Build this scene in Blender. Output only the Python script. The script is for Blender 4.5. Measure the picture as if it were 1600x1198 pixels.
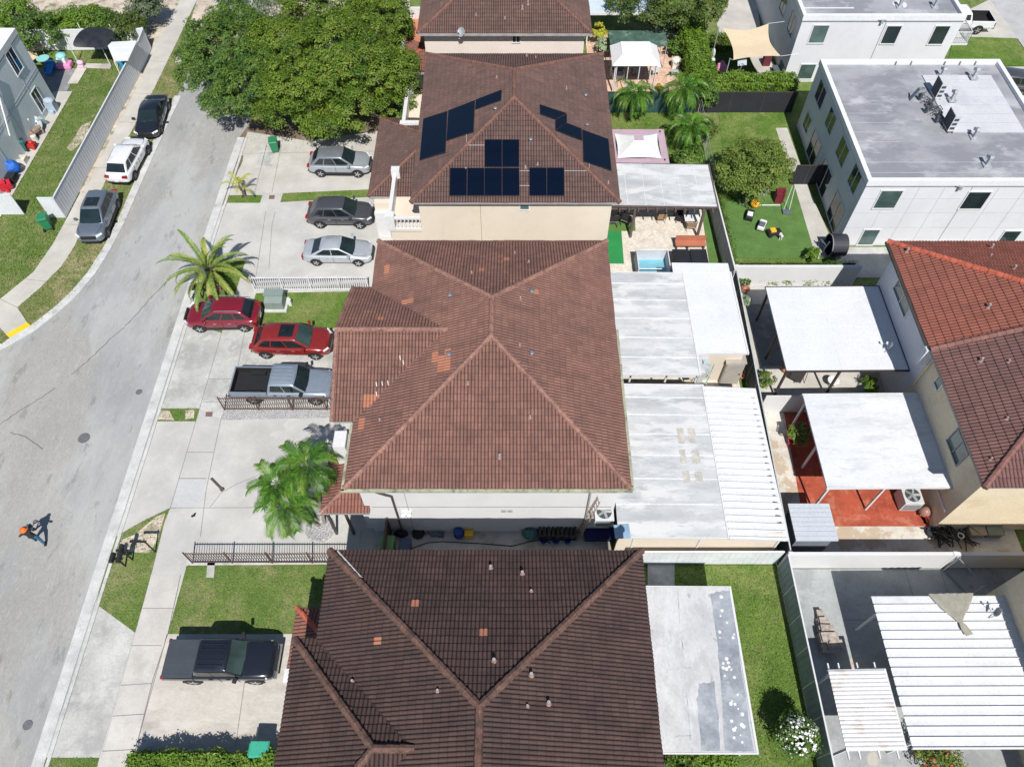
import bpy, bmesh, math, random
import numpy as np
from mathutils import Vector, Matrix, noise as mnoise
for o in list(bpy.data.objects): bpy.data.objects.remove(o)
SC = bpy.context.scene
COL = SC.collection
R = math.radians
random.seed(7)
# ---------------------------------------------------------------- camera
FPX, PITCH, CAMH = 1170.0, R(55.8), 37.0
cam = bpy.data.cameras.new('camera'); camo = bpy.data.objects.new('camera', cam); COL.objects.link(camo)
camo.location = (0, 0, CAMH); camo.rotation_euler = (R(90) - PITCH, 0, 0)
cam.sensor_width = 36; cam.lens = FPX / 1600 * 36; cam.clip_start = .5; cam.clip_end = 2000
SC.camera = camo
# ---------------------------------------------------------------- light
SUNV = Vector((.11, -.794, 1.0)).normalized()      # towards the sun
w = bpy.data.worlds.new('World'); SC.world = w; w.use_nodes = True
nt = w.node_tree; bg = nt.nodes['Background']
sky = nt.nodes.new('ShaderNodeTexSky'); sky.sky_type = 'NISHITA'; sky.sun_disc = False
sky.sun_elevation = math.asin(SUNV.z); sky.sun_rotation = math.atan2(SUNV.x, SUNV.y)
sky.air_density = 1.0; sky.dust_density = .3; sky.ozone_density = 2.5
nt.links.new(sky.outputs[0], bg.inputs[0]); bg.inputs[1].default_value = 0.078
sl = bpy.data.lights.new('sun', 'SUN'); sl.energy = 5.0; sl.angle = R(.5); sl.color = (1, .965, .915)
so = bpy.data.objects.new('sun', sl); COL.objects.link(so); so.location = (0, -20, 60)
so.rotation_euler = SUNV.to_track_quat('Z', 'Y').to_euler()
SC.view_settings.view_transform = 'Standard'; SC.view_settings.look = 'None'
SC.view_settings.exposure = 0.2; SC.view_settings.gamma = 1; SC.view_settings.use_curve_mapping = False

# ---------------------------------------------------------------- pixel (1600x1198 photo) -> world
SP, CP = math.sin(PITCH), math.cos(PITCH)
def ray(x, y):
    u = (x - 800) / FPX; v = (y - 599) / FPX
    return Vector((u, CP - v * SP, -SP - v * CP))
def W(x, y, z=0.0):
    r = ray(x, y); t = (CAMH - z) / -r.z
    return Vector((r.x * t, r.y * t, z))
def WY(x, y, Y):
    r = ray(x, y); t = Y / r.y
    return Vector((r.x * t, Y, CAMH + r.z * t))
def WX(x, y, X):
    r = ray(x, y); t = X / r.x
    return Vector((X, r.y * t, CAMH + r.z * t))

# ---------------------------------------------------------------- objects
ORG = {}
def tag(o, label=None, cat=None, group=None, kind=None):
    if label: o['label'] = label
    if cat: o['category'] = cat
    if group: o['group'] = group
    if kind: o['kind'] = kind
    return o
def thing(name, label, cat, loc=(0, 0, 0), rz=0, group=None, kind=None):
    o = bpy.data.objects.new(name, None); COL.objects.link(o); o.location = loc; o.rotation_euler = (0, 0, rz)
    o.empty_display_size = .3
    ORG[o] = Vector(loc)
    return tag(o, label, cat, group, kind)
def children(o): return [c for c in COL.objects if c.parent == o]
def copy_tree(o, parent=None):
    c = o.copy(); COL.objects.link(c)
    if parent: c.parent = parent
    for ch in children(o): copy_tree(ch, c)
    return c
def place(o, loc, rz=0, label=None, scale=None):
    o.location = loc; o.rotation_euler = (0, 0, rz)
    if label: o['label'] = label
    if scale: o.scale = (scale,) * 3
    return o

class MB:
    def __init__(s): s.v = []; s.f = []; s.m = []; s.uv = {}; s.cur = 0
    def add(s, vs, fs):
        b = len(s.v); s.v.extend([tuple(p) for p in vs])
        for f in fs: s.f.append(tuple(b + i for i in f)); s.m.append(s.cur)
        return s
    def mat(s, i): s.cur = i; return s
    def quad(s, *p): return s.add(p, [tuple(range(len(p)))])
    def box(s, x0, y0, z0, x1, y1, z1):
        if x0 > x1: x0, x1 = x1, x0
        if y0 > y1: y0, y1 = y1, y0
        if z0 > z1: z0, z1 = z1, z0
        return s.add([(x0,y0,z0),(x1,y0,z0),(x1,y1,z0),(x0,y1,z0),(x0,y0,z1),(x1,y0,z1),(x1,y1,z1),(x0,y1,z1)],
                     [(0,3,2,1),(4,5,6,7),(0,1,5,4),(1,2,6,5),(2,3,7,6),(3,0,4,7)])
    def ob(s, c, size, rz=0, rx=0, ry=0):
        M = Matrix.Translation(Vector(c)) @ Matrix.Rotation(rz, 4, 'Z') @ Matrix.Rotation(ry, 4, 'Y') @ Matrix.Rotation(rx, 4, 'X')
        a, b, d = [q / 2 for q in size]
        return s.add([M @ Vector(p) for p in [(-a,-b,-d),(a,-b,-d),(a,b,-d),(-a,b,-d),(-a,-b,d),(a,-b,d),(a,b,d),(-a,b,d)]],
                     [(0,3,2,1),(4,5,6,7),(0,1,5,4),(1,2,6,5),(2,3,7,6),(3,0,4,7)])
    def prism(s, pts, z0, z1):
        n = len(pts)
        vs = [(p[0], p[1], z0) for p in pts] + [(p[0], p[1], z1) for p in pts]
        return s.add(vs, [tuple(range(n))[::-1], tuple(range(n, 2 * n))] + [(i, (i + 1) % n, n + (i + 1) % n, n + i) for i in range(n)])
    def tube(s, p0, p1, r0, r1=None, n=8, caps=True):
        if r1 is None: r1 = r0
        p0 = Vector(p0); p1 = Vector(p1); d = (p1 - p0)
        if d.length < 1e-6: return s
        q = d.to_track_quat('Z', 'Y')
        vs = []
        for p, r in ((p0, r0), (p1, r1)):
            for i in range(n):
                a = 2 * math.pi * i / n; vs.append(p + q @ Vector((r * math.cos(a), r * math.sin(a), 0)))
        fs = [(i, (i + 1) % n, n + (i + 1) % n, n + i) for i in range(n)]
        if caps: fs += [tuple(range(n))[::-1], tuple(range(n, 2 * n))]
        return s.add(vs, fs)
    def path(s, pts, r, n=6):
        pts = [Vector(p) for p in pts]; k = len(pts)
        rr = r if isinstance(r, (list, tuple)) else [r] * k
        vs = []
        for j, p in enumerate(pts):
            d = (pts[min(j + 1, k - 1)] - pts[max(j - 1, 0)])
            q = d.to_track_quat('Z', 'Y')
            for i in range(n):
                a = 2 * math.pi * i / n; vs.append(p + q @ Vector((rr[j] * math.cos(a), rr[j] * math.sin(a), 0)))
        fs = [(j * n + i, j * n + (i + 1) % n, (j + 1) * n + (i + 1) % n, (j + 1) * n + i) for j in range(k - 1) for i in range(n)]
        fs += [tuple(range(n))[::-1], tuple(range((k - 1) * n, k * n))]
        return s.add(vs, fs)
    def lathe(s, prof, c=(0, 0, 0), n=16, axis='Z'):
        c = Vector(c); vs = []; k = len(prof)
        for r, z in prof:
            for i in range(n):
                a = 2 * math.pi * i / n
                x, y = r * math.cos(a), r * math.sin(a)
                vs.append(c + (Vector((x, y, z)) if axis == 'Z' else Vector((x, z, y)) if axis == 'Y' else Vector((z, x, y))))
        fs = [(j * n + i, j * n + (i + 1) % n, (j + 1) * n + (i + 1) % n, (j + 1) * n + i) for j in range(k - 1) for i in range(n)]
        fs += [tuple(range(n))[::-1], tuple(range((k - 1) * n, k * n))]
        return s.add(vs, fs)
    def sph(s, c, r, n=10, m=7, jit=0):
        if not isinstance(r, (tuple, list)): r = (r, r, r)
        vs = [(c[0], c[1], c[2] - r[2])]
        for j in range(1, m):
            t = math.pi * j / m
            for i in range(n):
                a = 2 * math.pi * i / n; k = 1 + random.uniform(-jit, jit)
                vs.append((c[0] + r[0] * k * math.sin(t) * math.cos(a), c[1] + r[1] * k * math.sin(t) * math.sin(a), c[2] - r[2] * k * math.cos(t)))
        vs.append((c[0], c[1], c[2] + r[2])); L = len(vs) - 1
        fs = [(0, 1 + (i + 1) % n, 1 + i) for i in range(n)]
        for j in range(m - 2):
            for i in range(n):
                a = 1 + j * n; fs.append((a + i, a + (i + 1) % n, a + n + (i + 1) % n, a + n + i))
        a = 1 + (m - 2) * n
        fs += [(a + i, a + (i + 1) % n, L) for i in range(n)]
        return s.add(vs, fs)
    def strip(s, pts, width, z):           # flat ribbon along a polyline, on the ground
        pts = [Vector((p[0], p[1], 0)) for p in pts]; L = []; Rr = []
        for j, p in enumerate(pts):
            d = (pts[min(j + 1, len(pts) - 1)] - pts[max(j - 1, 0)]).normalized(); nn = Vector((-d.y, d.x, 0)) * width / 2
            L.append(p + nn); Rr.append(p - nn)
        vs = [(p.x, p.y, z) for p in L] + [(p.x, p.y, z) for p in Rr]; k = len(pts)
        return s.add(vs, [(i, k + i, k + i + 1, i + 1) for i in range(k - 1)])
    def build(s, name, mats, parent=None, smooth=False, bevel=0, world=True, org=None, sub=0, fix=True):
        me = bpy.data.meshes.new(name)
        o = bpy.data.objects.new(name, me); COL.objects.link(o)
        off = Vector((0, 0, 0))
        if parent is not None:
            o.parent = parent
            if world: off = ORG.get(parent, Vector((0, 0, 0)))
            ORG[o] = off
        elif org is not None:
            off = Vector(org); o.location = off; ORG[o] = off
        elif world and s.v:
            a = np.array(s.v); off = Vector(((a[:,0].min()+a[:,0].max())/2, (a[:,1].min()+a[:,1].max())/2, a[:,2].min()))
            o.location = off; ORG[o] = off
        me.from_pydata([(p[0]-off.x, p[1]-off.y, p[2]-off.z) for p in s.v], [], s.f)
        if not isinstance(mats, (list, tuple)): mats = [mats]
        for m in mats: me.materials.append(m)
        if len(mats) > 1: me.polygons.foreach_set('material_index', s.m)
        if fix:
            bm = bmesh.new(); bm.from_mesh(me); bmesh.ops.recalc_face_normals(bm, faces=bm.faces); bm.to_mesh(me); bm.free()
        if smooth:
            me.polygons.foreach_set('use_smooth', [True] * len(me.polygons))
        if bevel:
            b = o.modifiers.new('bevel', 'BEVEL'); b.width = bevel; b.segments = 2; b.limit_method = 'ANGLE'; b.angle_limit = R(35)
        if sub:
            b = o.modifiers.new('sub', 'SUBSURF'); b.levels = sub; b.render_levels = sub
        me.update()
        return o

# ---------------------------------------------------------------- materials
MC = {}
def _n(nt, t, **kw):
    n = nt.nodes.new(t)
    for k, v in kw.items(): setattr(n, k, v)
    return n
def _mixc(nt, a, b, fac, mode='MIX'):
    m = nt.nodes.new('ShaderNodeMix'); m.data_type = 'RGBA'; m.blend_type = mode
    for sock, val in ((m.inputs[6], a), (m.inputs[7], b), (m.inputs[0], fac)):
        if hasattr(val, 'links') or isinstance(val, bpy.types.NodeSocket): nt.links.new(val, sock)
        else: sock.default_value = val if not isinstance(val, tuple) else (*val[:3], 1)
    return m.outputs[2]
def _noise(nt, vec, scale, detail=4, rough=.6, dist=0):
    n = nt.nodes.new('ShaderNodeTexNoise'); n.inputs['Scale'].default_value = scale; n.inputs['Detail'].default_value = detail
    n.inputs['Roughness'].default_value = rough; n.inputs['Distortion'].default_value = dist
    nt.links.new(vec, n.inputs['Vector']); return n.outputs['Fac']
def _ramp(nt, fac, lo, hi, a=0.0, b=1.0):
    n = nt.nodes.new('ShaderNodeMapRange'); n.inputs[1].default_value = lo; n.inputs[2].default_value = hi
    n.inputs[3].default_value = a; n.inputs[4].default_value = b; nt.links.new(fac, n.inputs[0]); return n.outputs[0]
def _wpos(nt):
    g = nt.nodes.new('ShaderNodeNewGeometry'); return g.outputs['Position']
def _opos(nt):
    g = nt.nodes.new('ShaderNodeTexCoord'); return g.outputs['Object']
def _map(nt, vec, sc=(1, 1, 1), rot=(0, 0, 0)):
    m = nt.nodes.new('ShaderNodeMapping'); m.inputs['Scale'].default_value = sc; m.inputs['Rotation'].default_value = rot
    nt.links.new(vec, m.inputs[0]); return m.outputs[0]
def base_mat(name):
    m = bpy.data.materials.new(name); m.use_nodes = True
    return m, m.node_tree, m.node_tree.nodes['Principled BSDF']
def mk(name, col, rough=.75, metal=0, var=.12, scale=.8, var2=.08, scale2=9, bump=0, bscale=30, coat=0, stains=(), spec=.4,
       stretch=(1, 1, 1), rot=0, alpha=1, trans=0, pos='o'):
    """stains: list of (colour, scale, lo, hi, amount)"""
    if name in MC: return MC[name]
    m, nt, p = base_mat(name)
    v = _map(nt, _wpos(nt) if pos == 'w' else _opos(nt), stretch, (0, 0, rot))
    c = (*col, 1)
    out = None
    f1 = _ramp(nt, _noise(nt, v, scale, 6, .65), .34, .66, 1 - var, 1 + var)
    f2 = _ramp(nt, _noise(nt, v, scale2, 4, .7), .34, .66, 1 - var2, 1 + var2)
    mm = nt.nodes.new('ShaderNodeMath'); mm.operation = 'MULTIPLY'; nt.links.new(f1, mm.inputs[0]); nt.links.new(f2, mm.inputs[1])
    vm = nt.nodes.new('ShaderNodeVectorMath'); vm.operation = 'SCALE'; vm.inputs[0].default_value = col; nt.links.new(mm.outputs[0], vm.inputs['Scale'])
    out = vm.outputs[0]
    for i, (sc_, s_, lo, hi, am) in enumerate(stains):
        vv = nt.nodes.new('ShaderNodeVectorMath'); vv.operation = 'ADD'; vv.inputs[1].default_value = (13.1 * (i + 1), 7.7 * (i + 1), 0); nt.links.new(v, vv.inputs[0])
        f = _ramp(nt, _noise(nt, vv.outputs[0], s_, 7, .68), .5 + (lo - .5) * .62, .5 + (hi - .5) * .62, 0, am)
        out = _mixc(nt, out, (*sc_, 1), f)
    nt.links.new(out, p.inputs['Base Color'])
    p.inputs['Roughness'].default_value = rough; p.inputs['Metallic'].default_value = metal
    p.inputs['Specular IOR Level'].default_value = spec
    if coat: p.inputs['Coat Weight'].default_value = coat; p.inputs['Coat Roughness'].default_value = .04
    if alpha < 1: p.inputs['Alpha'].default_value = alpha
    if trans: p.inputs['Transmission Weight'].default_value = trans
    if bump:
        b = nt.nodes.new('ShaderNodeBump'); b.inputs['Strength'].default_value = 1; b.inputs['Distance'].default_value = bump
        nt.links.new(_noise(nt, v, bscale, 4), b.inputs['Height']); nt.links.new(b.outputs[0], p.inputs['Normal'])
    MC[name] = m; return m

def grass_mat(name, g1, g2, dry, dryamt=.5, sc=.6):
    m, nt, p = base_mat(name); v = _wpos(nt)
    c = _mixc(nt, (*g1, 1), (*g2, 1), _ramp(nt, _noise(nt, v, sc, 6, .65), .35, .65))
    c = _mixc(nt, c, (*dry, 1), _ramp(nt, _noise(nt, v, sc * .7, 7, .75, .4), .47, .62, 0, dryamt))
    f = _ramp(nt, _noise(nt, v, 14, 4, .8), .3, .7, .45, 1.55)
    f2 = _ramp(nt, _noise(nt, v, 3.1, 4, .7), .3, .7, .8, 1.2)
    mm = nt.nodes.new('ShaderNodeMath'); mm.operation = 'MULTIPLY'; nt.links.new(f, mm.inputs[0]); nt.links.new(f2, mm.inputs[1])
    vm = nt.nodes.new('ShaderNodeVectorMath'); vm.operation = 'SCALE'; nt.links.new(c, vm.inputs[0]); nt.links.new(mm.outputs[0], vm.inputs['Scale'])
    nt.links.new(vm.outputs[0], p.inputs['Base Color']); p.inputs['Roughness'].default_value = .9; p.inputs['Specular IOR Level'].default_value = .15
    b = nt.nodes.new('ShaderNodeBump'); b.inputs['Distance'].default_value = .06
    nt.links.new(_noise(nt, v, 11, 5, .8), b.inputs['Height']); nt.links.new(b.outputs[0], p.inputs['Normal'])
    MC[name] = m; return m

def tile_mat(name, c1, c2, dark, orange, darkamt=.5, tu=.33, tv=.34):
    """tile colours: per-tile variation, weathering patches"""
    m, nt, p = base_mat(name)
    uv = nt.nodes.new('ShaderNodeUVMap'); uv.uv_map = 'UVMap'
    mp = nt.nodes.new('ShaderNodeMapping'); mp.inputs['Scale'].default_value = (1 / tu, 1 / tv, 1); nt.links.new(uv.outputs[0], mp.inputs[0])
    fl = nt.nodes.new('ShaderNodeVectorMath'); fl.operation = 'FLOOR'; nt.links.new(mp.outputs[0], fl.inputs[0])
    wn = nt.nodes.new('ShaderNodeTexWhiteNoise'); wn.noise_dimensions = '3D'; nt.links.new(fl.outputs[0], wn.inputs['Vector'])
    v = _wpos(nt)
    c = _mixc(nt, (*c1, 1), (*c2, 1), _ramp(nt, _noise(nt, v, .35, 5, .6), .35, .65))
    k = _ramp(nt, wn.outputs['Value'], 0, 1, .88, 1.12)
    vm = nt.nodes.new('ShaderNodeVectorMath'); vm.operation = 'SCALE'; nt.links.new(c, vm.inputs[0]); nt.links.new(k, vm.inputs['Scale'])
    c = _mixc(nt, vm.outputs[0], (*dark, 1), _ramp(nt, _noise(nt, v, .8, 7, .75, .5), .45, .75, 0, darkamt))
    c = _mixc(nt, c, (*dark, 1), _ramp(nt, _noise(nt, v, 9, 4, .7), .5, .75, 0, darkamt * .8))
    st = nt.nodes.new('ShaderNodeMapping'); st.inputs['Scale'].default_value = (2.2, .28, 1); nt.links.new(uv.outputs[0], st.inputs[0])
    c = _mixc(nt, c, (*dark, 1), _ramp(nt, _noise(nt, st.outputs[0], 1.0, 5, .7), .52, .7, 0, darkamt * .8))
    c = _mixc(nt, c, (*[min(q * 1.45, 1) for q in c1], 1), _ramp(nt, _noise(nt, v, 2.3, 6, .75), .56, .7, 0, .35))
    # a very few replaced tiles
    th = nt.nodes.new('ShaderNodeMath'); th.operation = 'GREATER_THAN'; th.inputs[1].default_value = .9995; nt.links.new(wn.outputs['Value'], th.inputs[0])
    c = _mixc(nt, c, (*orange, 1), th.outputs[0])
    # darker band at the lower lip of every course, and along the pans
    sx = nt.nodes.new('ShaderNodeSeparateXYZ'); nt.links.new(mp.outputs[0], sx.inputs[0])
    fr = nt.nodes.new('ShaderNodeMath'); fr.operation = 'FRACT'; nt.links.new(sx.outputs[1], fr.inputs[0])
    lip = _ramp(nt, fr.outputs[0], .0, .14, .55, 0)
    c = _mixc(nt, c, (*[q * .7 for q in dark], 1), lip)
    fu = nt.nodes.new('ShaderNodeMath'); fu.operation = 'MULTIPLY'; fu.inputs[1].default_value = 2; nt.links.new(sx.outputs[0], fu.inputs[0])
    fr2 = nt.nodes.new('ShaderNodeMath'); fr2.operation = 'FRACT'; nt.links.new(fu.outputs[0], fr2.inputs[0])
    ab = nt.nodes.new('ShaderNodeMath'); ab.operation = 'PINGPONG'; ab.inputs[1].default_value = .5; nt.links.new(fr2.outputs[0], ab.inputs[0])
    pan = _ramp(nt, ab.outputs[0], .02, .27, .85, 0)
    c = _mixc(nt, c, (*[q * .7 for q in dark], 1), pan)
    nt.links.new(c, p.inputs['Base Color']); p.inputs['Roughness'].default_value = .8; p.inputs['Specular IOR Level'].default_value = .25
    b = nt.nodes.new('ShaderNodeBump'); b.inputs['Distance'].default_value = .01
    nt.links.new(_noise(nt, v, 40, 3), b.inputs['Height']); nt.links.new(b.outputs[0], p.inputs['Normal'])
    MC[name] = m; return m

def leaf_mat(name, c1, c2, c3, rough=.5):
    m, nt, p = base_mat(name)
    a = nt.nodes.new('ShaderNodeAttribute'); a.attribute_name = 'rnd'
    v = _wpos(nt)
    c = _mixc(nt, (*c1, 1), (*c2, 1), a.outputs['Fac'])
    c = _mixc(nt, c, (*c3, 1), _ramp(nt, _noise(nt, v, .9, 4, .7), .5, .72, 0, .7))
    nt.links.new(c, p.inputs['Base Color']); p.inputs['Roughness'].default_value = rough; p.inputs['Specular IOR Level'].default_value = .3
    tr = nt.nodes.new('ShaderNodeBsdfTranslucent'); nt.links.new(c, tr.inputs[0])
    ms = nt.nodes.new('ShaderNodeMixShader'); ms.inputs[0].default_value = .2
    nt.links.new(p.outputs[0], ms.inputs[1]); nt.links.new(tr.outputs[0], ms.inputs[2])
    nt.links.new(ms.outputs[0], nt.nodes['Material Output'].inputs[0])
    MC[name] = m; return m

def paint(name, col, rough=.3, metal=.0, flake=False):
    if name in MC: return MC[name]
    m, nt, p = base_mat(name)
    p.inputs['Base Color'].default_value = (*col, 1); p.inputs['Metallic'].default_value = metal; p.inputs['Roughness'].default_value = rough
    p.inputs['Coat Weight'].default_value = 1; p.inputs['Coat Roughness'].default_value = .05
    v = _opos(nt)
    f = _ramp(nt, _noise(nt, v, 3, 4), .3, .7, .93, 1.05)
    vm = nt.nodes.new('ShaderNodeVectorMath'); vm.operation = 'SCALE'; vm.inputs[0].default_value = col; nt.links.new(f, vm.inputs['Scale'])
    nt.links.new(vm.outputs[0], p.inputs['Base Color'])
    MC[name] = m; return m
def glass(name='window glass', col=(.02, .03, .035), rough=.04):
    if name in MC: return MC[name]
    m, nt, p = base_mat(name)
    v = _wpos(nt)
    f = _ramp(nt, _noise(nt, v, .7, 3), .3, .7, .6, 1.5)
    vm = nt.nodes.new('ShaderNodeVectorMath'); vm.operation = 'SCALE'; vm.inputs[0].default_value = col; nt.links.new(f, vm.inputs['Scale'])
    nt.links.new(vm.outputs[0], p.inputs['Base Color'])
    p.inputs['Roughness'].default_value = rough; p.inputs['Specular IOR Level'].default_value = .7
    MC[name] = m; return m
def sc(*a): return tuple(((c/255)/12.92 if c/255 <= .04045 else ((c/255+.055)/1.055)**2.4) for c in a)
# ================================================================ ground materials
ASPH = mk('asphalt', (.315,.308,.288), .9, var=.11, scale=.22, var2=.14, scale2=24, bump=.006, bscale=60,
          stains=[((.42,.425,.42), .16, .48, .6, .55), ((.27,.28,.295), .22, .48, .64, .5), ((.16,.16,.155), 1.1, .64, .72, .45), ((.44,.44,.43), 5, .6, .7, .3)], stretch=(1, .35, 1), rot=R(-4), pos='w')
GUT = mk('kerb concrete', (.50,.50,.485), .85, var=.16, scale=.9, var2=.1, scale2=14, stains=[((.25,.24,.22), 1.4, .6, .8, .5)], pos='w')
CONC = mk('pale concrete', (.455,.445,.42), .85, var=.13, scale=.4, var2=.05, scale2=12, bump=.004, stains=[((.40,.40,.39), .35, .52, .72, .6), ((.54,.535,.51), .8, .6, .8, .6), ((.33,.32,.30), 2.5, .72, .9, .4)], pos='w')
CONC2 = mk('warm concrete', (.465,.445,.405), .85, var=.13, scale=.5, var2=.05, scale2=12, stains=[((.42,.39,.34), .6, .52, .7, .5)], pos='w')
CONCD = mk('stained concrete', (.43,.43,.405), .88, var=.18, scale=.45, var2=.1, scale2=9, stains=[((.27,.27,.26), .55, .46, .66, .6), ((.56,.55,.52), .8, .58, .72, .6)], pos='w')
CONCS = mk('aged driveway concrete', (.50,.465,.42), .88, var=.14, scale=.4, var2=.08, scale2=9, stains=[((.30,.27,.245), .35, .5, .72, .65), ((.58,.55,.50), .7, .56, .72, .5)], pos='w', stretch=(.6, 1.3, 1))
SIDEW = mk('sidewalk concrete', (.50,.475,.44), .88, var=.12, scale=.6, var2=.07, scale2=14, stains=[((.36,.34,.31), .8, .55, .75, .5)], pos='w')
JNT = mk('dark joint line', (.20,.19,.18), .95, pos='w')  # thin dark joints in concrete and wall faces
CRK = mk('crack fill', (.16,.15,.12), .95, var=.4, scale=3, pos='w')
DIRT = mk('bare sandy soil', (.50,.43,.35), .95, var=.2, scale=.5, var2=.2, scale2=6, bump=.04, bscale=7, stains=[((.22,.19,.13), .9, .5, .68, .7), ((.12,.17,.05), .8, .6, .72, .8)], pos='w')
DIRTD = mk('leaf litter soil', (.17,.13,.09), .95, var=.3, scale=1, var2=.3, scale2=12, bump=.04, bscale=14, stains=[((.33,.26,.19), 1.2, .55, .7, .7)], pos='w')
GR1 = grass_mat('lawn grass', (.085,.155,.03), (.15,.205,.055), (.30,.27,.14), .6)
GR2 = grass_mat('green turf', (.075,.150,.022), (.135,.205,.042), (.25,.25,.10), .5)
GRD = grass_mat('dry verge grass', (.13,.165,.05), (.20,.205,.085), (.36,.30,.18), .8, .8)
ART = mk('artificial turf', (.085,.17,.04), .9, var=.18, scale=1, var2=.25, scale2=25, bump=.01, bscale=60, pos='w')
ARTG = mk('bright putting green turf', (.02,.22,.06), .9, var=.1, scale=1, var2=.2, scale2=25, pos='w')
PAVER = mk('beige travertine pavers', (.60,.55,.48), .8, var=.1, scale=1.5, var2=.16, scale2=5, stains=[((.47,.41,.34), 2.2, .5, .66, .6)], pos='w')
TERRA = mk('painted red patio floor', (.36,.075,.038), .7, var=.2, scale=.8, var2=.12, scale2=6, stains=[((.50,.20,.13), .9, .54, .7, .6), ((.22,.035,.022), .9, .55, .7, .6)], pos='w')
ROT = mk('water stained concrete', (.56,.53,.47), .85, var=.12, scale=.6, stains=[((.42,.31,.20), .8, .5, .6, .75), ((.33,.30,.27), .6, .6, .75, .5)], pos='w')
BLU = mk('blue grey patio concrete', (.33,.345,.345), .85, var=.16, scale=.5, stains=[((.50,.46,.39), .4, .60, .68, .75), ((.22,.23,.235), .5, .55, .7, .6), ((.40,.08,.06), 1.1, .74, .78, .5)], pos='w')
ALLEY = mk('alley concrete', (.42,.40,.36), .88, var=.18, scale=.7, stains=[((.24,.20,.14), .5, .5, .68, .7)], pos='w')
GRAV = mk('grey gravel', (.36,.36,.36), .95, var=.1, scale=2, var2=.7, scale2=16, bump=.05, bscale=14, pos='w')
YEL = mk('yellow tactile ramp', (.78,.50,.02), .7, var=.1, pos='w')
TILEF = mk('peach patio tiles', (.56,.38,.28), .8, var=.2, scale=1.5, var2=.2, scale2=5, pos='w')
DGR = mk('dark grey floor and shade', (.21,.215,.22), .8, var=.15, stains=[((.33,.33,.33), .8, .55, .7, .5)], pos='w')

# ================================================================ ground sheets
LAWNS = []; HARD = []
def sheet(name, pts, mat, lvl, px=True, joints=(), jm=None, jw=.03, cat=None, label=None, kind='structure'):
    z = lvl * .004 - .03
    P = [W(x, y, z) for x, y in pts] if px else [Vector((x, y, z)) for x, y in pts]
    if name in ('lawn', 'verge', 'garden') or name == 'ground': LAWNS.append(([(p.x, p.y) for p in P], lvl))
    elif name != 'soil': HARD.append(([(p.x, p.y) for p in P], lvl))
    m = MB(); m.quad(*P)
    for j in joints:
        q = [W(x, y, 0) for x, y in j] if px else j
        m.mat(1).strip(q, jw, z + .004)
    o = m.build(name, [mat, jm or JNT], fix=False, org=(P[0].x, P[0].y, 0))
    me = o.data
    if me.polygons[0].normal.z < 0: me.flip_normals()
    return tag(o, kind=kind)
def wsheet(name, x0, y0, x1, y1, mat, lvl, **kw):
    return sheet(name, [(x0, y0), (x1, y0), (x1, y1), (x0, y1)], mat, lvl, px=False, **kw)

G = MB(); G.quad((-400, -300, -.06), (400, -300, -.06), (400, 500, -.06), (-400, 500, -.06))
tag(G.build('ground', GR1, fix=False), kind='structure')

# road with its bend to the left and cracks
road = [(-400, 2200), (-400, 480), (-120, 522), (0, 541), (20, 531), (52, 510), (88, 482), (118, 455), (142, 425), (165, 390), (188, 346), (207, 302), (240, 228), (277, 150),
        (300, 100), (400, 110), (392, 190), (374, 243), (346, 321), (335, 347), (303, 450), (262, 600), (161, 898), (69, 1198), (-250, 2200)]
def wob(a, b, n, am):
    out = []
    for i in range(n + 1):
        t = i / n; out.append((a[0] + (b[0] - a[0]) * t + random.uniform(-am, am), a[1] + (b[1] - a[1]) * t + random.uniform(-am, am)))
    return out
cracks = [wob((260, 440), (195, 510), 12, 1), wob((195, 510), (112, 585), 14, 1.5), wob((87, 605), (57, 625), 7, 1), wob((57, 625), (0, 662), 9, 1.2),
          wob((15, 675), (40, 682), 6, 1), wob((40, 682), (66, 701), 6, .7)]
sheet('road', road, ASPH, 2, joints=cracks, jm=CRK, jw=.055)
# gutters / kerbs as low raised strips
def kerb(pts, wd, h=.035, px=True, name='kerb'):
    P = [W(*p) for p in pts] if px else [Vector((*p, 0)) for p in pts]
    m = MB(); L = []; Rr = []
    for j, p in enumerate(P):
        d = (P[min(j + 1, len(P) - 1)] - P[max(j - 1, 0)]).normalized(); nn = Vector((-d.y, d.x, 0)) * wd / 2
        L.append(p + nn); Rr.append(p - nn)
    k = len(P)
    vs = [(p.x, p.y, -.02) for p in L] + [(p.x, p.y, h - .02) for p in L] + [(p.x, p.y, h - .02) for p in Rr] + [(p.x, p.y, -.02) for p in Rr]
    fs = []
    for i in range(k - 1):
        for a in range(3): fs.append((a * k + i, (a + 1) * k + i, (a + 1) * k + i + 1, a * k + i + 1))
    m.add(vs, fs)
    return tag(m.build(name, GUT), kind='structure')
kerb([(-21.05, -20), (-21.05, 4), (-21.05, 14), (-21.0, 25), (-20.95, 38.5), (-20.85, 48)], .55, px=False)
kerb([(-20.62, -20), (-20.62, 4), (-20.6, 14), (-20.55, 25), (-20.5, 38.5), (-20.4, 48)], .16, .06, px=False)
kerb([(-120, 524), (0, 543), (18, 532), (52, 512), (88, 484), (118, 456), (143, 426), (166, 390), (189, 346), (208, 302), (241, 228), (278, 150)], .55)
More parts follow.
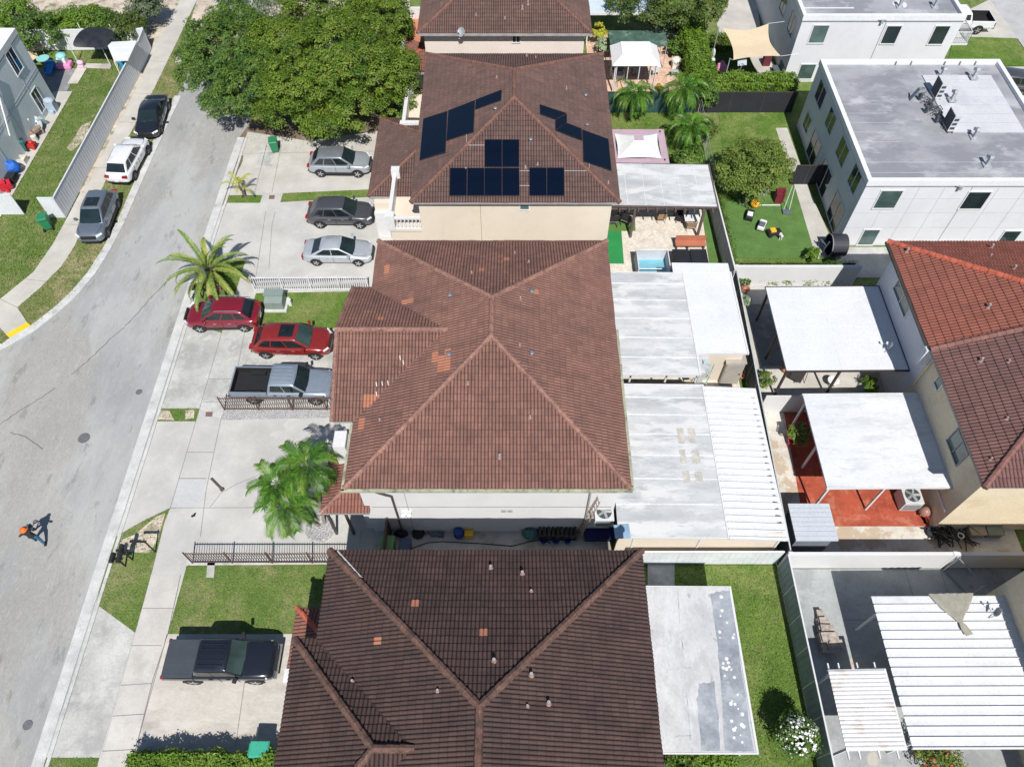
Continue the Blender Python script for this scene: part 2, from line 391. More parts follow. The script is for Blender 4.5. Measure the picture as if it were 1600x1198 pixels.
# left side
verge = [(285, 78), (279, 60), (240, 140), (207, 202), (165, 283), (116, 385), (95, 417), (60, 452), (27, 480), (52, 511), (88, 483), (118, 455), (142, 425), (165, 390), (188, 346), (207, 302), (240, 228), (277, 150), (298, 100)]
sheet('verge', verge, GRD, 3)
sheet('verge', [(-60, 500), (0, 512), (18, 532), (0, 543), (-60, 535)], GRD, 3)
sheet('sidewalk', [(290, -25), (282, 0), (240, 72), (230, 95), (160, 232), (127, 298), (105, 340), (82, 382), (52, 425), (25, 447), (0, 467), (-80, 515), (-60, 545), (0, 512), (9, 522), (42, 503), (27, 480), (60, 452), (95, 417), (116, 385), (165, 283), (207, 202), (240, 140), (279, 60), (308, 0), (316, -25)],
      CONC2, 4, joints=[[(230, 95), (262, 97)], [(205, 145), (237, 147)], [(183, 190), (213, 192)], [(144, 262), (176, 262)], [(100, 350), (132, 352)], [(40, 436), (75, 440)], [(0, 467), (27, 480)]])
sheet('ramp', [(9, 522), (42, 503), (51, 511), (18, 531)], YEL, 5)
# bare strip along foot of the long white fence
sheet('soil', [(228, 95), (233, 97), (163, 236), (130, 302), (124, 300), (157, 232)], DIRT, 5)
# bare sandy ground at the top
sheet('soil', [(-200, -160), (700, -160), (640, 0), (640, 60), (400, 112), (300, 100), (285, 78), (308, 0), (284, 0), (236, 92), (213, 62), (205, 30), (-200, 30)], DIRT, .5)
sheet('slab', [(278, 84), (289, 84), (283, 99), (273, 98)], CONC, 5)
sheet('driveway', [(330, -10), (420, -10), (400, 35), (345, 22)], CONC, 3)
# soil under the big trees
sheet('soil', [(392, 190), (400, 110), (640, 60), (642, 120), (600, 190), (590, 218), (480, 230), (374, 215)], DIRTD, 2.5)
# east frontage : concrete aprons, walk, driveways
front = [(387, 205), (600, 190), (640, 330), (640, 460), (560, 660), (580, 870), (520, 1000), (440, 1300), (30, 1300), (69, 1198), (161, 898), (262, 600), (303, 450), (335, 347), (346, 321), (374, 243)]
sheet('driveway', front, CONC, 1.5, joints=[[(415, 330), (400, 430)], [(342, 430), (378, 425)], [(430, 330), (425, 350), (420, 420)]])
sheet('driveway', [(387, 206), (372, 245), (352, 304), (585, 297), (596, 214), (590, 205), (480, 220)], CONC2, 3,
      joints=[[(440, 225), (425, 300)], [(417, 225), (398, 300)], [(376, 240), (592, 236)]])
sheet('driveway', [(300, 500), (330, 515), (346, 520), (385, 505), (412, 510), (518, 497), (522, 640), (345, 655), (311, 638), (247, 638)], CONCD, 3,
      joints=[[(346, 520), (311, 640)], [(385, 505), (372, 570), (345, 655)], [(326, 592), (362, 592)], [(317, 628), (352, 628)]])
sheet('driveway', [(241, 658), (306, 658), (345, 655), (530, 650), (545, 700), (585, 838), (500, 838), (312, 838), (292, 880), (283, 898), (236, 898), (266, 792), (182, 837)], CONC, 4,
      joints=[[(311, 640), (300, 678), (266, 793)], [(345, 655), (322, 765), (313, 838)], [(293, 706), (333, 706)], [(279, 747), (322, 747)], [(266, 793), (580, 792)], [(397, 745), (371, 755), (345, 770), (328, 792)], [(404, 745), (402, 792)], [(397, 745), (410, 738)]])
sheet('slab', [(408, 225), (432, 227), (425, 260), (400, 258)], CONCD, 4)
sheet('soil', wob((374, 243), (346, 321), 10, 1.2) + wob((352, 321), (381, 243), 10, 1.6), DIRTD, 7)
sheet('patch', [(280, 747), (322, 747), (313, 792), (268, 792)], mk('blue tinted slab', (.45,.455,.455), .85, var=.06), 5)
sheet('apron', [(150, 943), (211, 988), (155, 1183), (72, 1183)], CONCD, 5)
sheet('driveway', [(262, 990), (475, 985), (430, 1175), (425, 1300), (100, 1300), (213, 1165)], CONCS, 5,
      joints=[[(261, 990), (213, 1165)], [(382, 1065), (368, 1165)]])
sheet('sidewalk', [(236, 898), (282, 898), (262, 990), (239, 1060), (213, 1165), (170, 1330), (120, 1330), (155, 1198)], SIDEW, 6,
      joints=[[(223, 950), (270, 950)], [(206, 1008), (253, 1008)], [(189, 1070), (237, 1067)], [(176, 1118), (225, 1115)], [(160, 1173), (211, 1170)], [(282, 898), (262, 990), (239, 1060), (213, 1165)]])
# lawns of the frontage
sheet('lawn', [(266, 793), (257, 815), (236, 898), (211, 988), (150, 943), (161, 898), (178, 842), (184, 836), (224, 813)], GR1, 6)
sheet('soil', [(258, 802), (246, 845), (232, 864), (205, 862), (184, 858), (190, 843), (212, 834), (228, 820), (245, 806)], DIRT, 7)
sheet('lawn', [(70, 1183), (155, 1183), (120, 1330), (20, 1330)], GR1, 6)
sheet('lawn', [(247, 638), (311, 638), (306, 658), (241, 658)], GR1, 6)
sheet('soil', [(251, 641), (265, 642), (272, 656), (246, 655)], DIRT, 7)
sheet('soil', [(290, 641), (304, 640), (303, 653), (289, 655)], DIRT, 7)
sheet('lawn', [(312, 425), (352, 408), (384, 406), (367, 460), (346, 520), (330, 515), (300, 472)], GR2, 6)
sheet('lawn', [(358, 305), (410, 305), (406, 317), (354, 317)], GR2, 6)
sheet('lawn', [(442, 302), (578, 296), (574, 308), (438, 316)], GR2, 6)
sheet('lawn', [(400, 458), (560, 455), (545, 500), (518, 515), (409, 520), (385, 505)], GR2, 6)
sheet('lawn', [(292, 882), (530, 880), (520, 990), (262, 990)], GR1, 7)
sheet('gravel', [(348, 641), (528, 639), (530, 652), (346, 656)], GRAV, 6)
sheet('gravel', [(292, 874), (530, 872), (530, 881), (291, 883)], GUT, 8)
sheet('paving', [(540, 800), (590, 800), (590, 870), (535, 870)], CONC, 5)
sheet('slab', [(324, 878), (336, 878), (334, 902), (322, 902)], CONCD, 8)
# small dark cover plates in the walk
for x, y, s in ((327, 647, 5.2), (425, 308, 4.2)):
    sheet('cover_plate', [(x - s, y - s * .7), (x + s, y - s * .7), (x + s * .8, y + s * .7), (x - s * 1.2, y + s * .7)], mk('rusty plate', (.16,.10,.085), .8), 9)
# alley between the two tiled houses
wsheet('alley', -8.0, 11.9, 5.2, 15.8, ALLEY, 6)
wsheet('alley', 5.2, 13.96, 13.4, 14.3, ALLEY, 6)
# rear gardens
sheet('garden_path', [(1012, 881), (1054, 881), (1054, 922), (1012, 922)], CONCD, 4)
wsheet('lawn', 6.9, 2.2, 13.5, 13.9, GR2, 2)
wsheet('patio', 13.75, 2.0, 26, 13.7, BLU, 2, joints=[[(20.1, 8), (20.1, 13.7)], [(16.3, 11.1), (23, 11.1)], [(21.9, 11), (21.9, 13.7)]])
wsheet('patio', 13.7, 14.0, 26.5, 23.2, ROT, 2)
sheet('terracotta_floor', [(1224, 640), (1300, 640), (1420, 640), (1448, 822), (1257, 822)], TERRA, 3)
sheet('terracotta_floor', [(1430, 795), (1450, 795), (1452, 822), (1448, 822)], TERRA, 3)
wsheet('patio', 14.2, 23.3, 24.5, 32.9, CONC2, 2)
sheet('patio', [(1165, 475), (1260, 475), (1275, 572), (1190, 572)], DGR, 3)
wsheet('patio', 6.2, 23, 13.6, 41.8, PAVER, 2)
sheet('turf', [(945, 335), (992, 335), (993, 361), (945, 361)], ART, 3)
sheet('turf', [(940, 361), (971, 361), (975, 412), (935, 412)], ARTG, 3)
sheet('turf', [(1095, 322), (1103, 322), (1122, 412), (1108, 412)], ART, 3)
wsheet('garden_path', 5.0, 23, 6.2, 31, CONC, 3)
wsheet('lawn', 6.6, 41.8, 14.6, 50.9, GR2, 2)
wsheet('patio', 6.4, 51.3, 14.2, 62, TILEF, 2)
# backyard of the grey block
sheet('garden', [(1122, 170), (1260, 170), (1290, 405), (1150, 405)], GR2, 1)
sheet('artificial_turf', [(1128, 318), (1245, 290), (1274, 402), (1150, 404)], ART, 3)
sheet('walkway', [(1212, 200), (1230, 200), (1262, 290), (1310, 400), (1276, 405), (1242, 292)], CONC2, 4)
wsheet('walkway', 21.8, 33.6, 34, 36.4, CONCD, 3)
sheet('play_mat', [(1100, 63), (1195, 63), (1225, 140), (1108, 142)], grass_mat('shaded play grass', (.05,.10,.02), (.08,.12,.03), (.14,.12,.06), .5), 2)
sheet('walkway', [(1120, 38), (1150, -20), (1180, -20), (1190, 60), (1222, 128), (1190, 132), (1172, 90), (1130, 70)], CONC2, 3)
# far east street
sheet('driveway', [(1495, 25), (1545, 0), (1700, -20), (1700, 70), (1580, 60), (1495, 57)], CONC2, 3)
sheet('driveway', [(1550, 105), (1700, 103), (1700, 190), (1580, 190)], CONC2, 3)
sheet('street', [(1548, 0), (1600, 0), (1760, -20), (1760, 260), (1600, 75)], mk('far asphalt', (.40,.40,.40), .9, var=.1, pos='w'), 4)
sheet('lawn', [(1490, 57), (1588, 60), (1600, 103), (1480, 103)], GR2, 5)
# left yard pieces
sheet('garden_path', [(113, 143), (83, 143), (0, 300), (-30, 340), (0, 340), (22, 300)], CONC2, 4)
sheet('patio', [(60, 107), (121, 107), (105, 143), (80, 143)], DGR, 5)  # patio coloured dark, the left block's shade is put into it
sheet('garden_path', [(120, 106), (136, 106), (121, 131), (105, 131)], CONCS, 6)
sheet('garden_path', [(122, 99), (175, 100), (172, 108), (120, 106)], CONCS, 6)
sheet('soil', [(142, 190), (128, 195), (116, 215), (104, 232), (112, 236), (126, 224), (137, 208)], DIRT, 3)
# manholes
for x, y, r, nm in ((131, 684, .33, 'cast iron'), (217, 612, .19, 'cast iron'), (160, 656, .1, 'cast iron'), (43, 1132, .22, 'cast iron')):
    p = W(x, y); m = MB(); m.lathe([(r, -.03), (r, -.006), (r * .9, 0), (r * .2, .001)], (p.x, p.y, 0), 24)
    if r > .18: tag(m.build('manhole_cover', mk('cast iron', (.13,.13,.14), .7, var=.2, scale=8), org=(p.x, p.y, 0)), {131: 'round dark manhole cover in the road below the crack', 217: 'small round valve cover close to the concrete gutter', 43: 'worn grey round cover near the foot of the road'}[x], 'manhole cover')
p = W(160, 656)
# ================================================================ building materials
TC = tile_mat('weathered pink brown roof tiles', (.268,.134,.102), (.21,.108,.086), (.065,.043,.039), (.42,.18,.11), .45)
TB = tile_mat('dark brown roof tiles', (.102,.060,.051), (.08,.050,.045), (.018,.015,.016), (.45,.16,.09), .5)
TS = tile_mat('grey brown roof tiles', (.17,.095,.080), (.135,.083,.073), (.045,.034,.032), (.17,.095,.08), .45)
TT = tile_mat('faded brown roof tiles', (.17,.10,.083), (.14,.086,.073), (.05,.036,.03), (.17,.10,.083), .5)
TR = tile_mat('terracotta roof tiles', (.29,.098,.068), (.25,.092,.066), (.12,.045,.035), (.36,.105,.066), .35, .36, .42)
TRB = tile_mat('dull maroon roof tiles', (.20,.10,.088), (.165,.088,.08), (.05,.033,.032), (.20,.10,.088), .45, .36, .42)
TRP = tile_mat('red porch tiles', (.27,.12,.09), (.23,.105,.082), (.10,.05,.042), (.27,.12,.09), .45)
CAPC = mk('pink ridge tile', (.255,.135,.105), .8, var=.2, scale=2, var2=.3, scale2=9, bump=.01, stains=[((.10,.055,.045), 2, .5, .75, .7)], pos='w')
CAPB = mk('brown ridge tile', (.125,.068,.052), .8, var=.25, scale=2, var2=.3, scale2=9, stains=[((.05,.035,.03), 2, .5, .7, .7), ((.30,.15,.09), 2.3, .68, .8, .6)], pos='w')
CAPT = mk('terracotta ridge tile', (.42,.10,.06), .8, var=.2, scale=2, var2=.2, scale2=9, stains=[((.15,.05,.035), 2, .55, .7, .7)], pos='w')
CAPS = mk('grey ridge tile', (.17,.085,.065), .8, var=.2, scale=2, var2=.3, scale2=9, stains=[((.08,.05,.04), 2, .5, .75, .7)], pos='w')
WCREAM = mk('cream stucco', (.64,.56,.46), .9, var=.04, scale=.5, var2=.03, scale2=20, bump=.004, bscale=50, stains=[((.58,.46,.34), .6, .62, .8, .35)], pos='w')
WWHITE = mk('white stucco', (.60,.60,.60), .9, var=.04, scale=.5, var2=.03, scale2=20, bump=.004, bscale=50, stains=[((.50,.50,.49), .9, .62, .85, .3)], pos='w')
WPINK = mk('pale pink stucco', (.66,.585,.53), .9, var=.04, scale=.6, var2=.03, bump=.004, bscale=50, pos='w')
WGREY = mk('pale grey stucco', (.62,.625,.65), .9, var=.04, scale=.5, var2=.03, scale2=20, bump=.003, bscale=50, stains=[((.48,.49,.52), .5, .6, .8, .3)], pos='w')
WTAN = mk('tan stucco', (.64,.55,.40), .9, var=.05, scale=.5, bump=.004, bscale=50, stains=[((.52,.40,.25), .6, .58, .75, .5)], pos='w')
WLAV = mk('lavender grey stucco', (.55,.56,.60), .9, var=.04, scale=.5, bump=.004, bscale=50, pos='w')
WHT = mk('white painted metal', (.62,.62,.62), .5, var=.03, scale=1, pos='w')
DKM = mk('dark bronze metal', (.055,.045,.042), .5, var=.15)
GUTM = mk('mossy painted gutter', (.36,.36,.26), .6, var=.2, scale=3, stains=[((.12,.12,.09), 3, .5, .7, .7)], pos='w')
FASC = mk('grey fascia board', (.30,.28,.27), .8, var=.15, scale=2, pos='w')
SOFF = mk('soffit boards', (.38,.35,.32), .9)
GL = glass(); GLT = glass('green tinted window glass', (.075,.12,.115), .08)
ROOFG = mk('grey membrane roof', (.30,.305,.325), .8, var=.16, scale=.25, var2=.08, scale2=12,
           stains=[((.19,.20,.225), .17, .47, .6, .75), ((.50,.51,.53), .3, .56, .7, .55), ((.27,.24,.27), .4, .58, .72, .4)], pos='w', stretch=(1, 1.6, 1))
ROOFG2 = mk('light membrane roof', (.52,.525,.55), .8, var=.06, scale=.4, stains=[((.40,.41,.44), .3, .55, .7, .5)], pos='w')
COATG = mk('weathered silver coated roof', (.47,.48,.485), .75, var=.16, scale=.7, var2=.06, scale2=14, stretch=(.45, 1.4, 1),
           stains=[((.33,.345,.36), .4, .5, .66, .6), ((.60,.605,.60), .7, .5, .62, .8), ((.26,.26,.265), 2.2, .64, .8, .5)], pos='w')
COATW = mk('white coated roof', (.61,.62,.635), .7, var=.04, scale=.6, stains=[((.62,.63,.64), .7, .58, .75, .5)], pos='w')
COATS = mk('scuffed white coated roof', (.61,.62,.63), .7, var=.07, scale=.6, stretch=(.5, 1.8, 1), stains=[((.46,.475,.49), .7, .52, .7, .6), ((.38,.39,.40), 1.8, .64, .8, .4)], pos='w')
CORRW = mk('white corrugated metal', (.62,.63,.64), .5, var=.05, scale=.8, stains=[((.50,.50,.50), 1.2, .64, .8, .5)], pos='w')
CORRR = mk('rust streaked corrugated metal', (.62,.61,.60), .55, var=.04, scale=.8, pos='w', stretch=(.8, 1, 1), stains=[((.42,.33,.26), .75, .58, .70, .55)])

# ================================================================ tiled roofs
def tile_plane(P, pitch=.165, course=.34, amp=.040, lip=.032, off=0):
    P = [Vector(p) for p in P]; U = (P[1] - P[0]).normalized()
    N = U.cross(P[2] - P[1]).normalized() if (P[2] - P[1]).length > 0 else None
    if N.z < 0: N = -N
    V = N.cross(U).normalized()
    if V.z < 0: V = -V
    us = [(p - P[0]).dot(U) for p in P]; vs = [(p - P[0]).dot(V) for p in P]
    u0, u1, v1 = math.floor(min(us) / pitch) * pitch, max(us), max(vs)
    nu = int((u1 - u0) / (pitch / 4)) + 2; nv = int(v1 / course) + 1
    uu = u0 + np.arange(nu) * pitch / 4
    prof = np.array([0, .8, 1, .8])[np.arange(nu) % 4] * amp
    rows = []
    for k in range(nv): rows += [(k * course, lip), ((k + 1) * course - .006, 0.0)]
    bm = bmesh.new(); grid = []
    for v, h in rows:
        base = P[0] + V * v + N * (h + off); row = []
        kk = min(int((v + .01) / course), nv)
        for a, b in zip(uu, prof):
            q = base + U * float(a); cell = Vector((math.floor((a + .001) / (2 * pitch)) * 7.31, kk * 3.17, P[0].x))
            row.append(bm.verts.new(q + N * (float(b) + .022 * mnoise.noise(q * .9) + .012 * mnoise.noise(cell)) + V * (.03 * mnoise.noise(q * .7 + Vector((9, 3, 1))) + (.010 * mnoise.noise(cell * 1.7) if h else 0))))
        grid.append(row)
    for i in range(len(grid) - 1):
        A, B = grid[i], grid[i + 1]
        for j in range(nu - 1): bm.faces.new((A[j], A[j + 1], B[j + 1], B[j]))
    c = sum(P, Vector()) / len(P)
    for i in range(len(P)):
        a, b = P[i], P[(i + 1) % len(P)]
        if (b - a).length < 1e-4: continue
        n = (b - a).cross(N).normalized()
        if n.dot(c - a) > 0: n = -n
        bmesh.ops.bisect_plane(bm, geom=bm.verts[:] + bm.edges[:] + bm.faces[:], plane_co=a + n * (.0 if i else .02), plane_no=n, clear_outer=True, dist=1e-5)
    bm.normal_update()
    V_, F_, UV = [], [], []
    idx = {v: i for i, v in enumerate(bm.verts)}
    V_ = [v.co.copy() for v in bm.verts]
    flip = None
    for f in bm.faces:
        ids = [idx[v] for v in f.verts]
        if f.normal.dot(N) < -1e-3 : ids = ids[::-1]
        F_.append(ids); cv = (f.calc_center_median() - P[0]).dot(V)
        k = math.floor(cv / course)
        for i in ids:
            q = V_[i] - P[0]; UV.append((q.dot(U), min(max(q.dot(V), k * course + .001), (k + 1) * course - .001)))
    bm.free()
    return V_, F_, UV
PLANES = []           # every roof plane for ray hits
def roof(parent, planes, mat, name='roof', off=0, reg=True, **kw):
    V, F, UV = [], [], []
    for P in planes:
        v, f, uv = tile_plane(P, off=off, **kw); b = len(V); V += v; F += [[b + i for i in q] for q in f]; UV += uv
        if reg: PLANES.append([Vector(p) for p in P])
    me = bpy.data.meshes.new(name); org = ORG[parent]
    me.from_pydata([tuple(v - org) for v in V], [], F); me.materials.append(mat)
    l = me.uv_layers.new(name='UVMap'); l.data.foreach_set('uv', np.array(UV, dtype=np.float32).ravel())
    me.update(); o = bpy.data.objects.new(name, me); COL.objects.link(o); o.parent = parent; ORG[o] = org
    return o
def caps(rf, a, b, mat, r=.13, name='ridge_cap', lift=.03):
    a = Vector(a); b = Vector(b); L = (b - a).length; n = max(1, int(L / .38)); m = MB(); d = (b - a) / n
    for i in range(n):
        p = a + d * i + Vector((0, 0, lift)); m.tube(p, p + d * 1.06, r * 1.12, r * .92, 8)
    return m.build(name, mat, rf)
def hit(px, py, maxz=12):
    r = ray(px, py); o = Vector((0, 0, CAMH)); best = None
    for P in PLANES:
        N = (P[1] - P[0]).cross(P[2] - P[1]).normalized()
        den = r.dot(N)
        if abs(den) < 1e-6: continue
        t = (P[0] - o).dot(N) / den; q = o + r * t; c = sum(P, Vector()) / len(P); ok = True
        for i in range(len(P)):
            a, b = P[i], P[(i + 1) % len(P)]; n = (b - a).cross(N)
            if n.dot(c - a) > 0: n = -n
            if n.dot(q - a) > 1e-4 * n.length: ok = False; break
        if ok and t > 0 and (best is None or t < best[0]): best = (t, q, N if N.z > 0 else -N, P)
    return best
PIPE = mk('vent pipe lead', (.30,.29,.295), .6, var=.2, scale=5); PIPEW = mk('pinkish vent boot', (.32,.18,.145), .8, var=.2, scale=5)
def vents(parent, rf, lst):
    for px, py, kind in lst:
        h = hit(px, py)
        if not h: print('no hit', px, py); continue
        q = h[1]; m = MB()
        if kind == 'p':
            m.tube(q - Vector((0, 0, .05)), q + Vector((0, 0, .20)), .045, .045, 10); m.mat(1).tube(q + Vector((0, 0, .02)), q + Vector((0, 0, .07)), .09, .06, 10)
            m.build('vent_pipe', [PIPE, PIPEW], parent)
        elif kind == 'P':
            m.tube(q - Vector((0, 0, .05)), q + Vector((0, 0, .32)), .065, .065, 12); m.mat(1).tube(q + Vector((0, 0, .02)), q + Vector((0, 0, .09)), .12, .08, 10)
            m.build('vent_pipe', [PIPE, PIPEW], parent)
        elif kind == 'g':
            m.lathe([(.08, -.05), (.08, .10), (.14, .11), (.15, .16), (.10, .21), (.02, .23)], q, 14)
            m.build('roof_vent', [mk('dull vent metal', (.17,.18,.20), .5, metal=.3, var=.4, scale=8)], parent, smooth=False)
ORG_T = {}
def patch(rf, px, py, w=1, h=1, mat=None):
    hh = hit(px, py)
    if not hh: print('no patch', px, py); return
    P = hh[3]; U = (P[1] - P[0]).normalized(); N = hh[2]; V = N.cross(U).normalized()
    if V.z < 0: V = -V
    q = hh[1] - P[0]; u = round(q.dot(U) / .165) * .165; v = math.floor(q.dot(V) / .34) * .34
    a = P[0] + U * u + V * v
    PP = [a, a + U * .33 * w, a + U * .33 * w + V * .34 * h, a + V * .34 * h]
    return roof(rf, [PP], mat, 'replacement_tile', off=.014, reg=False)
TOR = tile_mat('new orange roof tiles', (.42,.18,.11), (.38,.16,.10), (.25,.11,.07), (.42,.18,.11), .3)

def wallbox(parent, x0, y0, x1, y1, z1, mat, name='wall', z0=-.05):
    return MB().box(x0, y0, z0, x1, y1, z1).build(name, mat, parent)
def win(parent, ax, A, pts=None, rng=None, fm=None, gm=None, bars=1, proud=.05, name='window', face=-1, fw=.07):
    """ax 'x' : wall at x=A ; 'y' : wall at y=A (faces -y)"""
    if pts:
        Q = [(WX if ax == 'x' else WY)(*p, A) for p in pts]
        c = [q.y if ax == 'x' else q.x for q in Q]; a0, a1 = min(c), max(c); z0, z1 = min(q.z for q in Q), max(q.z for q in Q)
    else: a0, a1, z0, z1 = rng
    fm = fm or WHT; gm = gm or GL
    def bx(m, u0, w0, u1, w1, d0, d1):
        if ax == 'x': m.box(A + face * d0, u0, w0, A + face * d1, u1, w1)
        else: m.box(u0, A + face * d0, w0, u1, A + face * d1, w1)
    m = MB()
    bx(m, a0 - fw, z0 - fw, a1 + fw, z0, -.01, proud + .02); bx(m, a0 - fw, z1, a1 + fw, z1 + fw, -.01, proud)
    bx(m, a0 - fw, z0, a0, z1, -.01, proud); bx(m, a1, z0, a1 + fw, z1, -.01, proud)
    for i in range(bars):
        u = a0 + (a1 - a0) * (i + 1) / (bars + 1); bx(m, u - .025, z0, u + .025, z1, .016, proud - .01)
    f = m.build(name, fm, parent)
    g = MB(); bx(g, a0, z0, a1, z1, -.01, .015); g.build('pane', gm, f)
    return f
def gutter(parent, pts, mat=GUTM, r=.07, name='gutter'):
    m = MB()
    for a, b in zip(pts[:-1], pts[1:]):
        a = Vector(a); b = Vector(b); d = (b - a).normalized(); n = Vector((-d.y, d.x, 0)) * .07
        m.prism([(a - n)[:2], (b - n)[:2], (b + n)[:2], (a + n)[:2]], a.z - .16, a.z - .03)
    return m.build(name, mat, parent)
def soffit(parent, x0, y0, x1, y1, z, ins=.04, mats=None):
    return MB().box(x0 + ins, y0 + ins, z - .17, x1 - ins, y1 - ins, z - .03).build('soffit', mats or FASC, parent)
def hip(x0, y0, x1, y1, z, xr, ya, yb, zr):
    a, b, c, d = (x0, y0, z), (x1, y0, z), (x1, y1, z), (x0, y1, z); s, n = (xr, ya, zr), (xr, yb, zr)
    return [[a, b, s], [b, c, n, s], [c, d, n], [d, a, s, n]], [(a, s), (b, s), (c, n), (d, n), (s, n)]

# ---------------------------------------------------------------- centre house
HC = thing('tiled_house', 'central two storey white house with weathered pink brown tile roof dotted with orange patches', 'house', (-1.1, 23, 0), group='tile roofed houses')
wallbox(HC, -7.25, 15.73, 5.05, 30.6, 5.85, WWHITE)
MB().box(-8.35, 19.3, -.05, -7.25, 27.1, 5.85).add([(-8.35,19.3,5.85),(-8.35,27.1,5.85),(-8.35,23.2,7.5),(-7.2,19.3,5.85),(-7.2,27.1,5.85),(-7.2,23.2,7.5)], [(0,1,2),(3,5,4),(0,3,4,1),(1,4,5,2),(2,5,3,0)]).build('front_bay', WWHITE, HC)
soffit(HC, -7.7, 15.3, 5.47, 31.04, 5.9); soffit(HC, -8.75, 18.88, -7.72, 27.5, 5.9)
pl, cp = hip(-7.7, 15.3, 5.47, 31.04, 5.9, -1.0, 22.12, 24.54, 8.5)
rC = roof(HC, pl, TC)
for a, b in cp: caps(rC, a, b, CAPC)
g1 = [[(-8.75, 18.88, 5.9), (-7.7, 18.88, 5.9), (-3.25, 23.2, 7.63), (-8.75, 23.2, 7.63)], [(-7.7, 27.5, 5.9), (-8.75, 27.5, 5.9), (-8.75, 23.2, 7.63), (-3.25, 23.2, 7.63)]]
rC2 = roof(HC, g1, TC, 'gable_roof')
caps(rC2, (-8.8, 23.2, 7.63), (-3.2, 23.2, 7.63), CAPC); caps(rC2, (-8.75, 18.88, 5.9), (-8.75, 23.2, 7.63), CAPC, .10, 'rake_cap'); caps(rC2, (-8.75, 27.5, 5.9), (-8.75, 23.2, 7.63), CAPC, .10, 'rake_cap')
pr = [[(-9.4, 15.4, 3), (-7.0, 15.4, 3), (-7.0, 17.6, 3.88), (-7.2, 17.6, 3.88)], [(-9.4, 18.9, 3), (-9.4, 15.4, 3), (-7.2, 17.6, 3.88), (-7.2, 18.9, 3.88)]]
rC3 = roof(HC, pr, TRP, 'porch_roof'); caps(rC3, (-9.4, 15.4, 3), (-7.2, 17.6, 3.88), CAPC, .11)
MB().box(-9.35, 15.45, 2.72, -7.05, 18.9, 2.96).build('porch_ceiling', FASC, HC)
for x, y in ((-9.2, 15.6), (-8.3, 15.6)):
    MB().box(x - .06, y - .06, 0, x + .06, y + .06, 2.75).build('porch_post', DKM, HC)
MB().box(-7.6, 15.95, 0, -7.2, 16.4, 2.75).box(-7.65, 15.9, 0, -7.15, 16.45, .12).build('porch_column', WHT, HC)
pn = [[(-9.0, 28.05, 3), (-9.0, 26.9, 3), (-7.6, 26.9, 3.6), (-7.6, 28.7, 3.6)], [(-7.6, 29.2, 3), (-9.0, 29.2, 3), (-9.0, 28.0, 3.3), (-7.6, 28.0, 3.6)]]
rC4 = roof(HC, [[(-9.2, 30.0, 3), (-9.2, 27.2, 3), (-7.25, 27.2, 3.8), (-7.25, 28.1, 3.8)], [(-7.25, 30.0, 3), (-9.2, 30.0, 3), (-7.25, 28.1, 3.8)]], TRP, 'porch_roof'); caps(rC4, (-9.2, 30.0, 3), (-7.25, 28.1, 3.8), CAPC, .1)
MB().box(-9.15, 27.25, 2.78, -7.3, 29.95, 2.97).build('porch_ceiling', FASC, HC)
MB().box(-9.05, 29.6, 0, -8.85, 29.8, 2.8).build('porch_column', WHT, HC)
gutter(HC, [(-7.78, 18.8, 5.9), (-7.78, 15.22, 5.9)]); gutter(HC, [(-7.84, 15.24, 5.9), (5.53, 15.24, 5.9)]); gutter(HC, [(5.55, 15.3, 5.9), (5.55, 24.6, 5.9)])
# stacked white balcony blocks under the gable
MB().box(-8.75, 17.95, 2.5, -8.15, 18.85, 5.1).build('balcony_pier', WHT, HC)
MB().box(-8.1, 17.7, 3.5, -7.3, 18.8, 4.9).box(-8.0, 17.25, 3.2, -7.28, 17.75, 4.3).build('balcony_wall', WHT, HC)
# pipes and fittings on the south wall
BZ = mk('brown downpipe', (.07,.05,.045), .6)
def downpipe(parent, pts, r=.05, mat=BZ): return MB().path(pts, r, 8).build('downpipe', mat, parent)
a = WY(566, 768, 15.6); downpipe(HC, [(-6.55, 15.3, 5.75), (-6.5, 15.55, 5.1), (-6.0, 15.6, 4.6), (-5.75, 15.6, 4.45), (-5.72, 15.6, 0)])
downpipe(HC, [(3.75, 15.35, 5.75), (3.72, 15.64, 5.4), (3.72, 15.64, .1)], .05, FASC)
MB().box(-5.15, 15.715, 0, -5.13, 15.728, 5.8).build('wall_joint', JNT, HC)
MB().box(-6.9, 15.70, 3.05, 4.9, 15.726, 3.07).build('wall_joint', JNT, HC)
for px in (787, 797): q = WY(px, 798, 15.7); MB().box(q.x - .13, 15.66, q.z - .07, q.x + .13, 15.72, q.z + .07).build('wall_vent', PIPE, HC)
MB().ob((3.9, 15.5, 2.5), (.3, .3, .02)).build('wall_lamp', FASC, HC)
q = WY(630, 803, 15.55); MB().sph((q.x, 15.5, q.z), (.13, .13, .1)).sph((q.x + .3, 15.5, q.z), (.13, .13, .1)).box(q.x - .1, 15.5, q.z - .04, q.x + .4, 15.72, q.z + .04).build('floodlight', WHT, HC)
vents(HC, rC, [(703, 463, 'g'), (737, 428, 'p'), (702, 555, 'g'), (731, 600, 'p'), (781, 715, 'P'), (804, 397, 'p'), (826, 411, 'p'), (831, 457, 'g'), (813, 468, 'p'), (831, 553, 'g'), (812, 541, 'p'), (828, 653, 'p'), (594, 657, 'p')])
for (x, y, w_, h_) in ((604, 415, 2, 1), (630, 471, 1, 2), (601, 500, 1, 1), (757, 425, 1, 1), (567, 622, 3, 1), (568, 628, 2, 1), (562, 656, 2, 1), (680, 548, 2, 1), (690, 558, 3, 2), (701, 545, 2, 1), (832, 460, 1, 1), (796, 405, 1, 1)):
    patch(rC, x, y, w_, h_, TOR)

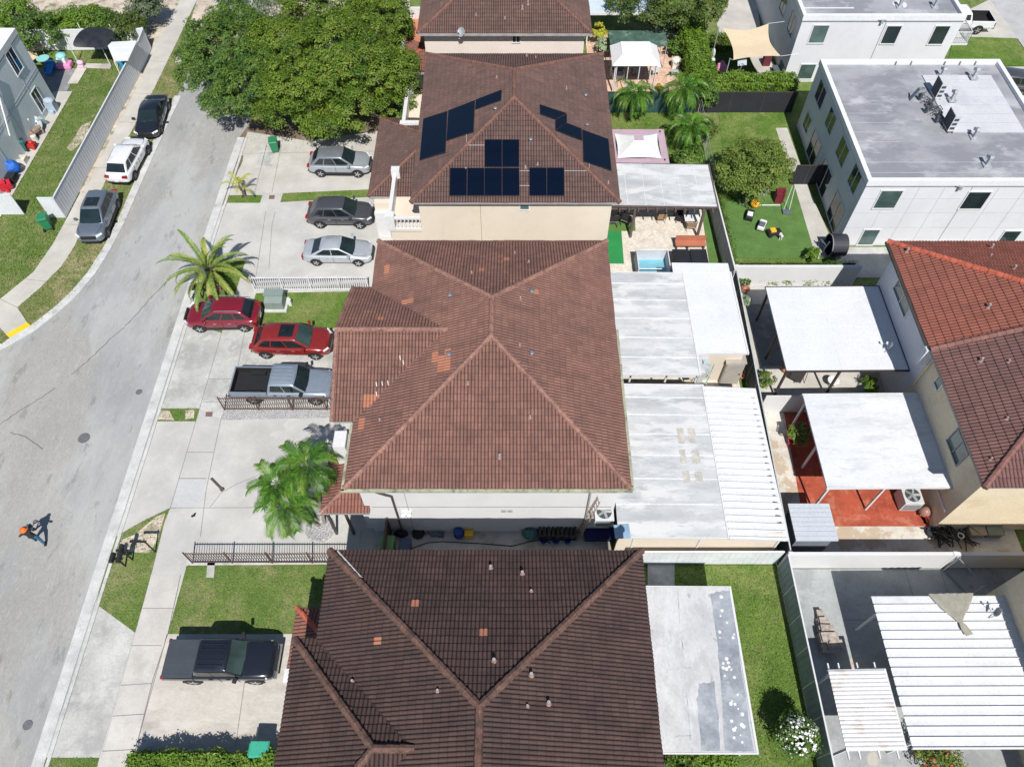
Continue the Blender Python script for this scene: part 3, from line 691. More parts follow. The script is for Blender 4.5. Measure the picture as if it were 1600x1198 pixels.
for x, y in ((625, 556), (630, 563), (588, 597), (597, 596), (606, 595), (588, 612)):
    h_ = hit(x, y); h2_ = hit(x + 1, y + 7)
    if h_ and h2_: MB().path([h_[1] + h_[2] * .06, h2_[1] + h2_[2] * .06], .025, 5).build('sealant_streak', WHT, rC2)
# ---------------------------------------------------------------- bottom house
HB = thing('tiled_house', 'dark brown tiled house at the bottom of the picture, nearest one', 'house', (-1.1, 5, 0), group='tile roofed houses')
wallbox(HB, -7.5, -3, 5.2, 11.88, 5.85, WWHITE); MB().box(-8.45, .4, -.05, -7.5, 8.1, 5.85).build('front_bay', WWHITE, HB)
soffit(HB, -7.95, -3.4, 5.65, 12.33, 5.9); soffit(HB, -8.85, -.05, -7.9, 8.55, 5.9)
pl, cp = hip(-7.95, -3.4, 5.65, 12.33, 5.9, -1.16, 3.3, 5.49, 8.5)
rB = roof(HB, pl, TB)
for a, b in cp: caps(rB, a, b, CAPB, .15)
ex = [[(-7.9, 8.55, 5.9), (-8.85, 8.55, 5.9), (-4.95, 4.25, 7.6), (-3.6, 4.25, 7.6)], [(-8.85, 8.55, 5.9), (-8.85, -.05, 5.9), (-4.95, 4.25, 7.6)], [(-8.85, -.05, 5.9), (-7.9, -.05, 5.9), (-3.6, 4.25, 7.6), (-4.95, 4.25, 7.6)]]
rB2 = roof(HB, ex, TB, 'bay_roof')
caps(rB2, (-8.85, 8.55, 5.9), (-4.95, 4.25, 7.6), CAPB, .15); caps(rB2, (-8.85, -.05, 5.9), (-4.95, 4.25, 7.6), CAPB, .15); caps(rB2, (-4.95, 4.25, 7.6), (-3.5, 4.25, 7.6), CAPB, .15)
rB3 = roof(HB, [[(-9.8, 10.75, 3), (-9.8, 7.6, 3), (-7.5, 7.6, 3.9), (-7.5, 8.5, 3.9)], [(-7.5, 10.75, 3), (-9.8, 10.75, 3), (-7.5, 8.5, 3.9)]], TRP, 'porch_roof'); caps(rB3, (-9.8, 10.75, 3), (-7.5, 8.5, 3.9), CAPT, .11)
MB().box(-9.75, 7.6, 2.75, -7.5, 10.7, 2.96).build('porch_ceiling', FASC, HB)
MB().box(-9.6, 10.3, 0, -9.35, 10.55, 2.8).build('porch_column', WHT, HB)
MB().box(-9.35, 1.0, 0, -9.0, 7.6, 4.2).box(-9.5, 1.0, 4.0, -8.9, 3.6, 4.5).box(-9.5, 7.2, 4.0, -8.9, 7.75, 4.4).build('white_ledge', WHT, HB)
downp = MB().path([(-7.6, 12.3, 5.95), (-6.3, 10.9, 6.5)], .05, 6).build('hip_flashing', mk('white sealant', (.55,.53,.5), .8), HB)
vents(HB, rB, [(767, 888, 'P'), (816, 897, 'P'), (830, 924, 'p'), (772, 1033, 'P'), (684, 1079, 'p'), (830, 1055, 'P'), (824, 1103, 'p'), (857, 1099, 'P'), (551, 1064, 'p')])
for (x, y) in ((657, 947), (764, 994), (597, 995)): patch(rB, x, y, 1, 1, TOR)

# ---------------------------------------------------------------- house with the solar arrays
HS = thing('tiled_house', 'cream house whose grey brown tile roof carries black solar arrays', 'house', (.1, 42, 0), group='tile roofed houses')
wallbox(HS, -5.7, 34.7, 6.1, 49.2, 5.85, WCREAM)
soffit(HS, -6.1, 34.24, 6.5, 49.61, 5.9)
pl, cp = hip(-6.1, 34.24, 6.5, 49.61, 5.9, .14, 40.8, 43.7, 8.5)
rS = roof(HS, pl, TS)
for a, b in cp: caps(rS, a, b, CAPS)
gx = [[(-9.5, 37.9, 3.1), (-5.9, 37.9, 3.1), (-5.7, 41.7, 4.55)], [(-9.5, 46.1, 3.1), (-9.5, 37.9, 3.1), (-5.7, 41.7, 4.55), (-5.7, 42.3, 4.55)], [(-5.7, 46.1, 3.1), (-9.5, 46.1, 3.1), (-5.7, 42.3, 4.55)]]
rS2 = roof(HS, gx, TS, 'garage_roof'); caps(rS2, (-9.5, 37.9, 3.1), (-5.75, 41.7, 4.55), CAPS, .1); caps(rS2, (-9.5, 46.1, 3.1), (-5.75, 42.3, 4.55), CAPS, .1)
MB().box(-9.45, 37.95, 2.85, -5.7, 46.05, 3.07).build('garage_soffit', FASC, HS)
wallbox(HS, -9.1, 37.55, -5.7, 45.7, 2.86, WCREAM, 'garage')
MB().box(-9.15, 37.3, 0, -7.75, 37.6, 2.2).build('white_wing_wall', WHT, HS)
wallbox(HS, -7.75, 35.0, -5.7, 39.4, 2.9, WCREAM, 'balcony_block')
MB().box(-7.85, 34.9, 2.9, -5.7, 39.5, 3.05).build('balcony_floor', WCREAM, HS)
MB().box(-7.85, 35.3, 3.05, -7.62, 39.3, 3.95).box(-7.95, 39.1, 3.05, -7.4, 39.55, 4.25).box(-7.95, 34.85, 3.05, -7.4, 35.35, 4.2).build('balcony_parapet', WHT, HS)
m = MB(); m.box(-7.4, 34.9, 3.9, -5.7, 35.1, 4.02); m.box(-7.4, 34.9, 3.05, -5.7, 35.1, 3.13)
for i in range(7):
    x = -7.25 + i * .24; m.lathe([(.04, 3.13), (.075, 3.3), (.035, 3.6), (.06, 3.8), (.04, 3.9)], (x, 35.0, 0), 8)
m.build('balustrade', WHT, HS)
# north balcony
wallbox(HS, -7.7, 44.6, -5.7, 49.2, 2.9, WCREAM, 'balcony_block')
MB().box(-7.75, 44.55, 2.9, -7.5, 49.2, 3.85).box(-7.85, 44.4, 2.9, -6.1, 44.75, 3.95).box(-7.8, 48.8, 2.9, -7.3, 49.3, 4.2).build('balcony_parapet', WHT, HS)
# dark arch over the side passage
m = MB(); m.lathe([(.55, 0), (.55, .25)], (0, 0, 0), 18, 'Y')
m2 = MB(); 
for v in [(p[0] * 1.7 - 7.0, p[1] + 34.2, p[2] + 1.05) for p in m.v]: m2.v.append(v)
m2.f = m.f; m2.m = m.m; m2.build('passage_arch', mk('dark awning', (.17,.13,.115), .8), HS)
win(HS, 'y', 34.7, pts=[(813, 320), (826, 320), (826, 327), (813, 327)], bars=0, gm=GLT)
MB().box(-1.95, 34.685, 0, -1.925, 34.698, 5.8).build('wall_joint', JNT, HS)
MB().box(-.15, 34.66, 5.55, -.05, 34.7, 5.7).build('wall_hole', DKM, HS)
vents(HS, rS, [(776, 123, 'p'), (774, 172, 'g'), (885, 140, 'p'), (915, 151, 'g'), (917, 197, 'g'), (823, 89, 'p'), (837, 92, 'p'), (840, 258, 'p'), (950, 287, 'p'), (829, 220, 'g'), (821, 263, 'p'), (728, 266, 'p')])

# ---------------------------------------------------------------- top house
HT = thing('tiled_house', 'pale pink walled house at the top edge with faded brown tile roof', 'house', (-.5, 60, 0), group='tile roofed houses')
wallbox(HT, -6.55, 52.7, 5.4, 67, 5.85, WPINK)
soffit(HT, -6.97, 52.2, 5.88, 67.6, 5.9)
pl, cp = hip(-6.97, 52.2, 5.88, 67.6, 5.9, -.5, 58.8, 61.2, 8.5)
rT = roof(HT, pl, TT)
for a, b in cp: caps(rT, a, b, CAPS)
pr = [[(-9.6, 50.9, 3), (-6.6, 50.9, 3), (-6.6, 53.4, 4.1)], [(-9.6, 55.9, 3), (-9.6, 50.9, 3), (-6.6, 53.4, 4.1)]]
rT2 = roof(HT, [[(-8.9, 51.9, 3), (-6.6, 51.9, 3), (-6.6, 54.2, 3.9)], [(-8.9, 56.4, 3), (-8.9, 51.9, 3), (-6.6, 54.2, 3.9)]], TRP, 'porch_roof'); caps(rT2, (-8.9, 51.9, 3), (-6.6, 54.2, 3.9), CAPT, .1)
MB().box(-8.85, 52, 2.7, -6.6, 56.2, 2.97).build('porch_ceiling', FASC, HT)
wallbox(HT, -8.5, 54.3, -6.55, 59.3, 3.0, WWHITE, 'balcony_block'); MB().box(-8.6, 54.2, 3, -8.35, 59.3, 3.9).box(-8.6, 59.2, 3, -6.6, 59.45, 3.9).build('balcony_parapet', WHT, HT)
MB().box(-8.3, 54.4, 3.0, -6.6, 59.2, 3.03).build('balcony_floor', mk('orange balcony tiles', (.50,.20,.11), .8), HT)
gutter(HT, [(-6.97, 52.14, 5.95), (5.9, 52.14, 5.95)], FASC)
win(HT, 'y', 52.7, pts=[(801, 56), (812, 56), (812, 66), (801, 66)], bars=1)
vents(HT, rT, [(789, 30, 'p'), (816, 15, 'P'), (825, 8, 'P'), (744, 25, 'p')])

# ---------------------------------------------------------------- right house (two roof colours)
HR = thing('tiled_house', 'right hand house with a roof half terracotta and half maroon tiles', 'house', (28, 23, 0), group='tile roofed houses')
ys = 23.35
MB().box(22.15, ys, -.05, 35.5, 30.55, 5.85).build('wall', WLAV, HR); MB().box(22.15, 15.85, -.05, 35.5, ys, 5.85).build('wall', WTAN, HR)
soffit(HR, 21.65, 15.35, 36, 31.0, 5.9)
x0, x1, y0, y1, zr = 21.65, 36.0, 15.35, 31.0, 8.75
ya, yb, xr = 22.6, 23.9, 28.8
def zW(x): return 5.9 + (x - x0) * (zr - 5.9) / (xr - x0)
nrt = [[(x0, y1, 5.9), (x0, ys, 5.9), (xr, ys + .2, zr), (xr, yb, zr)], [(x1, y1, 5.9), (x0, y1, 5.9), (xr, yb, zr)], [(x1, ys, 5.9), (x1, y1, 5.9), (xr, yb, zr), (xr, ys + .1, zr)]]
srt = [[(x0, ys, 5.9), (x0, y0, 5.9), (xr, ya, zr), (xr, ys + .2, zr)], [(x0, y0, 5.9), (x1, y0, 5.9), (xr, ya, zr)], [(x1, y0, 5.9), (x1, ys, 5.9), (xr, ys + .1, zr), (xr, ya, zr)]]
rR = roof(HR, nrt, TR, pitch=.18, course=.42); rR2 = roof(HR, srt, TRB, pitch=.18, course=.42)
caps(rR, (x0, y1, 5.9), (xr, yb, zr), CAPT, .15); caps(rR, (x1, y1, 5.9), (xr, yb, zr), CAPT, .15)
caps(rR2, (x0, y0, 5.9), (xr, ya, zr), mk('maroon ridge tile', (.20,.095,.08), .8, var=.2, scale=3, pos='w'), .15)
for xx in (22.1, 22.9, 23.7, 24.5):
    pass
caps(rR2, (x0, ys - .1, 5.93), (xr, ys + .1, zr), mk('maroon ridge tile', (.20,.095,.08)), .14, 'party_ridge')
MB().box(21.5, ys - .15, 4.6, 22.2, ys + .15, 5.85).build('party_corbel', WLAV, HR)
gutter(HR, [(21.58, 31, 5.95), (21.58, 23.6, 5.95)], DKM)
win(HR, 'x', 22.15, pts=[(1400, 445), (1407, 442), (1418, 490), (1411, 488)], gm=GLT, bars=1, fm=WHT)
win(HR, 'x', 22.15, rng=(17.6, 19.0, 3.9, 5.0), gm=GLT, bars=1, fm=FASC)
win(HR, 'x', 22.15, rng=(21.6, 22.1, 4.6, 5.2), gm=GLT, bars=0)
MB().box(22.0, 17.0, 2.55, 22.2, 23, 2.65).build('wall_ledge', WTAN, HR)
MB().box(22.1, 16.1, 1.6, 22.16, 18.6, 1.75).build('wall_strip', WHT, HR)
downpipe(HR, [(22.08, 23.1, 5.7), (22.05, 23.1, 2.9)], .04, WTAN)
vents(HR, rR, [(1416, 394, 'P'), (1548, 388, 'P'), (1547, 401, 'p'), (1543, 481, 'P'), (1583, 421, 'P'), (1531, 565, 'P'), (1575, 566, 'p'), (1547, 718, 'p'), (1572, 655, 'p')])
# south east cream house piece lower right corner
HX = thing('tiled_house', 'tan walled house at the right edge beside the big corrugated cover', 'house', (28, 5, 0), group='tile roofed houses')
wallbox(HX, 22.7, -2, 35.5, 11.8, 5.4, WTAN)
# eaves out of frame to the right
rX = roof(HX, [[(22.6, 11.9, 5.6), (22.6, -2.4, 5.6), (28.5, 4.0, 7.9), (28.5, 5.5, 7.9)], [(35.5, 11.9, 5.6), (22.6, 11.9, 5.6), (28.5, 5.5, 7.9)]], TRB)

# ---------------------------------------------------------------- flat roofed grey blocks
def flat_block(name, label, x0, y0, x1, y1, h, rise, wall, roofm, ph=.42):
    t = thing(name, label, 'building', ((x0 + x1) / 2, (y0 + y1) / 2, 0), group='flat roofed blocks')
    MB().box(x0, y0, -.05, x1, y1, h - ph - .1).build('wall', wall, t)
    m = MB(); w_ = .24; e = .05
    m.box(x0 - e, y0 - e, h - ph, x1 + e, y0 + w_, h); m.box(x0 - e, y1 - w_, h - ph, x1 + e, y1 + e, h)
    m.box(x0 - e, y0 + w_, h - ph, x0 + w_, y1 - w_, h); m.box(x1 - w_, y0 + w_, h - ph, x1 + e, y1 - w_, h)
    m.build('parapet', mk('white coping', (.66,.67,.69), .7, var=.03, pos='w'), t)
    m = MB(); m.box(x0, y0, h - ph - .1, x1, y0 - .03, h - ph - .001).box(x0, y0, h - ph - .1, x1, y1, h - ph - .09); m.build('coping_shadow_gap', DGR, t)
    r = MB().box(x0 + w_, y0 + w_, h - ph - .08, x1 - w_, y1 - w_, h - .26).build('roof', roofm, t)
    return t, r
B1, r1 = flat_block('flat_roofed_block', 'pale grey block with big stained flat roof and rooftop air conditioners, upper right', 22.2, 36.6, 35.0, 49.45, 5.6, 0, WGREY, ROOFG)
B2, r2 = flat_block('flat_roofed_block', 'pale grey block cut by the top edge, partly streaked flat roof', 22.25, 55.2, 34.6, 68, 5.6, 0, WGREY, ROOFG)
B3, r3 = flat_block('flat_roofed_block', 'blue grey block with plain white flat roof at the left edge', -50, 30, -36.75, 52.75, 6.0, 0, mk('pale blue grey stucco', (.72,.755,.78), .9, var=.04, scale=.5, pos='w'), COATW)
WDK = mk('dark window frame', (.10,.11,.12), .5)
for P in ([(1282.5, 126), (1292.5, 145), (1281, 171), (1274, 150)], [(1300, 166), (1308, 186), (1297, 211), (1289.5, 192)], [(1317.5, 212), (1328, 236), (1315, 261), (1307, 237)], [(1336, 259), (1347.5, 277), (1332, 300), (1325, 282)]):
    win(B1, 'x', 22.2, pts=P, fm=WGREY, bars=1, fw=.04)
for y0, y1 in ((37.6, 39.6), (41.0, 43.0), (44.3, 46.2)):
    win(B1, 'x', 22.2, rng=(y0, y1, .12, 2.15), fm=WHT, bars=1, name='sliding_door', fw=.06)
win(B1, 'x', 22.2, rng=(47.2, 48.4, .9, 2.1), fm=WHT, bars=1)
for P in ([(1378, 298), (1410, 298), (1396, 325), (1369, 325)], [(1515, 300), (1549, 300), (1530, 326), (1506, 326)], [(1352, 359), (1375, 359), (1361, 382), (1339, 382)], [(1571, 361), (1595, 361), (1583, 378), (1560, 378)]):
    win(B1, 'y', 36.6, pts=P, bars=0, gm=GLT if P[0][0] < 1500 else GL, fw=.08)
MB().box(28.9, 36.585, 0, 28.93, 36.598, 5.1).build('wall_joint', JNT, B1)
jm = mk('score line', (.43,.44,.47), .9)
for z in (1.6, 2.9, 4.1): MB().box(22.2, 36.588, z, 35, 36.598, z + .02).build('score_line', jm, B1)
for x in (23.9, 25.6, 27.2, 30.6, 32.3): MB().box(x, 36.588, 0, x + .02, 36.598, 5.0).build('score_line', jm, B1)
qa = W(1487, 205, 5.45); qb = W(1562, 117, 5.45); dx0, dy0, dx1, dy1 = qa.x, qa.y, 33.9, qb.y
MB().box(dx0, dy0, 5.33, dx1, dy1, 5.42).build('raised_deck', ROOFG2, B1)
for i in range(6):
    y = dy0 + .9 + i * .95; MB().box(dx0, y, 5.42, dx1, y + .03, 5.428).build('seam', mk('roof seam', (.40,.41,.44), .8), B1)
for i in range(7):
    y = 37.6 + i * 1.0 if i < 2 else 38.6 + i; MB().box(22.5, y, 5.34, 25.4 if y > 40 and y < 46.5 else 34.7, y + .03, 5.35).build('seam', mk('roof seam', (.40,.41,.44), .8), B1)
for P in ([(1272, 40), (1295, 40), (1286, 67), (1264, 67)], [(1387, 41), (1408, 41), (1397, 68), (1376, 68)], [(1463, 41), (1485, 41), (1471, 69), (1449, 69)], [(1252, 101), (1275, 101), (1265, 123), (1248, 123)]):
    win(B2, 'y', 55.2, pts=P, bars=0, gm=GLT if P[0][0] < 1300 else GL, fw=.08)
for P in ([(1224, -4), (1231, 3), (1224, 24), (1218, 12)], [(1238, 22), (1245, 32), (1236, 55), (1230, 44)]):
    win(B2, 'x', 22.25, pts=P, fm=WHT, bars=1, fw=.04)
MB().box(28.7, 55.17, 0, 28.73, 55.19, 5.1).build('wall_joint', JNT, B2)
for y in (56.6, 58.2): MB().box(22.6, y, 5.34, 26.5, y + .16, 5.35).build('white_sealant', COATW, B2)
MB().lathe([(.55, 5.34), (.55, 5.352)], (30.2, 57.2, 0), 20).build('white_sealant', COATW, B2)
m = MB()
for z in (3.3, 4.15): m.box(34.6, 55.3, z, 35.9, 55.36, z + .05).box(35.85, 55.3, z, 35.9, 57.5, z + .05)
for i in range(10): m.box(34.7 + i * .13, 55.3, 3.3, 34.73 + i * .13, 55.34, 4.15)
for i in range(14): m.box(35.86, 55.3 + i * .16, 3.3, 35.9, 55.33 + i * .16, 4.15)
m.box(34.6, 55.3, 3.1, 35.9, 57.5, 3.25); m.build('balcony', WHT, B2)
for P in ([(8.5, 85), (16, 79), (36, 105), (27, 118)],):
    win(B3, 'x', -36.75, pts=P, fm=WGREY, bars=1, face=1, gm=glass('blue window glass', (.02, .05, .10)))
win(B3, 'x', -36.75, pts=[(48, 147), (55, 142), (72, 165), (65, 176)], fm=WHT, bars=1, face=1, name='sliding_door')
for z in (2.7, 2.9): MB().box(-36.74, 30, z, -36.725, 52.7, z + .015).build('score_line', jm, B3)
for y in (50.4, 47.2, 44.0, 40.8): MB().box(-36.74, y, 0, -36.725, y + .02, 5.4).build('score_line', jm, B3)
downpipe(B3, [(-36.65, 47.7, 5.4), (-36.6, 45.6, 2.0)], .06, WHT)
# rooftop goosenecks and scuppers on the blocks
GV = mk('galvanised duct', (.40,.42,.44), .5, metal=.3, var=.15)
def gooseneck(parent, px, py, z, s=1):
    p = W(px, py, z); m = MB(); m.ob((p.x, p.y, z + .05), (.5 * s, .5 * s, .1)); m.ob((p.x, p.y, z + .35 * s), (.2 * s, .2 * s, .6 * s)); m.ob((p.x - .02, p.y + .1 * s, z + .62 * s), (.24 * s, .45 * s, .2 * s), 0, R(-25))
    return m.build('roof_vent', GV, parent)
for q in ((1470, 121, 5.34), (1521, 122, 5.5), (1487, 157, 5.5), (1521, 216, 5.34), (1541, 259, 5.34)): gooseneck(B1, *q)
for q in ((1405, 12, 5.34), (1460, 12, 5.34)): gooseneck(B2, *q)
for px, py, b, Y in ((1378, 33, B2, 55.15), (1500, 292, B1, 36.55)):
    p = WY(px, py, Y); MB().ob((p.x, Y - .08, p.z), (.18, .2, .3)).path([(p.x - .3, Y - .05, p.z + .1), (p.x, Y - .15, p.z + .15), (p.x + .3, Y - .05, p.z + .1)], .03, 6).build('wall_lamp', GV, b)
m = MB()
for x in (27.5, 28.6, 31, 32.1, 33.2): m.box(x, 49.1, 5.35, x + .06, 49.25, 5.6)
m.build('parapet_clip', DGR, B1)
# ================================================================ patio covers
def slabroof(m, x0, y0, x1, y1, zw, ze, t=.12):
    return m.add([(x0,y0,zw-t),(x1,y0,ze-t),(x1,y1,ze-t),(x0,y1,zw-t),(x0,y0,zw),(x1,y0,ze),(x1,y1,ze),(x0,y1,zw)],
                 [(0,3,2,1),(4,5,6,7),(0,1,5,4),(1,2,6,5),(2,3,7,6),(3,0,4,7)])
def corr(m, x0, y0, x1, y1, zw, ze, period=.36, h=.05, prof=((0, 0), (.12, 1), (.24, 0))):
    ys = []; n = int(round((y1 - y0) / period)); p = (y1 - y0) / n
    for i in range(n):
        for t, k in prof: ys.append((y0 + (i + t) * p, k * h))
    ys.append((y1, 0))
    vs = [(x0, y, zw + k) for y, k in ys] + [(x1, y, ze + k) for y, k in ys]; N = len(ys)
    m.add(vs, [(i, N + i, N + i + 1, i + 1) for i in range(N - 1)])
    return m
def cover(label, x0, y0, x1, y1, zw, ze, mat, trim, posts=(), pm=None, style='flat', seams=(), period=.36, h=.05, prof=((0, 0), (.12, 1), (.24, 0)), pr=.05, cat='patio cover', fascia=.14, rafters=0):
    t = thing('patio_cover', label, cat, ((x0 + x1) / 2, (y0 + y1) / 2, 0), group='patio covers behind the houses')
    pm = pm or trim; m = MB()
    if style == 'flat':
        slabroof(m, x0 + .03, y0 + .03, x1 - .03, y1 - .03, zw, ze); rf = m.build('roof_panel', mat, t)
    else:
        corr(m, x0, y0, x1, y1, zw, ze, period, h, prof); rf = m.build('roof_panel', mat, t, fix=False)
    if seams:
        s = MB()
        for y in seams: slabroof(s, x0 + .05, y - .035, x1 - .05, y + .035, zw + .016, ze + .016, .03)
        s.build('roof_seam', mk('roof seam tape', (.62,.63,.64), .7, var=.1, scale=2, pos='w'), rf)
    f = MB(); lift = .012 if style == 'flat' else -.01
    def zz(x): return zw + (ze - zw) * (x - x0) / (x1 - x0)
    slabroof(f, x0, y0 - .03, x1, y0 + .02, zw + lift, ze + lift, fascia); f.build('fascia', trim, t); f = MB(); slabroof(f, x0, y1 - .02, x1, y1 + .03, zw + lift, ze + lift, fascia)
    f.build('fascia', trim, t)
    g = MB(); g.box(x1 - .02, y0 - .03, ze - fascia, x1 + .08, y1 + .03, ze + lift); g.build('gutter', trim, t)
    if rafters:
        r = MB()
        for i in range(rafters):
            x = x0 + .3 + (x1 - x0 - .6) * i / (rafters - 1); r.box(x - .04, y0 - .28, zz(x) - .3, x + .04, y1 - .1, zz(x) - .15)
        r.build('rafters', pm, t)
    for x, y in posts:
        MB().box(x - pr, y - pr, 0, x + pr, y + pr, zz(x) - .12).build('post', pm, t)
    if posts: MB().box(x0 + .1, min(p[1] for p in posts) - .05, min(zw, ze) - .32, x1 - .1, min(p[1] for p in posts) + .05, min(zw, ze) - .13).build('beam', pm, t)
    return t, rf
BRW = mk('brown painted timber', (.115,.085,.078), .7, var=.15, scale=3)
P1, f1 = cover('silver grey patio cover on brown posts beside the solar panel house', 6.15, 37.2, 13.5, 41.4, 3.0, 2.85, COATG, BRW, [(8.15, 37.35), (12.75, 37.35), (12.75, 41.0)], rafters=12, pr=.08)
m = MB()
for i in range(5): x = 7.6 + i * 1.2; m.box(x, 37.25, 3.0 - .15 * (x - 6.15) / 7.35 + .001, x + .03, 41.35, 3.0 - .15 * (x - 6.15) / 7.35 + .012)
m.build('roof_seam', mk('roof seam tape', (.62,.63,.64)), f1)
P5, f5 = cover('streaky grey patio roof behind the central house, north half', 5.05, 23.75, 10.42, 31.3, 3.05, 2.95, COATG, WHT, [(6.6, 23.8), (8.6, 23.8), (10.3, 23.8), (10.3, 31.1), (7.5, 31.1)], seams=[24.9, 26.3, 27.7, 29.1, 30.4])
P5b, f5b = cover('bright white roof extension with jog beside the streaky grey roof', 10.3, 25.25, 13.35, 31.4, 2.93, 2.9, COATW, WHT, [(13.1, 25.5), (13.1, 31.9)])
m = MB(); slabroof(m, 9.85, 31.36, 13.35, 32.15, 2.95, 2.9); m.build('roof_panel', COATW, P5b)
MB().box(10.44, 24.2, 2.0, 11.1, 25.2, 2.88).box(10.44, 23.9, 1.9, 10.75, 24.9, 2.9).build('gutter_box', COATG, P5)
MB().box(10.3, 25.35, -.02, 13.2, 28.6, 2.7).build('store_room', WCREAM, P5b)
MB().box(11.0, 24.3, .0, 11.05, 24.4, .01).build('store_threshold', DGR, P5b)
P6, f6 = cover('mottled grey patio roof with three tan patches behind the central house', 5.1, 14.15, 10.44, 23.05, 3.05, 2.95, COATG, WHT, [(6.0, 14.4), (9.3, 14.4)], seams=[15.9, 17.3, 18.65, 19.9, 21.1, 22.2])
tanp = mk('tan roof patch', (.43,.405,.365), .8, var=.2, scale=1.2, pos='w', stains=[((.58,.55,.5), 3, .5, .7, .7)])
for a, b in (((1057, 669), (1071, 693)), ((1074, 669), (1089, 692)), ((1061, 703), (1073, 724)), ((1080, 704), (1095, 724)), ((1066, 736), (1079, 754)), ((1085, 737), (1099, 753))):
    p = W(*a, 2.98); q = W(*b, 2.98); MB().box(p.x, q.y, 2.93, q.x, p.y, 2.985 + .1 * (10.44 - p.x) / 5.34 - .02).build('roof_patch', tanp, f6)
m = MB(); m.add([(5.06, 14.05, 2.86), (5.9, 14.05, 2.86), (5.9, 15.3, 2.86), (5.06, 15.3, 2.86), (5.06, 14.05, 3.08), (5.9, 14.05, 3.0), (5.9, 15.3, 3.0), (5.06, 15.3, 3.08)], [(0,3,2,1),(4,5,6,7),(0,1,5,4),(1,2,6,5),(2,3,7,6),(3,0,4,7)])
MB().box(5.2, 14.4, -.02, 13.2, 14.5, 2.8).build('end_wall', WCREAM, P6)
P6b, f6b = cover('white ribbed metal cover with dirty gutter ends along the dark boundary fence', 10.5, 14.15, 13.35, 22.95, 2.95, 2.72, CORRW, WHT, [(13.2, 14.4), (13.2, 18.5), (13.2, 22.7)], style='corr', period=.365, h=.06, prof=((0, 0), (.08, 1), (.2, 1), (.28, 0)))
m = MB()
for i in range(21):
    y = 15.0 + i * .365; s = random.uniform(.1, .26); m.ob((13.2 - s * .3, y, 2.745), (s, .1, .03), random.uniform(-.3, .3))
tag(m.build('leaf_debris', mk('dead leaf litter', (.14,.10,.07), .95), f6b), kind='stuff')
P7, f7 = cover('patched white patio roof behind the nearest dark roofed house', 5.35, 4.75, 10.1, 11.75, 3.0, 2.9, mk('crackled white roof coating', (.50,.50,.505), .8, var=.12, scale=.8, stains=[((.40,.40,.41), 1.1, .55, .7, .7), ((.24,.24,.24), 1.7, .68, .76, .6)], pos='w', stretch=(1.2, .7, 1)), WHT, [(9.9, 5.0), (9.9, 11.4)])
PB = mk('blue grey bare patch', (.27,.295,.33), .7, var=.2, scale=1.2, stains=[((.42,.44,.46), 1.4, .5, .7, .7), ((.17,.18,.2), .8, .58, .7, .6)], pos='w'); PW = mk('white sealant blob', (.66,.66,.67), .8)
def zp7(x): return 3.0 - .1 * (x - 5.35) / 4.75
def rpoly(parent, pts, mat, name, dz):
    m = MB(); P = [W(x, y, 2.93) for x, y in pts]; n = len(P)
    for k in (0,):
        vs = [(p.x, p.y, zp7(p.x) + dz) for p in P]; m.add(vs, [tuple(range(n))])
    o = m.build(name, mat, parent, fix=False)
    if o.data.polygons[0].normal.z < 0: o.data.flip_normals()
def rough(pts, am=1.5, k=6):
    out = []
    for i in range(len(pts)):
        a, b = pts[i], pts[(i + 1) % len(pts)]
        for j in range(k): t = j / k; out.append((a[0] + (b[0] - a[0]) * t + random.uniform(-am, am), a[1] + (b[1] - a[1]) * t + random.uniform(-am, am)))
    return out
rpoly(f7, rough([(1110, 926), (1141, 921), (1178, 1172), (1133, 1174), (1126, 1060), (1119, 990)], 1.2), PB, 'worn_patch', .004)
rpoly(f7, rough([(1093, 1068), (1117, 1064), (1127, 1172), (1096, 1174), (1088, 1095)], 1.6), PB, 'worn_patch', .004)
for i in range(34):
    a = random.random(); x = random.uniform(1115, 1140) + a * 30; y = 925 + a * 235 + random.uniform(-4, 4)
    p = W(x, y, 2.92); s = random.uniform(.035, .09); m = MB(); m.lathe([(s, 0), (s * .8, .012)], (p.x, p.y, zp7(p.x) + .006), 8); m.build('sealant_blob', PW, f7)
for y0, y1, xx in ((921, 1172, 1060),):
    m = MB(); pp = wob((1058, 921), (1081, 1172), 16, 1.1); m.strip([W(x, y, 2.95) for x, y in pp], .035, 2.965); m.build('roof_crack', mk('dark roof crack', (.40,.40,.41), .9, var=.5, scale=2), f7)
for yy in (1047, 1152): 
    m = MB(); m.strip([W(x, y, 2.95) for x, y in wob((1040, yy), (1080, yy - 4), 7, 1.2)], .03, 2.97); m.build('roof_crack', mk('dark roof crack', (.30,.30,.31), .9), f7)
P8, f8 = cover('clean white patio cover on bronze posts against the lavender wall', 15.3, 24.05, 22.12, 30.25, 2.85, 2.95, COATW, DKM, [(15.5, 24.3), (18.5, 24.3), (15.5, 30.0), (15.5, 27)], pr=.06)
m = MB()
for i in range(1, 6): y = 24.1 + i * 1.02; slabroof(m, 15.4, y, 21.9, y + .025, 2.853, 2.951, .004)
m.strip([(18.4, 24.1), (18.5, 30.2)], .02, 2.905); m.build('roof_seam', mk('faint roof seam', (.64,.65,.66), .8), f8)
P9, f9 = cover('scuffed white patio cover with white angled posts over the red floor', 15.85, 16.85, 22.12, 22.5, 2.85, 2.95, COATS, WHT, [(16.1, 17.0), (18.95, 17.0), (16.1, 19.5), (16.1, 22.2)], pr=.05)
P11, f11 = cover('large white ribbed cover with a crumpled tarp at the lower right', 16.6, 4.95, 22.7, 11.3, 2.85, 2.95, CORRW, WHT, [(16.8, 5.2), (16.8, 10.6)], style='corr', period=.40, h=.07, prof=((0, 0), (.02, 1), (.07, 1), (.09, 0)))
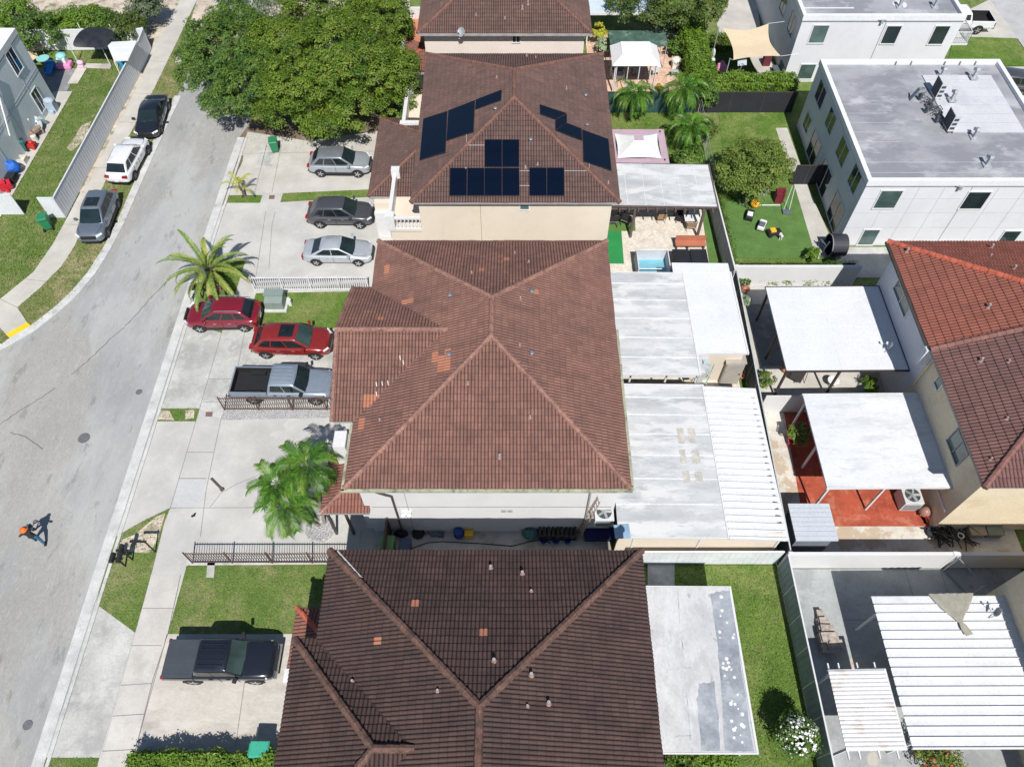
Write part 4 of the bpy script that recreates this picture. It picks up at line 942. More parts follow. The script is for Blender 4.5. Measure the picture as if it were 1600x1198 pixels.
P12, f12 = cover('small rust streaked corrugated lean-to beside the white boundary fence', 13.95, 4.93, 16.35, 8.12, 2.55, 2.75, CORRR, WHT, [(14.1, 5.0), (14.1, 8.0)], style='corr', period=.17, h=.03, prof=((0, 0), (.25, .7), (.5, 1), (.75, .7)))
m = MB()
for x in (14.05, 14.5, 15.3, 16.05): m.box(x - .03, 4.6, 2.36 + .2 * (x - 13.95) / 2.4, x + .03, 8.45, 2.44 + .2 * (x - 13.95) / 2.4)
m.build('rafters', WHT, P12)
# grey brown tarp on the ribbed cover
def zp11(x): return 2.85 + .1 * (x - 16.6) / 6.1
m = MB(); rows = [((1450, 928), (1520, 927), .10), ((1461, 942), (1516, 940), .14), ((1474, 955), (1511, 953), .14), ((1488, 966), (1505, 963), .16), ((1497, 974), (1502, 972), .15), ((1500, 983), (1509, 978), .13), ((1508, 994), (1520, 991), .1)]
vs = []; K = 12
for a, b, h in rows:
    for j in range(K + 1):
        t = j / K; p = W(a[0] + (b[0] - a[0]) * t, a[1] + (b[1] - a[1]) * t, 2.95)
        vs.append((p.x, p.y, zp11(p.x) + h + (.05 if j % 2 else 0) + random.uniform(-.015, .015)))
m.add(vs, [(i * (K + 1) + j, i * (K + 1) + j + 1, (i + 1) * (K + 1) + j + 1, (i + 1) * (K + 1) + j) for i in range(len(rows) - 1) for j in range(K)])
o = m.build('tarp', mk('grey brown tarp cloth', (.30,.285,.235), .9, var=.12, scale=3, bump=.01), fix=False, smooth=True)
tag(o, 'crumpled grey brown tarp tied down on the large ribbed cover', 'tarp')

# garden shed
S = thing('garden_shed', 'small shed with light grey ribbed roof in the corner beside the red floor', 'shed', (15.1, 15.3, 0))
MB().box(14.2, 14.55, 0, 16.0, 16.2, 1.9).build('wall', mk('slate shed wall', (.17,.19,.22), .7), S)
m = MB()
for i in range(8): y = 14.4 + i * .25; m.box(14.05, y, 1.94, 16.15, y + .235, 2.02)
m.box(14.05, 14.4, 1.9, 16.15, 16.4, 1.945); m.build('roof', mk('light grey shed roof', (.47,.50,.54), .6, var=.04), S)

# gazebos
def gazebo(label, x0, y0, x1, y1, z, zt, mats, border=.0, top=.18, name='gazebo', sag=False):
    t = thing(name, label, 'gazebo', ((x0 + x1) / 2, (y0 + y1) / 2, 0)); cx, cy = (x0 + x1) / 2, (y0 + y1) / 2
    for x in (x0 + .3, x1 - .3):
        for y in (y0 + .3, y1 - .3): MB().box(x - .05, y - .05, 0, x + .05, y + .05, z + .1).build('post', mats[2], t)
    b = border
    if b:
        m = MB()
        for (a0, c0, a1, c1) in ((x0, y0, x1, y0 + b), (x0, y1 - b, x1, y1), (x0, y0 + b, x0 + b, y1 - b), (x1 - b, y0 + b, x1, y1 - b)): m.box(a0, c0, z - .1, a1, c1, z)
        m.build('canopy_border', mats[1], t)
    X0, Y0, X1, Y1 = x0 + b, y0 + b, x1 - b, y1 - b; w2, h2 = (X1 - X0) * top, (Y1 - Y0) * top
    m = MB(); N = 6; rings = []
    for k in range(N + 1):
        s = k / N; zz_ = z + (zt - z) * (s ** 1.25 if sag else s)
        hx = (X1 - X0) / 2 * (1 - s) + w2 * s; hy = (Y1 - Y0) / 2 * (1 - s) + h2 * s; r_ = []
        for (ax, ay, bx_, by_) in ((-1, -1, 1, -1), (1, -1, 1, 1), (1, 1, -1, 1), (-1, 1, -1, -1)):
            for j in range(6):
                q = j / 6; px_ = ax + (bx_ - ax) * q; py_ = ay + (by_ - ay) * q
                inn = 1 - (.07 * (1 - s) * math.sin(math.pi * q) if sag else 0)
                fx, fy = (inn, 1) if abs(ax - bx_) < .1 else (1, inn)
                r_.append((cx + hx * px_ * fx, cy + hy * py_ * fy, zz_ + .02))
        rings.append(r_)
    vs = [p for r_ in rings for p in r_]; n = 24
    m.add(vs, [(k * n + i, k * n + (i + 1) % n, (k + 1) * n + (i + 1) % n, (k + 1) * n + i) for k in range(N) for i in range(n)])
    m.build('canopy', mats[0], t)
    m = MB(); m.box(cx - w2 * 1.02, cy - h2 * 1.02, zt - .02, cx + w2 * 1.02, cy + h2 * 1.02, zt + .05).build('canopy_cap', mats[1], t)
    return t
CLW = mk('white canopy cloth', (.68,.68,.68), .9, var=.05, scale=1.5, pos='w'); MAUVE = mk('mauve canopy cloth', (.42,.30,.36), .9, var=.08, scale=1.5, pos='w')
GZ1 = gazebo('white tented gazebo with wide mauve border north of the silver cover', 6.9, 42.1, 11.0, 45.8, 2.4, 3.05, [CLW, MAUVE, DKM], .5, .10, sag=True)
GZ2 = gazebo('white two tier gazebo over garden seating near the top', 7.85, 53.4, 11.65, 56.2, 2.5, 3.15, [CLW, CLW, WHT], 0, .30)
gz = MB()
for x in (8.2, 9.1, 10.0, 10.9, 11.3): gz.box(x, 53.5, .3, x + .06, 53.56, 2.5)
gz.build('curtain_rail', WHT, GZ2)
# shade sail
S = thing('shade_sail', 'beige square shade sail stretched beside the upper grey block', 'shade sail', (19, 56, 0))
c = [W(1129, 44, 3.1), W(1201, 37, 3.3), W(1220, 88, 3.1), W(1146, 94, 2.9)]; N = 10; vs = []
for i in range(N + 1):
    for j in range(N + 1):
        u, v = i / N, j / N; du = .09 * math.sin(math.pi * v); dv = .09 * math.sin(math.pi * u)
        uu = u * (1 - 2 * du) + du; vv = v * (1 - 2 * dv) + dv
        p = c[0] * (1 - uu) * (1 - vv) + c[1] * uu * (1 - vv) + c[2] * uu * vv + c[3] * (1 - uu) * vv
        vs.append((p.x, p.y, p.z + .25 * (abs(uu - .5) + abs(vv - .5)) - .25))
MB().add(vs, [(i * (N + 1) + j, (i + 1) * (N + 1) + j, (i + 1) * (N + 1) + j + 1, i * (N + 1) + j + 1) for i in range(N) for j in range(N)]).build('sail', mk('beige sail cloth', (.60,.49,.33), .9, var=.04), S, smooth=True)
for i, q in enumerate(c):
    if i in (1, 2): MB().path([q, (22.25, q.y, q.z + .2)], .015, 4).build('cable', WHT, S)
    else: MB().tube((q.x - .3, q.y, 0), (q.x - .3, q.y, q.z + .15), .04, .04, 8).path([q, (q.x - .3, q.y, q.z + .1)], .015, 4).build('mast', GV, S)
# black tarp canopy at left
S = thing('tarp_canopy', 'black sagging tarp shelter on white poles in the upper left yard', 'canopy', (-34.5, 59, 0))
g = [[(112, 75), (135, 74), (162, 76)], [(115, 63), (140, 64), (170, 67)], [(122, 52), (147, 54), (177, 58)], [(131, 44), (153, 41), (180, 47)]]; vs = []
for i, r_ in enumerate(g):
    for j, (x, y) in enumerate(r_): p = W(x, y, 2.2 + .3 * math.sin(i / 3 * math.pi) - .25 * (j == 1) + random.uniform(-.12, .12)); vs.append(p)
MB().add(vs, [(i * 3 + j, i * 3 + j + 1, (i + 1) * 3 + j + 1, (i + 1) * 3 + j) for i in range(3) for j in range(2)]).build('tarp', mk('black tarp', (.02,.022,.027), .6, var=.4, scale=2, bump=.03, bscale=3), S, smooth=True, sub=2, fix=False)
for a, b in (((122, 98), (115, 72)), ((173, 103), (158, 73)), ((140, 74), (135, 48)), ((188, 76), (177, 50))):
    p = W(*a); MB().tube(p, (p.x, p.y, 2.15), .04, .04, 8).build('pole', WHT, S)
S = thing('lean_to_shelter', 'white slatted lean-to roof inside the far corner of the long white fence', 'shelter', (-31.8, 55.5, 0))
a = [W(166, 66, 2.2), W(214, 64, 2.4), W(200, 94, 2.3), W(178, 95, 2.1)]
m = MB(); vs = [(p.x, p.y, p.z) for p in a] + [(p.x, p.y, p.z - .08) for p in a]; m.add(vs, [(0,1,2,3),(7,6,5,4),(0,4,5,1),(1,5,6,2),(2,6,7,3),(3,7,4,0)]); m.build('roof', COATW, S)
for t_ in (.33, .66):
    p = a[0].lerp(a[3], t_); q = a[1].lerp(a[2], t_); MB().path([p + Vector((0, 0, .02)), q + Vector((0, 0, .02))], .02, 4).build('batten', WHT, S)
for q in (a[0], a[3]): MB().box(q.x - .04, q.y - .04, 0, q.x + .04, q.y + .04, q.z - .06).build('post', WHT, S)

# ================================================================ fences
VIN = mk('white vinyl fence', (.60,.62,.65), .55, var=.03, scale=1, pos='w'); VINB = mk('shade blue fence panel', (.22,.27,.30), .7, var=.12, scale=1.5, pos='w')  # boundary fence panels: blue of their shaded side is put into the colour
def fence(label, a, b, h, mat, pm=None, step=1.83, t=.04, style='panel', name='fence', rail=True, pw=.06, group='garden fences and railings', cat='fence', ph=.04, gap=.11, pk=.012):
    a = Vector((*a[:2], 0)); b = Vector((*b[:2], 0)); L = (b - a).length; d = (b - a).normalized(); ang = math.atan2(d.y, d.x)
    o = thing(name, label, cat, a, 0, group); n = max(1, round(L / step)); pm = pm or mat
    if style == 'panel':
        c = (a + b) / 2; m = MB(); m.ob((c.x, c.y, h / 2 - .02), (L, t, h - .04), ang)
        nn = int(L / .3)
        for i in range(nn): q = a + d * (i + .5) * L / nn; m.ob((q.x, q.y, h / 2 - .02), (.02, t + .02, h - .06), ang)
        m.build('panel', mat, o)
    elif style == 'solid':
        c = (a + b) / 2; m = MB(); m.ob((c.x, c.y, h / 2), (L, t, h), ang); m.build('panel', mat, o)
    else:
        m = MB(); k = int(L / gap)
        for i in range(k + 1): q = a + d * (i * L / k); m.ob((q.x, q.y, h / 2 + .02), (pk * 2, pk * 2, h - .04), ang)
        m.build('pickets', mat, o)
        for z in (.12, h - .12):
            c = (a + b) / 2; MB().ob((c.x, c.y, z), (L, pk * 2.6, .05), ang).build('rail', mat, o)
    if rail and style in ('panel',):
        c = (a + b) / 2; MB().ob((c.x, c.y, h), (L, t + .05, .07), ang).build('rail', pm, o)
    for i in range(n + 1):
        q = a + d * (i * L / n); MB().ob((q.x, q.y, (h + ph) / 2), (pw, pw, h + ph), ang).build('post', pm, o)
    return o
LW = mk('long fence vinyl', (.50,.52,.55), .55, var=.03, pos='w')
a = W(229, 96); b = W(103, 340)
F1 = fence('long plain white vinyl fence running beside the left sidewalk', (a.x, a.y), (b.x, b.y), 1.8, VIN, step=1.85)
c = W(80, 338); fence('short white fence return at the near end of the long fence', (b.x - .08, b.y), (c.x, b.y), 1.8, VIN)
c = W(38, 335); fence('white fence panel left of the gateway by the green bin', (c.x, c.y), (c.x - 7, c.y), 1.8, VIN)
fence('white wall behind the black tarp shelter, topped by bushes', (-41, 59.6), (a.x - .2, 59.9), 1.8, COATW, style='solid', t=.15, step=6, pw=.17, cat='wall')
fence('short pale fence end beside the lean-to shelter roof', (a.x, a.y + .1), (a.x - .1, 59.8), 1.8, VIN)
fence('white framed boundary fence, panels tinted blue for shade, beside the lower lawn', (13.6, 2.0), (13.6, 13.75), 1.8, VINB, WHT, step=1.5, pw=.05, t=.02)
fence('white panel fence between the two lots south of the mottled roof', (5.8, 13.97), (13.5, 13.97), 1.6, mk('bright vinyl', (.66,.69,.72), .5), WHT, step=1.35, pw=.05)
fence('long low white wall south of the red patio', (13.75, 13.82), (30, 13.82), 1.75, WWHITE, style='solid', t=.18, step=8, pw=.2, cat='wall')
fence('white wall with ivy on top behind the clean white cover', (14.3, 32.95), (22.15, 32.95), 1.8, WWHITE, style='solid', t=.18, step=8, pw=.2, cat='wall')
fence('dark boundary fence along the ribbed and grey roofs', (14.22, 32.6), (13.75, 14.0), 1.8, mk('dark fence mesh', (.075,.10,.115), .7, var=.2, scale=2), mk('pale fence cap', (.45,.47,.48), .6), step=1.4, pw=.05, t=.02)
fence('pale grey panel fence east of the hot tub patio', (13.95, 41.6), (14.15, 32.7), 1.8, mk('pale grey fence', (.36,.38,.42), .6, pos='w'), WHT, step=2.2)
fence('white sheet fence north of the red patio', (14.3, 23.15), (22.1, 23.15), 1.7, WWHITE, DKM, style='solid', t=.06, step=2.6, pw=.07)
m = MB()
for i in range(52): m.lathe([(.06, 1.66), (.09, 1.72), (.03, 1.78)], (14.4 + i * .15, 23.15, 0), 6)
fence('dark teal mesh fence behind the two palms', (7.3, 51.1), (14.5, 51.1), 1.8, mk('teal screen', (.025,.07,.07), .8, var=.15), DKM, step=2.4, t=.02)
fence('black screen fence under the bright hedge, upper right', (14.6, 51.1), (22.1, 51.1), 1.8, mk('black screen', (.02,.022,.028), .8, var=.15), DKM, step=2.5, t=.02)
fence('thin wire fence beside the bushy hedge', (14.4, 41.8), (14.7, 51.0), 1.5, GV, style='picket', gap=.6, pk=.008, step=2.4, pw=.05)
fence('short black screen gate fence against the grey block', (20.3, 42.7), (22.15, 42.7), 1.7, mk('black screen', (.02,.022,.028)), DKM, step=.92, t=.02)
WPK = mk('white picket metal', (.66,.66,.67), .5); BPK = mk('rusty brown metal', (.115,.065,.055), .6, var=.2, scale=4)
fence('white picket railing with a gate beside the lawn with the utility box', (-16.75, 32.45), (-9.35, 32.5), 1.35, WPK, style='picket', gap=.14, pk=.022, step=1.85, pw=.08)
fence('brown metal railing beside the silver pickup truck', (-16.75, 23.27), (-8.8, 23.27), 1.35, BPK, style='picket', gap=.13, pk=.013, step=2.0, pw=.06)
fence('brown metal railing along the lawn of the nearest house', (-16.4, 14.0), (-8.2, 14.0), 1.4, BPK, style='picket', gap=.13, pk=.013, step=2.0, pw=.06)
fence('dark side gate fence in the narrow alley', (-6.35, 15.7), (-6.35, 12.2), 1.8, mk('dark gate boards', (.06,.035,.03), .7, var=.2), style='panel', step=1.6)
fence('dark sheet fence in the shaded corner near the top of the lower right yard', (22.0, 13.6), (23.6, 10.9), 1.8, DGR, GV, style='picket', gap=1.6, pk=.02, step=1.6, pw=.05)
# ================================================================ vehicles
TYRE = mk('tyre rubber', (.02,.02,.021), .8); RIMM = mk('silver alloy', (.50,.51,.52), .3, metal=.6); RIMD = mk('dark alloy', (.14,.14,.15), .35, metal=.6)
BLKP = mk('black plastic', (.018,.018,.02), .6); LITE = mk('headlamp lens', (.62,.63,.64), .12, spec=.8); REDL = mk('tail lamp red', (.28,.012,.012), .2, spec=.7)
CHR = mk('chrome trim', (.55,.56,.57), .2, metal=.8); PLT = mk('licence plate white', (.6,.6,.6), .6); CG = glass('car glass', (.012,.018,.02), .03)
CGB = glass('bright windshield glass', (.035,.06,.058), .05); CGM = glass('teal windshield glass', (.012,.022,.024), .04)
INT = mk('light interior', (.30,.30,.28), .8)
def wheel(root, x, y, r, rim, wd=.23):
    s = 1 if y > 0 else -1
    m = MB(); m.lathe([(r * .62, -wd / 2), (r * .92, -wd / 2), (r, -wd / 2 + .04), (r, wd / 2 - .04), (r * .92, wd / 2), (r * .62, wd / 2)], (x, y, r), 20, 'Y')
    t = m.build('wheel', TYRE, root, world=False, smooth=False)
    m = MB(); m.lathe([(r * .64, 0), (r * .6, .02), (r * .2, .025)], (x, y + s * (wd / 2 - .03) - (0 if s > 0 else .02), r), 20, 'Y')
    for k in range(5):
        a = k * 2 * math.pi / 5; m.ob((x + math.cos(a) * r * .34, y + s * (wd / 2 + .002), r + math.sin(a) * r * .34), (r * .55, .02, .07), 0, 0, -a)
    m.build('rim', rim, t, world=False)
def car(name, label, cat, col, L=4.6, Wd=1.85, H=1.66, kind='suv', rim=None, sunroof=False, rails=None, clad=False, roofcol=None, tonneau=False, ws=None):
    o = thing(name, label, cat, group='parked vehicles'); rim = rim or RIMM; h = Wd / 2; ws = ws or CGM
    zb = {'suv': 1.02, 'sedan': .90, 'pickup': 1.16}[kind]        # belt line
    sill = {'suv': .30, 'sedan': .22, 'pickup': .42}[kind]
    hood = {'suv': 1.0, 'sedan': .84, 'pickup': 1.14}[kind]
    F_, B_ = L / 2, -L / 2
    if kind == 'suv': cowl, rf, rr, tb = F_ - 1.10, F_ - 1.98, B_ + .86, B_ + .26; deck = zb
    elif kind == 'sedan': cowl, rf, rr, tb = F_ - 1.12, F_ - 2.10, B_ + 1.45, B_ + .55; deck = zb + .02
    else: cowl, rf, rr, tb = F_ - 1.35, F_ - 2.02, F_ - 3.42, F_ - 3.66; deck = zb
    # body loft
    if kind == 'pickup': st = [(F_, .80, .62, .86), (F_ - .1, .92, .45, 1.0), (F_ - .45, .985, sill, hood - .02), (cowl - .1, 1, sill, zb), (0, 1, sill, zb), (tb + .04, 1, sill, zb), (tb, 1, sill, zb), (tb - .02, 1, sill, zb), (tb - .05, 1, sill, zb), (tb - .25, 1, sill, zb), (B_ + .2, 1, sill + .02, zb), (B_ + .04, .985, sill + .05, zb), (B_, .96, sill + .12, zb - .03)]
    else: st = [(F_, .56, .42, .60), (F_ - .09, .76, .30, .73), (F_ - .28, .93, sill - .02, hood - .10), (F_ - .6, .985, sill, hood - .03), (cowl, 1, sill, hood + .03), (cowl - .5, 1, sill, zb), (0, 1, sill, zb), (B_ + .75, 1, sill, zb), (B_ + .32, .97, sill, deck), (B_ + .1, .86, sill + .05, deck - .05), (B_, .70, .42, deck - .18)]
    vs = []; M_ = 11
    for x, wf, z0, z1 in st:
        ww = h * wf; cr = .05 if x > cowl - .6 or (kind == 'sedan' and x < tb) else 0
        half = [(ww * .86, z0), (ww * .97, z0 + .08), (ww, (z0 + z1) / 2), (ww * .985, z1 - .10), (ww * .93, z1)]
        ring = [(y, z) for y, z in half] + [(0, z1 + cr)] + [(-y, z) for y, z in half[::-1]]
        vs += [(x, y, z) for y, z in ring]
    n = len(st); m = MB()
    fs = [(i * M_ + j, (i + 1) * M_ + j, (i + 1) * M_ + (j + 1) % M_, i * M_ + (j + 1) % M_) for i in range(n - 1) for j in range(M_)]
    fs += [tuple(range(M_)), tuple(range((n - 1) * M_, n * M_))[::-1]]
    if kind == 'pickup' and not tonneau:
        bx0, bx1 = B_ + .12, tb - .02           # open bed : lower top, walls added
        for i, s_ in enumerate(st):
            if s_[0] <= tb - .01:
                for j in range(3, 8): x, y, z = vs[i * M_ + j]; vs[i * M_ + j] = (x, y, min(z, .70))
    m.add(vs, fs); body = m.build('body', col, o, world=False, smooth=True, sub=1)
    if kind == 'pickup' and not tonneau:
        m = MB()
        for s in (-1, 1): m.box(B_ + .03, s * h * .985, .66, tb + .0, s * (h - .13), zb + .02)
        m.box(B_ + .0, -h * .95, .66, B_ + .09, h * .95, zb + .02); b = m.build('cargo_bed', col, o, world=False, bevel=.02)
        m = MB(); m.box(B_ + .1, -h + .15, .72, tb - .01, h - .15, .745)
        for s in (-1, 1): m.box(B_ + .1, s * (h - .125), .72, tb - .01, s * (h - .155), zb + .025)
        m.box(B_ + .09, -h + .14, .72, B_ + .12, h - .14, zb + .022)
        for s in (-1, 1): m.box(B_ + .9, s * (h - .16), .74, B_ + 1.8, s * (h - .4), .95)
        for i in range(9): y = -h + .3 + i * (2 * h - .6) / 8; m.box(B_ + .15, y - .02, .745, tb - .05, y + .02, .757)
        m.build('bed_liner', BLKP, b, world=False)
    if kind == 'pickup' and tonneau:
        m = MB(); m.box(B_ + .06, -h * .93, zb - .02, tb + .02, h * .93, zb + .05); m.build('bed_cover', mk('bed cover vinyl', (.045,.055,.068), .7, var=.1), o, world=False, bevel=.03)
    # cabin
    wb, wt = h * .90, h * (.74 if kind != 'pickup' else .82)
    B0 = [(cowl + .02, zb - .04), (tb, zb - .04)]; T0 = [(rf, H - .03), (rr, H - .05)]
    def side(s, u, t):        # u 0 front..1 rear, t 0 belt..1 roof
        xb = cowl + (tb - cowl) * u; xt = rf + (rr - rf) * u
        return Vector((xb + (xt - xb) * t, s * (wb + (wt - wb) * t) * (1 - (.07 if kind != 'pickup' else .02) * abs(u - .42) ** 1.5 * 2), zb - .04 + (H - .06 - zb + .04 - (.09 * max(u - .4, 0) if kind != 'pickup' else 0)) * t))
    m = MB(); nn = 7; K = 9; vs = []
    for i in range(nn):
        u = i / (nn - 1); ring = []
        for t in (0, .5, .92): p = side(1, u, t); ring.append(p)
        pr = side(1, u, 1); crown = .05 * math.sin(math.pi * min(max(u, .0), 1)) + .02
        dz = .09 * max(u - .4, 0) if kind != 'pickup' else 0; ring.append(Vector((pr.x, pr.y * .86, H - .035 + crown * .3 - dz))); ring.append(Vector((pr.x, 0, H - .03 + crown - dz)))
        ring += [Vector((p.x, -p.y, p.z)) for p in ring[:-1][::-1]]
        vs += ring
    fs = [(i * K + j, (i + 1) * K + j, (i + 1) * K + j + 1, i * K + j + 1) for i in range(nn - 1) for j in range(K - 1)] + [tuple(range(K)), tuple(range((nn - 1) * K, nn * K))[::-1]]
    m.add(vs, fs); cab = m.build('cabin', roofcol or col, o, world=False, smooth=True, bevel=.05)
    # glass
    def pane(nm, P, mt, off):
        n_ = (P[1] - P[0]).cross(P[2] - P[1]).normalized(); c_ = sum(P, Vector()) / len(P)
        if n_.dot(c_ - Vector((0, 0, .8))) < 0: n_ = -n_
        m = MB(); k = len(P); vs = [p + n_ * off for p in P] + [p - n_ * .02 for p in P]
        m.add(vs, [tuple(range(k)), tuple(range(k, 2 * k))[::-1]] + [(i, (i + 1) % k, k + (i + 1) % k, k + i) for i in range(k)])
        return m.build(nm, mt, o, world=False)
    a, b, c_, d = side(1, 0, .10), side(-1, 0, .10), side(-1, 0, .93), side(1, 0, .93)
    f = .93
    q = lambda v: Vector((v.x, v.y * f, v.z))
    mid = Vector((a.x + .07, 0, a.z)); midt = Vector((c_.x + .04, 0, c_.z + .01))
    pane('windshield', [q(a), mid, q(b), q(c_), midt, q(d)], ws, .022)
    a, b, c_, d = side(1, 1, .16), side(-1, 1, .16), side(-1, 1, .92), side(1, 1, .92)
    pane('rear_window', [q(a), q(b), q(c_), q(d)], CG, .016)
    if kind == 'suv': cuts = [(.05, .37), (.40, .68), (.71, .93)]
    elif kind == 'sedan': cuts = [(.05, .48), (.51, .90)]
    else: cuts = [(.06, .50), (.54, .92)]
    for s in (-1, 1):
        for u0, u1 in cuts:
            t1 = .90
            P = [side(s, u0, .16), side(s, u1, .16), side(s, u1 - (.05 if u1 > .85 and kind != 'pickup' else 0), t1), side(s, u0 + (.05 if u0 < .1 else 0), t1)]
            pane('side_window', P, CG, .012)
        # mirror
        p = side(s, .06, .12); m = MB(); m.ob((p.x - .05, s * (h + .10), p.z + .10), (.16, .24, .17), s * .2); m.ob((p.x - .05, s * (h - .02), p.z + .05), (.07, .16, .05)); m.build('mirror', col if kind != 'pickup' else BLKP, o, world=False, bevel=.02)
        for k, xx in enumerate((.18, -.72) if kind != 'pickup' else (.45, -.35)): MB().box(xx, s * h * .985, zb - .18, xx + .2, s * (h + .015), zb - .14).build('door_handle', CHR if kind != 'pickup' else BLKP, o, world=False)
    # wheels
    wr = {'suv': .355, 'sedan': .325, 'pickup': .40}[kind]; fx = F_ - .92 if kind != 'pickup' else F_ - .95; rx = B_ + .92 if kind != 'pickup' else B_ + 1.28
    for x in (fx, rx):
        for s in (-1, 1):
            m = MB(); ring = []; n_ = 14; vs = []
            for rr_ in (wr + .075, .0):
                for k in range(n_ + 1):
                    an = math.pi * k / n_; vs.append((x + math.cos(an) * rr_, s * (h + .006), wr * .92 + math.sin(an) * rr_))
            m.add(vs, [(k, k + 1, n_ + 2 + k, n_ + 1 + k) for k in range(n_)])
            vs2 = [(v[0], s * (h - .04), v[2]) for v in vs[:n_ + 1]]
            m.add(vs[:n_ + 1] + vs2, [(k, k + 1, n_ + 2 + k, n_ + 1 + k) for k in range(n_)])
            m.build('wheel_arch', BLKP, o, world=False)
    if clad:
        for s in (-1, 1): MB().box(rx, s * (h - .02), sill - .02, fx, s * (h + .012), sill + .16).build('side_cladding', BLKP, o, world=False)
    for x in (fx, rx):
        for s in (-1, 1): wheel(o, x, s * (h - .105), wr, rim)
    # lights, grille, bumpers, plates
    zl = hood - .17 if kind != 'pickup' else .92
    for s in (-1, 1):
        m = MB(); m.add([(F_ - .03, s * h * .62, zl - .06), (F_ - .30, s * h * .985, zl), (F_ - .34, s * h * .94, zl + .10), (F_ - .12, s * h * .60, zl + .05), (F_ - .2, s * h * .58, zl - .06), (F_ - .4, s * h * .8, zl)], [(0, 1, 2, 3), (0, 3, 4), (1, 5, 2), (2, 5, 4, 3), (0, 4, 5, 1)])
        m.build('headlight', LITE, o, world=False)
        m = MB()
        if kind == 'pickup': m.box(B_ - .01, s * h * .80, .78, B_ + .12, s * (h * .985), 1.12)
        elif kind == 'suv': m.box(B_ + .01, s * h * .50, .80, B_ + .22, s * h * .87, .96)
        else: m.box(B_ + .0, s * h * .45, .66, B_ + .22, s * h * .86, .80)
        m.build('tail_light', REDL, o, world=False, bevel=.02)
    m = MB(); gh = .30 if kind == 'pickup' else .18
    m.box(F_ - .10, -h * .52, zl - gh, F_ + .015, h * .52, zl + .02); m.box(F_ - .12, -h * .6, .34, F_ + .01, h * .6, .46); m.build('grille', BLKP, o, world=False, bevel=.01)
    m = MB()
    if kind == 'pickup': MB().box(B_ - .12, -h * .9, .46, B_ + .06, h * .9, .66).build('bumper', CHR, o, world=False, bevel=.03); m.box(F_ - .1, -h * .88, .48, F_ + .06, h * .88, .62)
    else: m.box(B_ - .03, -h * .75, .36, B_ + .14, h * .75, .50)
    m.build('bumper', BLKP if kind != 'pickup' else CHR, o, world=False, bevel=.03)
    MB().box(B_ - (.135 if kind == 'pickup' else .04), -.16, .52, B_ - .02, .16, .64).build('licence_plate', PLT, o, world=False)
    # seams: hood and door gaps
    m = MB()
    for s in (-1, 1):
        m.path([(F_ - .30, s * h * .60, hood - .065), (F_ - .65, s * h * .80, hood + .005), (cowl - .02, s * h * .84, hood + .045 if kind != 'pickup' else zb + .01)], .008, 4)
        for xx in ((cowl - .25, -.18, -1.08) if kind == 'suv' else (cowl - .3, -.2, -1.1) if kind == 'sedan' else (cowl - .25, .12, tb + .02)):
            m.box(xx, s * (h - .01), sill + .1, xx + .012, s * (h + .004), zb - .05)
    m.build('panel_gap', BLKP, o, world=False)
    for k in (-1, 1):
        a = side(k, 0, .1); MB().path([(a.x + .06, .1 * k - .3, a.z + .02), (a.x - .05, .1 * k + .35, a.z + .06)], .012, 4).build('wiper', BLKP, o, world=False)
    if sunroof:
        m = MB(); m.box(rf - .98, -wt * .66, H - .01, rf - .12, wt * .66, H + .032); m.build('sunroof', CG, cab, world=False, bevel=.03)
    if rails:
        for s in (-1, 1):
            MB().path([(rf - .15, s * wt * .90, H - .02), (rf - .3, s * wt * .92, H + .05), (rr + .3, s * wt * .92, H + .05), (rr + .12, s * wt * .90, H - .02)], .022, 6).build('roof_rail', rails, cab, world=False)
    if kind == 'pickup':
        m = MB()
        for i in range(5): y = -wt * .62 + i * wt * .31; m.box(rr + .15, y - .03, H - .01, rf - .15, y + .03, H + .038)
        m.build('roof_rib', roofcol or col, cab, world=False, bevel=.012)
    return o
def park(o, px, py, ang, z=.75):
    p = W(px, py, z); o.location = (p.x, p.y, 0); o.rotation_euler = (0, 0, R(ang)); return o
P_WHITE = paint('white car paint', (.68,.69,.70)); P_SILV = paint('silver car paint', (.36,.39,.42), .3, .3); P_SILV2 = paint('pale silver car paint', (.44,.47,.50), .3, .3)
P_GREY = paint('grey car paint', (.20,.215,.235), .3, .3); P_DK = paint('dark grey car paint', (.07,.07,.08), .3, .2); P_BLK = paint('black car paint', (.012,.014,.02), .2)
P_RED = paint('red car paint', (.22,.018,.016), .25, .1); P_MAR = paint('maroon car paint', (.19,.010,.022), .25, .1); P_BLUE = paint('steel silver blue truck paint', (.26,.31,.37), .3, .35)
n1 = W(246, 148, .7) - W(226, 208, .7); A0 = math.degrees(math.atan2(n1.y, n1.x))
park(car('parked_car', 'black sedan parked on the verge nearest the big tree', 'car', P_BLK, 4.75, 1.87, 1.42, 'sedan', RIMD), 236, 178, A0 + 180)
n1 = W(214, 217, .7) - W(180, 280, .7); A1 = math.degrees(math.atan2(n1.y, n1.x))
park(car('parked_car', 'white SUV with dark rear window parked on the left verge', 'car', P_WHITE, 4.65, 1.87, 1.66, 'suv', RIMD), 199, 247, A1)
n1 = W(168, 290, .7) - W(133, 380, .7); A2 = math.degrees(math.atan2(n1.y, n1.x))
park(car('parked_car', 'grey blue SUV with black sunroof parked on the left verge', 'car', paint('slate blue grey paint', (.14,.17,.21), .3, .3), 4.65, 1.87, 1.72, 'suv', RIMD, sunroof=True, clad=True), 152, 335, A2 + 180)
park(car('parked_car', 'silver grey SUV parked nose in beside the big tree', 'car', P_SILV, 4.55, 1.87, 1.66, 'suv', roofcol=P_GREY, clad=True), 531, 252, -1)
